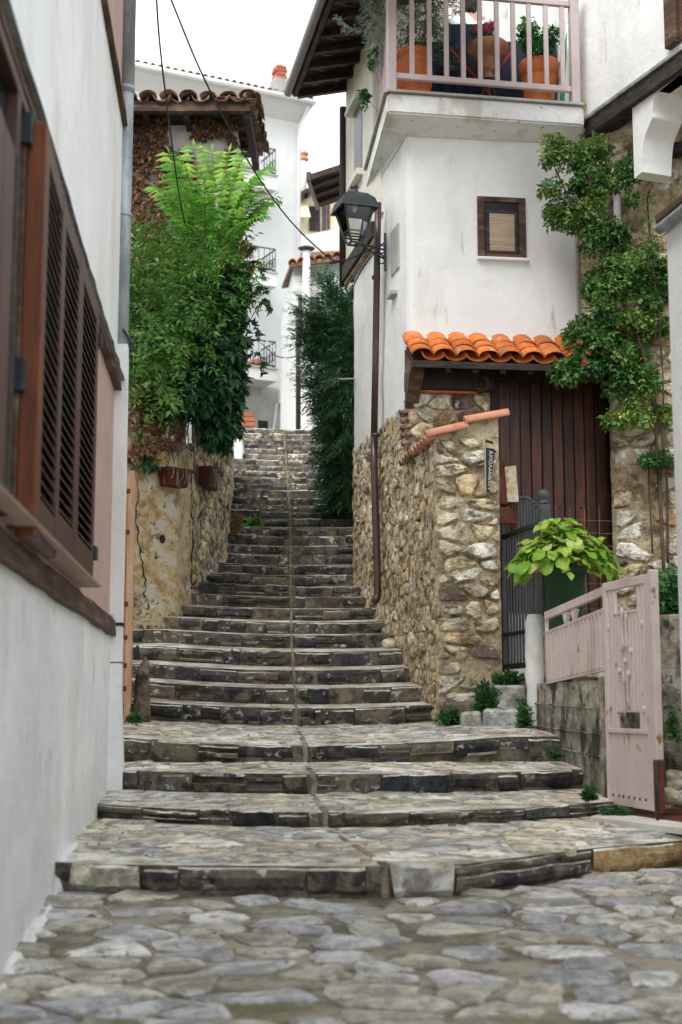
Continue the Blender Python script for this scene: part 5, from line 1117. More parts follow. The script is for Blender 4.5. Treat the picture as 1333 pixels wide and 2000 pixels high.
# ================================================================= things on the balcony
zb_ = zt2 + .006
def pot(name, px, py0, py1, d, prof, m, label, n=24, kw=.74, z0=None):
    zb_ = z0 or zt2 + .006; c = P(px, py1, d); H = P(px, py0, d).z - zb_; r = thing(name, label, 'pot', (c.x, d, zb_))
    MB().lathe([(a * H * kw, b * H) for a, b in prof], (c.x, d, zb_), n).build('body', m, r, True); return c.x, d, zb_ + H, H
bp1 = pot('terracotta_pot', 810, 103, 170, 12.42, [(.22, 0), (.24, .02), (.30, .1), (.40, .35), (.43, .6), (.40, .8), (.36, .88), (.40, .9), (.42, .95), (.40, 1.), (.34, 1.), (.33, .92)], M['clay'], 'round bellied terracotta pot at the left end of the balcony')
bp2 = pot('terracotta_pot', 1054, 124, 188, 12.66, [(.28, 0), (.30, .02), (.38, .7), (.39, .74), (.42, .76), (.44, .97), (.42, 1.), (.38, 1.), (.37, .9)], M['clay'], 'tapered terracotta pot with a leafy plant at the right of the balcony', kw=.80)
zu_ = P(955, 158, 12.6).z
ucx = pot('clay_urn', 955, 84, 158, 12.60, [(.16, 0), (.18, .05), (.18, .10), (.13, .13), (.13, .22), (.20, .25), (.21, .31), (.17, .34), (.22, .44), (.27, .52), (.28, .57), (.36, .60), (.38, .64), (.52, .70), (.57, .80), (.55, .91), (.49, .97), (.42, .98), (.41, .9)], M['clay_brown'], 'brown clay urn with a thick rim and pink flowers in mid balcony', kw=.92, z0=zu_)
us = thing('urn_stand', 'small dark stand under the clay urn on the balcony', 'stand', (ucx[0], 12.6, zt2 + .006))
MB().lathe([(.10, 0), (.105, .008), (.105, .02), (.10, .024)], (ucx[0], 12.6, zu_ - .026), 18).build('plate', M['black'], us, True)
for k in range(3): a = k * 2.094 + .5; MB().bar((ucx[0] + .05 * math.cos(a), 12.6 + .05 * math.sin(a), zu_ - .026), (ucx[0] + .11 * math.cos(a), 12.6 + .11 * math.sin(a), zt2 + .006), .014).build('leg', M['black'], us)
# table with navy cloth, folding stand, parasol
tb = thing('balcony_table', 'balcony table under a dark navy cloth behind the flower pots', 'table', (P(930, 180, 13.1).x, 13.1, zb_))
tx0, tx1 = P(798, 100, 13.0).x, P(1085, 100, 13.0).x; tz_ = P(930, 84, 13.0).z
nn = 80; V = []
for k in range(nn + 1):
    x = tx0 + (tx1 - tx0) * k / nn; w_ = .025 * math.sin(k * .9) + .015 * math.sin(k * 2.3)
    V += [(x, 12.92 + w_ * 1.4, zb_ + .03), (x, 12.93 + w_ * .8, zb_ + .4), (x, 12.95, tz_ - .01), (x, 12.97, tz_), (x, 13.5, tz_)]
MB().add(V, [(k * 5 + q, k * 5 + q + 1, k * 5 + 6 + q, k * 5 + 5 + q) for k in range(nn) for q in range(4)]).build('tablecloth', M['cloth'], tb, True)
MB().bbox(Fr((tx0, 13.0), (1, 0), (0, -1)), .02, tx1 - tx0 - .02, -.5, 0, tz_ - .04, tz_ - .006, .004).build('table_top', M['darkwood'], tb)
for a in (.06, tx1 - tx0 - .06):
    for t in (-.46, -.05): MB().bbox(Fr((tx0, 13.0), (1, 0), (0, -1)), a - .02, a + .02, t - .02, t + .02, zb_, tz_ - .041, .003).build('leg', M['darkwood'], tb)
rs_ = thing('folding_stand', 'red folding stand with crossed legs behind the balcony bars', 'stand', (P(950, 185, 12.78).x, 12.78, zb_))
for (x0_, y0_, x1_, y1_) in ((880, 94, 962, 190), (997, 104, 938, 190)): MB().bar(P(x0_, y0_, 12.78), P(x1_, y1_, 12.78 + (.03 if x0_ > 900 else 0)), .018).build('leg', M['red'], rs_)
pa = thing('folded_parasol', 'folded green and white striped parasol leaning in the balcony corner', 'parasol', (P(1098, 188, 12.7).x, 12.72, zb_))
pb_, pt_ = Vector((P(1100, 188, 12.7).x, 12.74, zb_)), P(1108, 60, 12.8)
for k in range(8):
    V = []; ax = (pt_ - pb_).normalized(); ux = ax.cross(Vector((0, 1, 0))).normalized(); uy = ax.cross(ux)
    for tt, r in ((.05, .075), (.35, .07), (.7, .05), (.96, .02)):
        for a in (k, k + .5, k + 1):
            an = a * PI / 4; rr = r * (1.15 if a == k + .5 else .85); V.append(pb_ + (pt_ - pb_) * tt + (ux * math.cos(an) + uy * math.sin(an)) * rr)
    MB().add(V, [(j * 3 + q, j * 3 + q + 1, j * 3 + 4 + q, j * 3 + 3 + q) for j in range(3) for q in range(2)]).build('fabric_panel', M['lgreen'] if k % 2 else M['whitepaint'], pa, True)
MB().tube([pb_, pt_ + (pt_ - pb_) * .06], .012, 8).build('pole', M['whitepaint'], pa, True)
# person seated behind the table, back to the alley
pe = thing('person', 'seated person in a white shirt with dark hair, back turned, on the balcony', 'person', (P(915, 180, 13.35).x, 13.35, zb_))
hx_, hy_ = P(914, 60, 13.45).x, 13.45
def skinned(name, verts, edges, radii, m, parent, sub=2, root=0):
    me = bpy.data.meshes.new(name); me.from_pydata([tuple(v) for v in verts], edges, []); me.materials.append(m)
    o = link(name, me, parent); md = o.modifiers.new('skin', 'SKIN'); md.use_smooth_shade = True
    for i, r in enumerate(radii): me.skin_vertices[0].data[i].radius = (r, r) if not isinstance(r, tuple) else r
    for i in range(len(verts)): me.skin_vertices[0].data[i].use_root = (i == root)
    s = o.modifiers.new('sub', 'SUBSURF'); s.levels = sub; s.render_levels = sub; return o
hz = P(925, 0, 13.45).z                # head centre
zs = hz - .62                           # seat height
X = lambda dx, dy, dz: Vector((hx_ + dx, hy_ + dy, zs + dz))
bodyv = [X(0, 0, .05), X(0, -.01, .2), X(0, -.02, .36), X(.01, .0, .44), X(.02, .02, .50), X(.03, .03, .58), X(.03, .035, .67),
         X(-.17, 0, .38), X(-.22, .12, .18), X(-.12, .32, .16), X(.18, 0, .38), X(.24, .12, .18), X(.14, .32, .16),
         X(-.10, .08, .04), X(-.12, .42, .04), X(-.12, .44, -.40), X(-.12, .54, -.44), X(.10, .08, .04), X(.12, .42, .04), X(.12, .44, -.40), X(.12, .54, -.44)]
bode = [(0, 1), (1, 2), (2, 3), (3, 4), (4, 5), (5, 6), (2, 7), (7, 8), (8, 9), (2, 10), (10, 11), (11, 12), (0, 13), (13, 14), (14, 15), (15, 16), (0, 17), (17, 18), (18, 19), (19, 20)]
bodr = [.13, .12, .12, .06, .055, .085, .075, .06, .045, .03, .06, .045, .03, .085, .065, .045, .035, .085, .065, .045, .035]
skinned('body', bodyv, bode, bodr, M['skin'], pe)
skinned('shirt', [X(0, 0, .04), X(0, -.012, .2), X(0, -.02, .36), X(.01, 0, .43), X(-.17, 0, .385), X(-.215, .08, .25), X(.18, 0, .385), X(.23, .08, .25)], [(0, 1), (1, 2), (2, 3), (2, 4), (4, 5), (2, 6), (6, 7)], [.155, .145, .14, .075, .08, .068, .08, .068], M['shirt'], pe)
skinned('trousers', [X(0, 0, .03), X(-.10, .08, .03), X(-.12, .42, .03), X(-.12, .44, -.36), X(.10, .08, .03), X(.12, .42, .03), X(.12, .44, -.36)], [(0, 1), (1, 2), (2, 3), (0, 4), (4, 5), (5, 6)], [.12, .10, .08, .06, .10, .08, .06], M['cloth'], pe)
hb = MB(); hb.ball(X(.03, .02, .655), .115, 16, (.92, 1., 1.12)); hb.ball(X(.03, -.03, .57), .09, 12, (1, .7, 1.3)); hb.build('hair', M['hair'], pe, True)
ch = thing('garden_chair', 'dark chair under the seated person on the balcony', 'chair', (hx_, hy_, zb_))
CHF = Fr((hx_, hy_), (1, 0), (0, -1))
MB().bbox(CHF, -.23, .23, -.36, .16, zs - .12, zs - .085, .008).build('seat', M['cloth'], ch); MB().bbox(CHF, -.23, .23, .165, .195, zs + .04, zs + .27, .008).build('backrest', M['cloth'], ch)
for a in (-.2, .2):
    MB().bar(CHF(a, .18, zb_), CHF(a, .18, zs + .26), .03).build('leg', M['black'], ch); MB().bar(CHF(a, -.33, zb_), CHF(a, -.33, zs - .12), .03).build('leg', M['black'], ch)
# wire mesh fence before the door
wf = thing('wire_fence', 'thin wire mesh fence in front of the dark plank door', 'fence', RF(sD0 + .8, .3, .2))
for k in range(9): s = sD0 + .45 + k * .13; MB().tube([RF(s, .35, .2), RF(s, .35, RF.hit(1100, 985, .35)[1] - .02 * (k % 3))], .0011, 4).build('wire', M['galv'], wf)
for k in range(9): z = .75 + k * .11; MB().tube([RF(sD0 + .4, .35, z), RF(sD0 + .95, .352, z - .01), RF(sD0 + 1.55, .35, z)], .0011, 4).build('wire', M['galv'], wf)
# cord beside the house front
cp = [RF(*(lambda q: (q[0], .03, q[1]))(RF.hit(px, py, .03))) for px, py in ((1140, 205), (1135, 262), (1131, 400), (1130, 600), (1134, 625), (1150, 640))]
cable(cp, .006, 'thin grey cord running down the white wall beside the climbing rose', 'wire', grp=None)
# ================================================================= white apartment block beyond the steps
ab = thing('apartment_block', 'tall white apartment block with iron balconies beyond the top of the steps', 'building', P(520, 845, 37.5))
k0 = P(584, 400, 38.0); AB = Fr((k0.x, 38.0), (-1, -.5), (0, -1))
zew = AB.hit(575, 238)[1]
MB().box(AB, 0, 7, -8, 0, 4, zew).build('wall', M['plaster_far'], ab)
zb0_ = AB.hit(520, 757)[1]
MB().box(AB, .16, 3.2, .0, .05, 5.0, zb0_).build('stone_plinth', M['cement'], ab)
MB().box(AB, -.0, .14, -.0, .07, 5.0, zb0_ + 1.3).build('corner_pilaster', M['plaster_far'], ab)
MB().hexa([AB(-.1, 0, zew), AB(7, 0, zew), AB(7, .02, zew), AB(-.1, .02, zew), AB(-.2, -.4, zew + .34), AB(7, -.4, zew + .34), AB(7, .42, zew + .34), AB(-.2, .42, zew + .34)]).build('cornice', M['plaster_far'], ab)
MB().box(AB, -.22, 7, -.4, .46, zew + .342, zew + .47).build('eave_band', M['whitepaint'], ab)
MB().tube([AB(-.25, .52, zew + .44), AB(7, .52, zew + .44)], .08, 10).build('gutter', M['whitepaint'], ab, True)
rf = MB().hexa([AB(-.22, .48, zew + .50), AB(7, .48, zew + .50), AB(7, -3, zew + 1.3), AB(-.22, -3, zew + 1.3), AB(-.22, .48, zew + .54), AB(7, .48, zew + .54), AB(7, -3, zew + 1.34), AB(-.22, -3, zew + 1.34)]).build('roof', M['roofgrey'], ab)
t_far = meshof(barrel(.5, .085, .08, n=5), 'roof_tile', M['tile_old'])
for k in range(34): place_tile(t_far, AB(-.14 + k * .21, .5, zew + .53), tuple(AB(0, -3, 1.3) - AB(0, .7, .5)), (0, 0, 1), rf)
MB().tube([AB(.05, .12, 5.5), AB(.05, .12, zew - .2), AB(-.1, .4, zew + .35)], .05, 8).build('drainpipe', M['whitepaint'], ab, True)
cA_ = AB.hit(546, 175, .3); MB().box(AB, cA_[0] - .2, cA_[0] + .2, .1, .5, zew + .5, AB.hit(546, 158, .3)[1]).build('chimney', M['cement'], ab)
for k in range(4): z = AB.hit(546, 158, .3)[1] + k * .10; MB().bbox(AB, cA_[0] - .17 + .03 * (k % 2), cA_[0] + .17 - .03 * (k % 2), .12, .48, z + .008, z + .094, .006).build('chimney_brick', M['brick'], ab)
for (y0, y1, y2) in ((292, 345, 372), (487, 535, 560), (668, 722, 745)):
    sR_, z1 = AB.hit(541, y1, 1.0); z2 = AB.hit(541, y2, 1.0)[1]; z0 = AB.hit(541, y0, 1.0)[1]
    bc = MB().box(AB, sR_, sR_ + 2.6, 0.0, 1.0, z2, z1).build('balcony', M['plaster_far'], ab)
    MB().box(AB, sR_ - .03, sR_ + 2.6, .0, 1.04, z1, z1 + .04).build('balcony_lip', M['cement'], bc)
    for (p, q) in ((AB(sR_ + .03, .97, z0), AB(sR_ + 2.6, .97, z0)), (AB(sR_ + .03, .97, z0), AB(sR_ + .03, .02, z0)), (AB(sR_ + .03, .97, z1 + .1), AB(sR_ + 2.6, .97, z1 + .1)), (AB(sR_ + .03, .97, z1 + .1), AB(sR_ + .03, .02, z1 + .1))): MB().bar(p, q, .03).build('railing_bar', M['black'], bc)
    for k in range(16): s = sR_ + .03 + k * .16; MB().bar(AB(s, .97, z1 + .1), AB(s, .97, z0), .016).build('railing_bar', M['black'], bc)
    for k in range(5): t = .97 - k * .19; MB().bar(AB(sR_ + .03, t, z1 + .1), AB(sR_ + .03, t, z0), .022).build('railing_bar', M['black'], bc); MB().tube([AB(sR_ + .03, t - .09 + .06 * math.cos(a), (z0 + z1) / 2 + .13 * math.sin(a)) for a in [x * PI / 5 for x in range(11)]], .009, 4).build('railing_scroll', M['black'], bc)
q = AB.hit(500, 715, .7); tag(MB().lathe([(.16, 0), (.2, .2), (.18, .21)], AB(q[0], .75, AB.hit(541, 722, 1.0)[1] + .045), 12).build('far_flower_pot', M['clay_brown'], None, True), 'small brown flower pot on the lowest far balcony', 'pot')
q0, q1 = AB.hit(541, 790), AB.hit(559, 765); MB().bbox(AB, q1[0], q0[0], .05, .2, q0[1], q1[1], .01).build('meter_box', M['whitepaint'], ab)
MB().bar(AB(q0[0] + .02, .06, q0[1]), AB(q0[0] + .14, .06, q0[1] - .9), .06).build('conduit', M['whitepaint'], ab)
q0 = AB.hit(545, 690); MB().box(AB, AB.hit(522, 830)[0], AB.hit(503, 830)[0], .02, .06, 5.2, AB.hit(510, 822)[1]).build('vent', M['dark'], ab)
# wooden crate at the top of the steps
cr_ = thing('wooden_crate', 'brown slatted wooden crate at the top of the steps', 'crate', P(482, 838, 24.0))
CRF = Fr((P(463, 838, 24.0).x, 24.0), (1, 0), (0, -1)); cz0 = P(480, 840, 24.).z - .35; cz1 = P(480, 805, 24.).z; cwid = P(499, 838, 24.).x - P(463, 838, 24.).x
MB().box(CRF, .02, cwid - .02, -.3, -.03, cz0, cz1 - .01).build('core', M['crate'], cr_)
for k in range(8): z = cz0 + k * (cz1 - cz0) / 8; MB().bbox(CRF, 0, cwid, -.03, 0, z + .006, z + (cz1 - cz0) / 8 - .004, .003).build('slat', M['crate'], cr_)
# plateau at the top
bt = MB(); bt.prism([(-6, 22.9, 3.6), (5, 22.9, 3.6), (5, 42, 3.9), (-6, 42, 3.9)], (0, 0, .55)); struct(bt.build('upper_lane', M['stepmortar']), 'lane at the top of the steps', 'lane')
# ================================================================= low white house and cream house further back
lw = thing('low_white_house', 'low white house with clay tile edge and white flue behind the conifer', 'house', P(630, 850, 31))
LW = Fr((P(574, 600, 31).x, 31.), (1, .1), (0, -1)); zl = LW.hit(620, 515)[1]
MB().box(LW, 0, 3.5, -5, 0, 4, zl).build('wall', M['plaster_far'], lw)
rr = MB().hexa([LW(-.1, .25, zl - .18), LW(3.5, .25, zl + .5), LW(3.5, -3, zl + 1.0), LW(-.1, -3, zl + .3), LW(-.1, .25, zl - .10), LW(3.5, .25, zl + .58), LW(3.5, -3, zl + 1.08), LW(-.1, -3, zl + .38)]).build('roof', M['tile_old'], lw)
MB().hexa([LW(0, -.2, zl - .3), LW(3.5, -.2, zl - .3), LW(3.5, 0, zl - .3), LW(0, 0, zl - .3), LW(0, -.2, zl - .16), LW(3.5, -.2, zl + .49), LW(3.5, 0, zl + .49), LW(0, 0, zl - .16)]).build('gable', M['plaster_far'], lw)
t_f2 = meshof(barrel(.5, .10, .09, n=5), 'roof_tile', M['tile'])
for k in range(15): place_tile(t_f2, LW(-.05 + k * .2, .30, zl - .09 + k * .2 * .194), (0, 1, .15), (0, 0, 1), rr)
q0, q1 = LW.hit(591, 600, .2), LW.hit(606, 492, .2); fl_ = MB().tube([LW((q0[0] + q1[0]) / 2, .25, LW.hit(598, 660)[1]), LW((q0[0] + q1[0]) / 2, .25, q1[1])], .085, 12).build('flue', M['whitepaint'], lw, True)
MB().lathe([(.16, 0), (.2, .03), (.05, .09)], LW((q0[0] + q1[0]) / 2, .25, q1[1] + .03), 12).build('flue_cap', M['iron'], fl_, True)
for a, c in ((583, 598), (607, 624)):
    q0, q1 = LW.hit(a, 602), LW.hit(c, 580); wn = MB().box(LW, q0[0], q1[0], -.02, .02, q0[1] - .6, q1[1]).build('window', M['darkwood'], lw); MB().box(LW, q0[0] + .03, q1[0] - .03, .021, .03, q0[1] - .55, q1[1] - .04).build('pane', M['glass'], wn)
MB().tube([P(584, 608, 29.5), P(583, 640, 29.5), P(583, 845, 29.5)], .055, 10).build('brown_downpipe', M['brownpipe'], lw, True)
MB().bar(P(576, 606, 29.5), P(592, 618, 29.5), .12, .14).build('rain_hopper', M['iron'], lw)
ch_ = thing('cream_house', 'cream house with dark eave and terracotta-capped chimney far behind', 'house', P(620, 560, 46))
CR = Fr((P(560, 450, 46).x, 46.), (1, .25), (0, -1))
ea, eb = CR.hit(575, 388), CR.hit(655, 345)
MB().prism([CR(-1, 0, 4), CR(4, 0, 4), CR(4, 0, eb[1] + 1.2), CR(eb[0], 0, eb[1] - .1), CR(ea[0], 0, ea[1] - .1), CR(-1, 0, ea[1] - .6)], tuple(CR(0, -6, 0) - CR(0, 0, 0))).build('wall', M['cream'], ch_)
sl_ = (eb[1] - ea[1]) / (eb[0] - ea[0]); e_ = lambda s: ea[1] + sl_ * (s - ea[0])
MB().hexa([CR(-.5, .5, e_(-.5) - .15), CR(3.5, .5, e_(3.5) - .15), CR(3.5, -5, e_(3.5) - .05), CR(-.5, -5, e_(-.5) - .05), CR(-.5, .5, e_(-.5) + .0), CR(3.5, .5, e_(3.5) + .0), CR(3.5, -5, e_(3.5) + .12), CR(-.5, -5, e_(-.5) + .12)]).build('roof', M['darkwood'], ch_)
for k in range(12): s = .0 + k * .22; MB().bar(CR(s, .48, e_(s) - .2), CR(s, .02, e_(s) - .18), .09).build('rafter', M['hbeam'], ch_)
qa, qb = CR.hit(604, 438), CR.hit(625, 405); wn = MB().box(CR, qa[0], qb[0], .01, .05, qa[1], qb[1]).build('window', M['dark'], ch_); MB().box(CR, qa[0], qb[0], .051, .09, qa[1] - .25, qa[1] + .05).build('window_box', M['darkwood'], wn)
qa, qb = CR.hit(578, 440), CR.hit(660, 395); MB().hexa([CR(qa[0] - .3, .02, qa[1] + .25), CR(qa[0] + .35, .02, qa[1] + .3), CR(qa[0] + .35, .7, qa[1] + .05), CR(qa[0] - .3, .7, qa[1] + .0), CR(qa[0] - .3, .02, qa[1] + .8), CR(qa[0] + .35, .02, qa[1] + .95), CR(qa[0] + .35, .72, qa[1] + .08), CR(qa[0] - .3, .72, qa[1] + .03)]).build('awning', M['awning'], ch_)
qa, qb = CR.hit(572, 505), CR.hit(662, 455); MB().hexa([CR(qa[0] - .2, .0, qa[1] - .1), CR(qb[0] + 1, .0, qa[1] + .3), CR(qb[0] + 1, .9, qa[1] + .25), CR(qa[0] - .2, .9, qa[1] - .1), CR(qa[0] - .2, .0, qa[1] + .42), CR(qb[0] + 1, .0, qb[1] + .3), CR(qb[0] + 1, .9, qb[1] + .2), CR(qa[0] - .2, .9, qa[1] + .42)]).build('balcony', M['plaster_far'], ch_)
qa = CR.hit(641, 440); MB().tube([CR(qa[0], .08, qa[1] - 2), CR(qa[0], .08, qa[1] + 1.0)], .05, 8).build('pipe', M['rust'], ch_, True)
qa = CR.hit(629, 430); MB().box(CR, qa[0], qa[0] + .14, .0, .05, qa[1] - .6, qa[1] + .5).build('shutter', M['iron'], ch_)
q0, q1 = CR.hit(584, 362, -1), CR.hit(601, 316, -1); cx_ = (q0[0] + q1[0]) / 2
MB().tube([CR(cx_, -1, q0[1] - .6), CR(cx_, -1, q1[1])], .135, 14).build('chimney', M['ivory'], ch_, True)
zc9 = q1[1]; MB().lathe([(.15, 0), (.20, .05), (.20, .09), (.15, .10), (.14, .2), (.19, .22), (.2, .27), (.13, .32), (.06, .36)], CR(cx_, -1, zc9), 14).build('chimney_cap', M['tile_pale'], ch_, True)
for k in range(6): a = k * PI / 3; MB().bar(CR(cx_, -1, zc9 + .30) + Vector((.16 * math.cos(a), .16 * math.sin(a), 0)), CR(cx_, -1, zc9 + .38) + Vector((.17 * math.cos(a), .17 * math.sin(a), 0)), .05).build('cap_knob', M['tile_pale'], ch_)
# ================================================================= next house on the right with its own eave
nh = thing('next_house', 'house end with a dark wooden eave behind the lantern', 'house', P(690, 900, 18))
x9, y9 = P(673, 392, 17.6).x, 17.6; NH = Fr((x9, y9), (-.1, -1), (-1, 0)); z9 = P(640, 390, 17.6).z
MB().box(NH, -.2, .7, -3, -.24, 2.2, z9 + .3).build('wall', M['plaster'], nh)
ov9 = x9 - P(620, 388, 17.6).x
MB().hexa([NH(-.25, -.5, z9 + .24), NH(.75, -.5, z9 + .24), NH(.75, ov9, z9), NH(-.25, ov9, z9), NH(-.25, -.5, z9 + .32), NH(.75, -.5, z9 + .32), NH(.75, ov9, z9 + .07), NH(-.25, ov9, z9 + .07)]).build('eave', M['darkwood'], nh)
MB().bbox(NH, -.27, .76, ov9 - .01, ov9 + .05, z9 - .03, z9 + .10, .008).build('fascia', M['brownpipe'], nh)
for k in range(3): s = .0 + k * .3; MB().bar(NH(s, ov9 - .02, z9 - .02), NH(s, 0, z9 + .10), .06).build('rafter', M['darkwood'], nh)
# ================================================================= foliage
def unit(a): return a / np.maximum(np.linalg.norm(a, axis=-1, keepdims=True), 1e-9)
def leaf_mesh(name, B, D, N, L, Wd, m, parent=None, curl=.12, fold=.18, tone=None, kind=None):
    """B bases, D axis, N normal, L length, Wd width: one folded, curved leaf for each row"""
    n = len(B); D = unit(D); S = unit(np.cross(D, N)); N = np.cross(S, D); L = L[:, None]; Wd = Wd[:, None]
    p0 = B; pm = B + D * L * .5 + N * L * curl * .4; pt = B + D * L - N * L * curl
    pl = B + D * L * .42 + S * Wd * .5 + N * Wd * fold; pr_ = B + D * L * .42 - S * Wd * .5 + N * Wd * fold
    V = np.stack([p0, pl, pm, pr_, pt], 1).reshape(-1, 3); o = np.arange(n)[:, None] * 5
    Fc = np.stack([o + np.array([[0, 2, 1]]), o + np.array([[0, 3, 2]]), o + np.array([[1, 2, 4]]), o + np.array([[2, 3, 4]])], 1).reshape(-1, 3)
    me = bpy.data.meshes.new(name); me.vertices.add(len(V)); me.vertices.foreach_set('co', V.astype(np.float32).ravel())
    me.loops.add(Fc.size); me.loops.foreach_set('vertex_index', Fc.astype(np.int32).ravel()); me.polygons.add(len(Fc))
    me.polygons.foreach_set('loop_start', np.arange(0, Fc.size, 3, dtype=np.int32)); me.update(calc_edges=True)
    t = RNG.random(n) if tone is None else tone
    at = me.attributes.new('tone', 'FLOAT', 'FACE'); at.data.foreach_set('value', np.repeat(t, 4).astype(np.float32))
    me.polygons.foreach_set('use_smooth', np.ones(len(Fc), bool)); me.materials.append(m)
    o = link(name, me, parent)
    if kind: o['kind'] = kind
    return o
PALM = [((0, 0, 0), (math.cos(a), math.sin(a), -.15), l, .42) for a, l in ((0, 1), (.7, .85), (-.7, .85), (1.4, .6), (-1.4, .6))]
def pinn(n, lw=.30, fwd=.45, droop=.25):
    t = []
    for k in range(n):
        x = (k + 1) / (n + .5); l = .30 * (1 - .55 * abs(x - .45) * 1.4)
        for s in (-1, 1): t.append(((x, 0, -.12 * x * x), (fwd, s, -droop), l, lw))
    return t + [((1., 0, -.12), (1, 0, -.3), .26, lw)]
TRI = [((0, 0, 0), (1, 0, -.1), 1, .62), ((-.15, .1, 0), (.35, 1, -.1), .85, .62), ((-.15, -.1, 0), (.35, -1, -.1), .85, .62), ((-.6, .1, 0), (.3, 1, -.1), .7, .6), ((-.6, -.1, 0), (.3, -1, -.1), .7, .6)]
FEATHER = pinn(9, .20, .9, .1)
WILLOW = [((k * .12, 0, 0), (.8, s * .6, -.2), .42, .13) for k in range(8) for s in (-1, 1)]
def sprays(name, C, A, N, size, tmpl, m, parent=None, kind='stuff', jit=.25, curl=.12, fold=.18, tonespread=.35, bias=None):
    n = len(C); A = unit(A); S = unit(np.cross(A, N)); N = np.cross(S, A); k = len(tmpl)
    b = np.array([t[0] for t in tmpl]); d = np.array([t[1] for t in tmpl], float); l = np.array([t[2] for t in tmpl]); w_ = np.array([t[3] for t in tmpl])
    size = np.asarray(size)[:, None]
    def loc(v): return A[:, None] * v[None, :, 0:1] + S[:, None] * v[None, :, 1:2] + N[:, None] * v[None, :, 2:3]
    B = C[:, None] + loc(b) * size[:, None]; D = unit(loc(d)) + RNG.normal(0, jit, (n, k, 3)); Nn = np.repeat(N[:, None], k, 1) + RNG.normal(0, jit, (n, k, 3))
    L = (size * l[None] * RNG.uniform(.7, 1.25, (n, k))); Wd = L * w_[None]
    base = np.clip(.5 + .75 * np.array([noise.noise((float(c[0]) * 2.6, float(c[1]) * 2.6, float(c[2]) * 2.6 + 3)) for c in C]) + RNG.normal(0, .2, n), 0, 1) if bias is None else bias
    tone = np.clip(base[:, None] * (1 - tonespread) + RNG.random((n, k)) * tonespread, 0, 1)
    return leaf_mesh(name, B.reshape(-1, 3), D.reshape(-1, 3), Nn.reshape(-1, 3), L.ravel(), Wd.ravel(), m, parent, curl, fold, tone.ravel(), kind)
def blob(px, py, d, rx, ry, rd, n, shell=.55):
    """points through an ellipsoid standing at (px,py,d); radii: rx, ry in photo pixels, rd in metres. also outward directions"""
    c = np.array(P(px, py, d)); v = unit(RNG.normal(size=(n, 3))); r = RNG.uniform(shell ** 3, 1, n) ** (1 / 3)
    lump = 1 + .38 * np.array([noise.noise((float(a[0]) * 2.2 + px, float(a[1]) * 2.2, float(a[2]) * 2.2)) for a in v])
    R = np.array([rx / F * d, rd, ry / F * d]); return c + v * R * (r * lump)[:, None], v
def mass(name, blobs, dens, m, parent, tmpl, size, up=.35, down=.25, shell=.55, jit=.3, **k):
    P_, V_ = [], []
    for b in blobs:
        n = int(dens * b[6]) if len(b) > 6 else int(dens)
        p, v = blob(*b[:6], n, shell); P_.append(p); V_.append(v)
    C = np.concatenate(P_); V = np.concatenate(V_); n = len(C)
    A = V + RNG.normal(0, .55, (n, 3)); A[:, 2] -= down; A[:, 1] -= .15
    N = V * .6 + RNG.normal(0, .3, (n, 3)); N[:, 2] += .9
    return sprays(name, C, A, N, RNG.uniform(size[0], size[1], n), tmpl, m, parent, jit=jit, **k)
def stems(parent, root, tips, r, name='stem', m='bark'):
    for t in tips:
        t = Vector(t); root_ = Vector(root); mid = root_.lerp(t, .5) + Vector((U(-.1, .1), U(-.1, .1), U(.0, .12)))
        MB().tube(spline([root_, mid, t], 5), [r * (1 - .07 * k) for k in range(11)], 6).build(name, M[m], parent, True)
# ---- tree of heaven: fronds one by one on top, leaf mass below
ah = thing('tree_of_heaven', 'bright green tree of heaven with long feathery fronds against the ivy house', 'tree', P(400, 860, 13.9))
stems(ah, P(405, 860, 13.95), [P(415, 420, 14.0), P(430, 470, 13.9), P(395, 520, 13.9)], .035, 'trunk')
def frond(base, tip, parent, n=14, size=1., bend=.16, bright=.5):
    base, tip = Vector(base), Vector(tip); ax = tip - base; L = ax.length; up = Vector((0, -.35, 1)); pts = []
    for k in range(n + 1):
        x = k / n; pts.append(base + ax * x + up * (bend * L * (x - x * x * 1.25) * 1.4) )
    r = MB().tube(pts, [.007 * (1 - .8 * k / n) + .0015 for k in range(n + 1)], 5).build('frond', M['twig'], parent, True)
    B, D, N, Ls, T = [], [], [], [], []
    for k in range(2, n + 1):
        d = (pts[k] - pts[k - 1]).normalized(); s = d.cross(up).normalized(); nn = s.cross(d); x = k / n
        l = L * .26 * size * (1 - .75 * max(0, x - .55) - .3 * max(0, .3 - x))
        for sg_ in (-1, 1):
            B.append(pts[k]); D.append(d * .38 + s * sg_ + Vector((U(-.1, .1), U(-.1, .1), U(-.42, -.12)))); N.append(nn + Vector((U(-.25, .25), U(-.25, .25), 0))); Ls.append(l * U(.85, 1.12)); T.append(min(1, max(0, bright + U(-.3, .35))))
    B.append(pts[-1]); D.append(ax.normalized()); N.append(up); Ls.append(L * .12); T.append(bright)
    leaf_mesh('leaflets', np.array(B), np.array(D), np.array(N), np.array(Ls), np.array(Ls) * .27, M['l_ail'], r, .2, .14, np.array(T))
top = (425, 455)
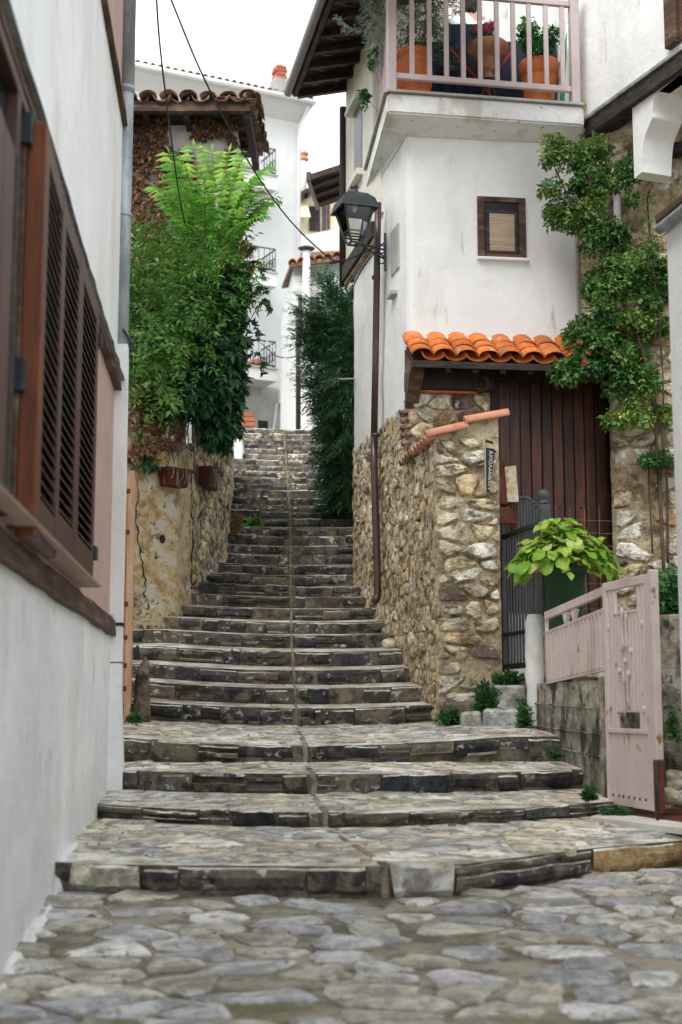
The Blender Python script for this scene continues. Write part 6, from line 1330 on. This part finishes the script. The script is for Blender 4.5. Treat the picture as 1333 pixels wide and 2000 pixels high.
for (x, y, dd, br) in [(332, 285, -.1, .75), (352, 300, -.3, .7), (380, 276, 0, .9), (415, 288, .1, .8), (448, 285, .1, .85), (470, 305, -.1, .75), (524, 308, -.1, .6), (498, 330, -.35, .6), (505, 360, .1, .5), (545, 378, -.1, .5), (520, 410, -.3, .45), (535, 368, .2, .45), (300, 350, .1, .6), (318, 388, -.1, .55), (360, 430, -.5, .45), (470, 430, -.5, .4), (400, 370, -.5, .6)]:
    bx_ = 405 + (x - 405) * .30 + U(-8, 8); by_ = 440 + max(0, y - 350) * .35 + U(-12, 12)
    frond(P(bx_, by_ + 25, 13.75 + dd * .25), P(x, y, 13.75 + dd), ah, bright=br, bend=.14 + .0011 * abs(x - 415))
mass('foliage', [(415, 470, 13.75, 62, 60, .32, 1.2), (430, 540, 13.75, 66, 70, .36, 1.2), (400, 420, 13.8, 55, 45, .25, .8)], 70, M['l_ail'], ah, pinn(6, .32), (.20, .34), bias=None)
# ---- shrub on the left, mid green
bs = thing('leafy_shrub', 'dense green shrub spilling over the yellow wall beside the drainpipe', 'shrub', P(300, 870, 13.5))
stems(bs, P(310, 880, 13.7), [P(280, 600, 13.4), P(320, 560, 13.5), P(350, 640, 13.4), P(270, 700, 13.4)], .02)
mass('foliage', [(292, 560, 13.35, 58, 85, .35, 1.5), (335, 600, 13.3, 62, 90, .38, 1.5), (285, 660, 13.2, 62, 75, .38, 1.5), (345, 690, 13.2, 66, 75, .4, 1.5), (300, 740, 13.2, 55, 45, .3, .9), (268, 520, 13.5, 25, 40, .2, .5), (370, 560, 13.4, 45, 70, .3, .9), (310, 640, 13.45, 62, 110, .3, 1.6)], 92, M['l_bush'], bs, pinn(5, .36), (.22, .38), down=.3, shell=.3)
for (bx_, by_, x, y) in ((285, 540, 268, 478), (292, 545, 300, 485), (310, 560, 335, 500), (280, 570, 258, 505), (330, 570, 345, 520), (270, 600, 258, 560)): frond(P(bx_, by_, 13.3), P(x, y, 13.2), bs, n=11, bright=.55)
# ---- creeper at the right of it, dark five-fingered leaves
cp_ = thing('creeper', 'dark five-fingered creeper hanging over the corner of the yard wall', 'creeper', P(430, 880, 13.9))
stems(cp_, P(430, 880, 14.2), [P(440, 600, 13.9), P(470, 640, 14.), P(400, 700, 13.7), P(470, 760, 14.)], .018)
mass('foliage', [(415, 610, 13.75, 54, 75, .35, 1.4), (442, 660, 13.95, 42, 100, .4, 1.5), (415, 720, 13.6, 62, 80, .4, 1.5), (435, 790, 13.85, 46, 70, .38, 1.4), (380, 770, 13.45, 65, 50, .35, 1.1), (425, 835, 13.9, 42, 42, .3, .9), (462, 570, 14.0, 26, 60, .25, .7), (455, 740, 14.05, 26, 70, .25, .7), (330, 790, 13.4, 50, 30, .25, .6), (420, 700, 13.95, 48, 160, .3, 2.)], 230, M['l_creep'], cp_, PALM, (.08, .135), down=.55, tonespread=.5, shell=.35)
for pts in ([(480, 600), (505, 560), (520, 572)], [(480, 640), (515, 585), (528, 600)], [(470, 700), (505, 690), (512, 730)], [(478, 610), (500, 640), (505, 660)], [(470, 520), (500, 510), (512, 540)]):
    q = spline([P(x, y, 14.0 + .08 * k) for k, (x, y) in enumerate(pts)], 6); MB().tube(q, .005, 5).build('stem', M['bark'], cp_, True)
    C = np.array([tuple(v) for v in q[3:]]); n = len(C); sprays('leaf_spray', C, RNG.normal(0, .6, (n, 3)) + [.5, -.2, -.5], RNG.normal(0, .3, (n, 3)) + [0, -.5, .8], RNG.uniform(.07, .10, n), PALM, M['l_creep'], cp_)
# ---- dry ivy that covers the house front and the top of the yard wall
dv = thing('dry_ivy', 'brown withered ivy covering the front wall of the tiled house', 'ivy', P(330, 860, 14.4))
def on_wall(fr_, px0, px1, py0, py1, n, t0, t1, test):
    C = []
    while len(C) < n:
        px, py = U(px0, px1), U(py0, py1)
        if test(px, py): s, h = fr_.hit(px, py); C.append(fr_(s, U(t0, t1), h))
    return np.array([tuple(c) for c in C])
tst = lambda x, y: noise.noise((x * .018, y * .018, 3)) > (.30 if y > 330 else .05 if 250 < y < 330 else -.05 if x > 440 else .10) - .55 * (x < 330) - .4 * (y > 300) - .35 * (x > 455)
C = on_wall(IF, 140, 462, 228, 560, 6200, .01, .16, tst); n = len(C)
sprays('foliage', C, RNG.normal(0, .5, (n, 3)) + [0, -.3, -.9], RNG.normal(0, .4, (n, 3)) + [0, -1, .35], RNG.uniform(.03, .062, n), PALM, M['l_dry'], dv, curl=.35, fold=.4, tonespread=.7)
C, V = blob(470, 520, 14.2, 26, 130, .15, 200); n = len(C)
sprays('foliage', C, RNG.normal(0, .5, (n, 3)) + [.2, -.3, -.9], RNG.normal(0, .4, (n, 3)) + [.3, -1, .35], RNG.uniform(.05, .09, n), PALM, M['l_dry'], dv, curl=.35, fold=.4)
tst2 = lambda x, y: y < 905 - (x - 250) * .38 + 26 * noise.noise((x * .05, 0, 0)) and noise.noise((x * .03, y * .03, 8)) > -.25
C = on_wall(W1, 246, 350, 745, 915, 700, .0, .10, tst2); n = len(C)
sprays('foliage', C, RNG.normal(0, .5, (n, 3)) + [0, -.3, -.9], RNG.normal(0, .4, (n, 3)) + [.2, -1, .3], RNG.uniform(.04, .08, n), PALM, M['l_dry'], dv, curl=.35, fold=.4)
for k in range(26):
    x, y = U(250, 372), U(800, 900); s, h = W1.hit(x, y); MB().tube(spline([W1(s, .03, h + .25), W1(s + U(-.06, .06), .06, h), W1(s + U(-.1, .1), .04, h - U(.1, .25))], 4), .004, 4).build('stem', M['bark'], dv)
C = np.array([tuple(W1(W1.hit(x, y)[0], U(.02, .1), W1.hit(x, y)[1])) for x, y in [(U(255, 300), 905 + U(-12, 12) + .0) for _ in range(40)]]); n = len(C)
sprays('green_tuft', C, RNG.normal(0, .6, (n, 3)) + [0, -.4, -.3], RNG.normal(0, .3, (n, 3)) + [0, -.6, .8], RNG.uniform(.05, .08, n), PALM, M['l_creep'], dv)
# ---- conifer on the right of the upper steps
cy = thing('conifer', 'dark green conifer leaning over the upper steps beside the white wall', 'tree', P(670, 1000, 17.3))
stems(cy, P(672, 1000, 17.2), [P(668, 620, 17.2)], .05, 'trunk')
mass('foliage', [(668, 650, 17.2, 32, 60, .5, 1.0), (660, 720, 17.2, 36, 75, .5, 1.2), (668, 800, 17.2, 30, 75, .5, 1.2), (674, 880, 17., 26, 65, .4, 1.0), (676, 945, 17.2, 26, 45, .3, .8), (690, 720, 16.5, 30, 150, .4, 1.5), (645, 660, 17.3, 34, 34, .4, .6), (678, 800, 17.4, 28, 180, .4, 2.)], 380, M['l_cyp'], cy, FEATHER, (.20, .40), down=.1, jit=.2, shell=.2)
for (x0_, y0_, x1_, y1_) in ((660, 600, 622, 545), (655, 620, 602, 590), (650, 640, 592, 612), (650, 665, 590, 650), (645, 700, 596, 668), (645, 730, 605, 735), (650, 760, 600, 755), (650, 640, 605, 632), (655, 590, 640, 548), (660, 790, 625, 800), (640, 690, 600, 700)):
    q = spline([P(x0_, y0_, 17.1), P((x0_ + x1_) / 2, (y0_ + y1_) / 2 - 4, 17.0), P(x1_, y1_, 17.0)], 7); MB().tube(q, [.012 * (1 - .06 * k) for k in range(len(q))], 5).build('bough', M['bark'], cy, True)
    C = np.array([tuple(v) for v in q for _ in range(3)]) + RNG.normal(0, .02, (len(q) * 3, 3)); n = len(C); ax = np.array(tuple(q[-1] - q[0]))
    sprays('feathery_spray', C, np.tile(unit(ax), (n, 1)) + RNG.normal(0, .45, (n, 3)), RNG.normal(0, .4, (n, 3)) + [0, -.4, 1], RNG.uniform(.14, .26, n), FEATHER, M['l_cyp'], cy, bias=RNG.uniform(.4, 1, n))
# lime weeds and grasses under it
def tuft(name, c, r, n, m, label, cat, tmpl=TRI, size=(.04, .07), up=.8, group=None):
    c = Vector(c); o = thing(name, label, cat, c, group); v = unit(RNG.normal(size=(n, 3))); v[:, 2] = np.abs(v[:, 2]); rr = RNG.uniform(.2, 1, n)[:, None]
    C = np.array(tuple(c)) + v * rr * np.array([r[0], r[1], r[2]]); A = v + RNG.normal(0, .4, (n, 3)); A[:, 2] += up * .3
    N = RNG.normal(0, .3, (n, 3)) + [0, -.5, .9]; sprays('leaves', C, A, N, RNG.uniform(*size, n), tmpl, m, o); 
    for k in range(5): a = v[k] * np.array(r) * .8; MB().tube([c, c + Vector(tuple(a * .5)) + Vector((0, 0, .02)), c + Vector(tuple(a))], .003, 4).build('stem', M['twig'], o)
    return o
def ons(px, d): x = P(px, 1000, d).x; return (x, d, on_steps(x, d))
tuft('weed', ons(497, 17.0), (.09, .06, .12), 60, M['l_ail'], 'bright green weed growing on the steps below the crate', 'weed')
tuft('grass_clump', ons(672, 17.3), (.16, .2, .34), 90, M['l_creep'], 'dark grassy clump at the foot of the conifer', 'grass', WILLOW, (.12, .24), 1.5)
tuft('red_stem_weed', ons(462, 16.4), (.10, .3, .28), 90, M['l_dry'], 'brownish red weeds along the far end of the yellow wall', 'weed', TRI, (.03, .06))
# ---- ferns and weeds round the pier foot
fz = lambda px, py, d: tuple(P(px, py, d))
tuft('fern', fz(950, 1385, 11.15), (.13, .10, .22), 220, M['l_fern'], 'dark fern growing between the pier foot and gate steps', 'fern', TRI, (.03, .05))
tuft('fern', fz(880, 1412, 11.25), (.10, .08, .11), 120, M['l_fern'], 'low fern at the front left foot of the stone pier', 'fern', TRI, (.03, .05))
tuft('fern', fz(1025, 1420, 10.8), (.055, .07, .26), 120, M['l_fern'], 'fern growing against the white end of the concrete wall', 'fern', TRI, (.03, .05))
tuft('fern', fz(1000, 1335, 11.5), (.18, .10, .10), 130, M['l_fern'], 'fern under the bottom rail of the iron gate', 'fern', TRI, (.03, .05))
tuft('weed', fz(1153, 1560, 8.95), (.05, .05, .08), 50, M['l_fern'], 'small weed at the base of the concrete wall near the threshold', 'weed', TRI, (.025, .045))
tuft('weed', fz(1085, 1478, 10.1), (.05, .05, .06), 40, M['l_fern'], 'small weed at the third step beside the concrete wall', 'weed', TRI, (.025, .045))
tuft('weed', fz(262, 1410, 10.9), (.08, .08, .07), 60, M['l_fern'], 'small weed at the foot of the mossy kerb stone', 'weed', TRI, (.025, .045))
tuft('weed', fz(815, 1258, 12.6), (.05, .05, .07), 30, M['l_fern'], 'tiny weed on the rough wall above the fourth narrow step', 'weed', TRI, (.025, .04))
tuft('weed', fz(1210, 1592, 8.9), (.14, .06, .05), 60, M['l_fern'], 'weeds behind the foot of the pink gate', 'weed', TRI, (.025, .045))
tuft('garden_shrub', fz(1312, 1205, 9.8), (.16, .12, .36), 260, M['l_fern'], 'dark green shrub above the garden wall behind the pink gate', 'shrub', TRI, (.04, .08))
tuft('garden_weed', fz(1315, 1440, 8.9), (.04, .05, .22), 50, M['l_fern'], 'thin weed on the garden wall right of the pink gate', 'weed', TRI, (.03, .05))
# ---- climbing rose on the right
ro = thing('climbing_rose', 'climbing rose with yellowing leaves on the wall above the plank door', 'rose', P(1285, 1100, 12.0))
RD = 12.0
for pts, r in (([(1298, 1130), (1285, 900), (1275, 780), (1240, 640), (1190, 540), (1160, 420), (1150, 320)], .016), ([(1305, 1100), (1300, 900), (1270, 760), (1200, 700), (1140, 690)], .012), ([(1290, 1000), (1296, 760), (1280, 560), (1265, 400), (1270, 370)], .008), ([(1275, 1080), (1268, 900), (1288, 820), (1230, 700)], .008), ([(1180, 560), (1175, 470), (1130, 420), (1085, 330)], .008)):
    MB().tube(spline([P(x, y, RD + U(-.05, .1)) for x, y in pts], 6), r, 6).build('stem', M['bark'], ro, True)
ROSE = []
for (x0_, x1_, y0_, y1_, cnt) in ((1062, 1190, 285, 470, 20), (1130, 1240, 275, 400, 9), (1150, 1215, 440, 560, 8), (1120, 1200, 540, 660, 10), (1170, 1305, 520, 700, 24), (1225, 1308, 470, 600, 8), (1095, 1240, 640, 745, 16), (1200, 1308, 690, 820, 13), (1255, 1308, 780, 900, 4)):
    for _ in range(cnt): r = U(14, 34); ROSE.append((U(x0_, x1_), U(y0_, y1_), 12.05 + U(-.12, .12), r * U(.8, 1.4), r * U(.7, 1.2), U(.06, .16), r / 26))
mass('foliage', ROSE, 62, M['l_rose'], ro, TRI, (.034, .062), down=.25, tonespread=.4, shell=.05)
C = np.array([tuple(P(1268 + U(-16, 16), 380 + k * 17, 12.02)) for k in range(11) for _ in range(5)]); n = len(C)
sprays('foliage', C, RNG.normal(0, .6, (n, 3)) + [0, -.3, .2], RNG.normal(0, .3, (n, 3)) + [0, -.6, .8], RNG.uniform(.028, .04, n), TRI, M['l_rose'], ro)
def bloom(c, r, parent, m):
    n = 26; v = unit(RNG.normal(size=(n, 3))); c = np.array(tuple(c)); leaf_mesh('bloom', c + v * r * .55, np.cross(v, RNG.normal(size=(n, 3))) + v * .3, v, np.full(n, r * 1.2), np.full(n, r * 1.1), m, parent, .25, .25)
for px, py, r in ((1142, 708, .030), (1133, 668, .022), (1150, 690, .020), (1140, 450, .014)): bloom(P(px, py, 11.82), r * .8, ro, M['rose'])
# ---- lime leaves of the potted plant, one by one
lp_ = thing('lime_plant', 'big lime-green leafy plant growing in the green pot', 'plant', (pc.x, pc.y, zpot1 - .03))
def big_leaf(seed):
    V = []; rows, cols = 7, 4
    for j in range(rows + 1):
        y = j / rows; wd_ = .46 * math.sin(PI * min(1, y * .93 + .07)) ** .75 * (1 - .25 * y) if j < rows else .0
        for i in range(-cols // 2, cols // 2 + 1):
            x = i / (cols / 2); z = -.6 * y ** 2.2 * .6 - .13 * abs(x) ** 1.5 * wd_ + .05 * abs(x) + .07 * math.sin(y * 9 + seed + abs(x) * 3) * abs(x)
            V.append((x * wd_, y - .05 * abs(x), z))
    W_ = cols + 1; b = MB(); b.add(V, [(j * W_ + i, j * W_ + i + 1, (j + 1) * W_ + i + 1, (j + 1) * W_ + i) for j in range(rows) for i in range(cols)])
    me = meshof(b, 'leaf', M['l_lime']); at = me.attributes.new('tone', 'FLOAT', 'FACE'); at.data.foreach_set('value', [min(1, max(0, seed / 7 + U(-.05, .05)))] * len(me.polygons)); return me
BL = [big_leaf(s) for s in range(8)]
for k in range(240):
    a = U(0, 2 * PI); rr = U(0, 1) ** .6; wob = 1 + .25 * noise.noise((math.cos(a) * 1.7, math.sin(a) * 1.7, 5.))
    base = Vector((pc.x + .40 * wob * rr * math.cos(a), pc.y + .27 * rr * math.sin(a), zpot1 + .25 + .07 * noise.noise((a * 1.3, rr * 3, 2)) - .24 * rr ** 2 + U(-.10, .06)))
    if k < 26: base = Vector((pc.x - .02 + .08 * math.cos(a), pc.y + .07 * math.sin(a), zpot1 + .30 + U(-.08, .08)))
    outd = Vector((math.cos(a) + U(-.5, .5), math.sin(a) + U(-.5, .5), .55 - 1.15 * rr + U(-.5, .5))).normalized(); z = (Vector((0, -.2, 1)) + Vector((math.cos(a), math.sin(a), 0)) * .8 * rr + Vector((U(-.5, .5), U(-.5, .5), 0))).normalized()
    x = outd.cross(z).normalized(); z = x.cross(outd); s = U(.07, .16) * (.85 if k < 16 else 1); wx = s * U(.75, 1.15)
    link('leaf', random.choice(BL), lp_, Matrix(((x.x * wx, outd.x * s, z.x * s, base.x), (x.y * wx, outd.y * s, z.y * s, base.y), (x.z * wx, outd.z * s, z.z * s, base.z), (0, 0, 0, 1))))
    if k % 5 == 0: MB().tube(spline([Vector((pc.x + .03 * math.cos(a), pc.y + .03 * math.sin(a), zpot1 - .03)), Vector((pc.x, pc.y, zpot1 + .15)).lerp(base, .5) + Vector((0, 0, .03)), base], 4), .006, 5).build('stem', M['twig'], lp_, True)
# ---- plants on the balcony
def potplant(name, c, label, m, tmpl, blobs, dens, size, down=.2):
    r = thing(name, label, 'plant', c); mass('foliage', blobs, dens, m, r, tmpl, size, down=down, shell=.1)
    for k in range(6): b = blobs[k % len(blobs)]; stems(r, (c[0], c[1], c[2] - .04), [P(b[0] + U(-.5, .5) * b[3], b[1] + U(-.5, .3) * b[4], b[2])], .006, 'stem', 'twig')
    return r
potplant('willowy_plant', (bp1[0], bp1[1], bp1[2]), 'airy narrow-leaved plant in the round terracotta pot', M['l_willow'], WILLOW, [(815, 40, 12.45, 36, 60, .2, 1.2), (845, 20, 12.5, 30, 40, .2, .8), (870, 110, 12.5, 12, 30, .06, .2), (895, 12, 12.55, 30, 16, .12, .2)], 75, (.10, .20))
potplant('leafy_plant', (bp2[0], bp2[1], bp2[2]), 'glossy green leafy plant in the tapered terracotta pot', M['l_pot'], TRI, [(1048, 80, 12.66, 38, 40, .16, 1.4), (1030, 60, 12.66, 20, 30, .1, .5), (1075, 75, 12.66, 18, 26, .1, .5), (1052, 98, 12.5, 14, 14, .08, .3)], 110, (.04, .065))
fp = potplant('pink_flowers', (ucx[0], ucx[1], ucx[2]), 'small plant with pink flowers in the clay urn', M['l_pot'], TRI, [(945, 65, 12.6, 28, 14, .1, 1.)], 90, (.025, .04))
for px, py in ((950, 48), (958, 52), (955, 60), (962, 46), (946, 56), (928, 52), (926, 60), (966, 55), (952, 54)): bloom(P(px, py, 12.52), .022, fp, M['petal'])
sv = thing('silver_shrub', 'silvery grey-green shrub hanging over the alley side of the balcony', 'shrub', (bE.x + .25, 12.75, zt2 + .1))
MB().lathe([(.09, 0), (.13, .2), (.12, .21), (.10, .18)], (FR2(.62, -.2, 0).x, FR2(.62, -.2, 0).y, zb_), 16).build('pot', M['clay_brown'], sv, True)
stems(sv, FR2(.62, -.2, zb_ + .18), [P(735, 40, 12.7), P(745, 10, 12.7), P(725, 60, 12.7), P(695, 55, 12.7)], .008, 'stem', 'twig')
mass('foliage', [(738, 40, 12.65, 26, 55, .25, 1.4), (745, 0, 12.65, 35, 45, .25, 1.4), (735, 90, 12.7, 12, 36, .15, .4)], 120, M['l_silver'], sv, WILLOW, (.06, .12), shell=.1)
C = np.array([tuple(P(668 + k * 3.6, 40 + 20 * math.sin(k / 12 * 2), 12.7)) for k in range(14) for _ in range(3)]); n = len(C); sprays('foliage', C, RNG.normal(0, .5, (n, 3)) + [-.8, 0, .2], RNG.normal(0, .3, (n, 3)) + [0, -.6, .8], RNG.uniform(.05, .09, n), WILLOW, M['l_silver'], sv)
sw = thing('balcony_creeper', 'light green climber trailing behind the side bars of the balcony', 'creeper', FR2(1.0, -.05, zt2)); 
mass('foliage', [(728, 110, 12.8, 10, 26, .08, .8), (712, 195, 13.2, 9, 26, .08, .8)], 45, M['l_pot'], sw, TRI, (.04, .06)); stems(sw, FR2(1.0, -.05, zt2), [P(722, 100, 12.9), P(712, 190, 13.2)], .005, 'stem', 'twig')
# ---- dry leaves lying about on the steps
C = []
for k in range(190):
    i = random.choice([0, 0, 1, 2, 3, 3, 3, 4, 5, 6, 7, 8, 9, 10]); x = U(-1.4, 1.3) if i < 4 else U(-1.2, .7); x = -1.45 + abs(random.gauss(0, .25)) if random.random() < .25 and i < 4 else x
    y = front(i, x) + U(.03, (front(i + 1, x) - front(i, x)) * .98); C.append((x, y, tread_z(i, x, y) + .012))
for k in range(50): x, y = U(-1.2, 1.8), U(4.8, 6.5); C.append((x, y, street_z(x, y) + .016))
C = np.array(C); n = len(C); o = leaf_mesh('fallen_leaves', C, np.concatenate([RNG.normal(0, 1, (n, 2)), np.zeros((n, 1))], 1), np.tile([0., 0, 1], (n, 1)) + RNG.normal(0, .25, (n, 3)), RNG.uniform(.02, .045, n), RNG.uniform(.012, .022, n), M['l_dry'], None, .2, .3, RNG.random(n) * .85)
o['kind'] = 'stuff'; tag(o, 'dry brown leaves scattered over the steps and street', 'leaves')
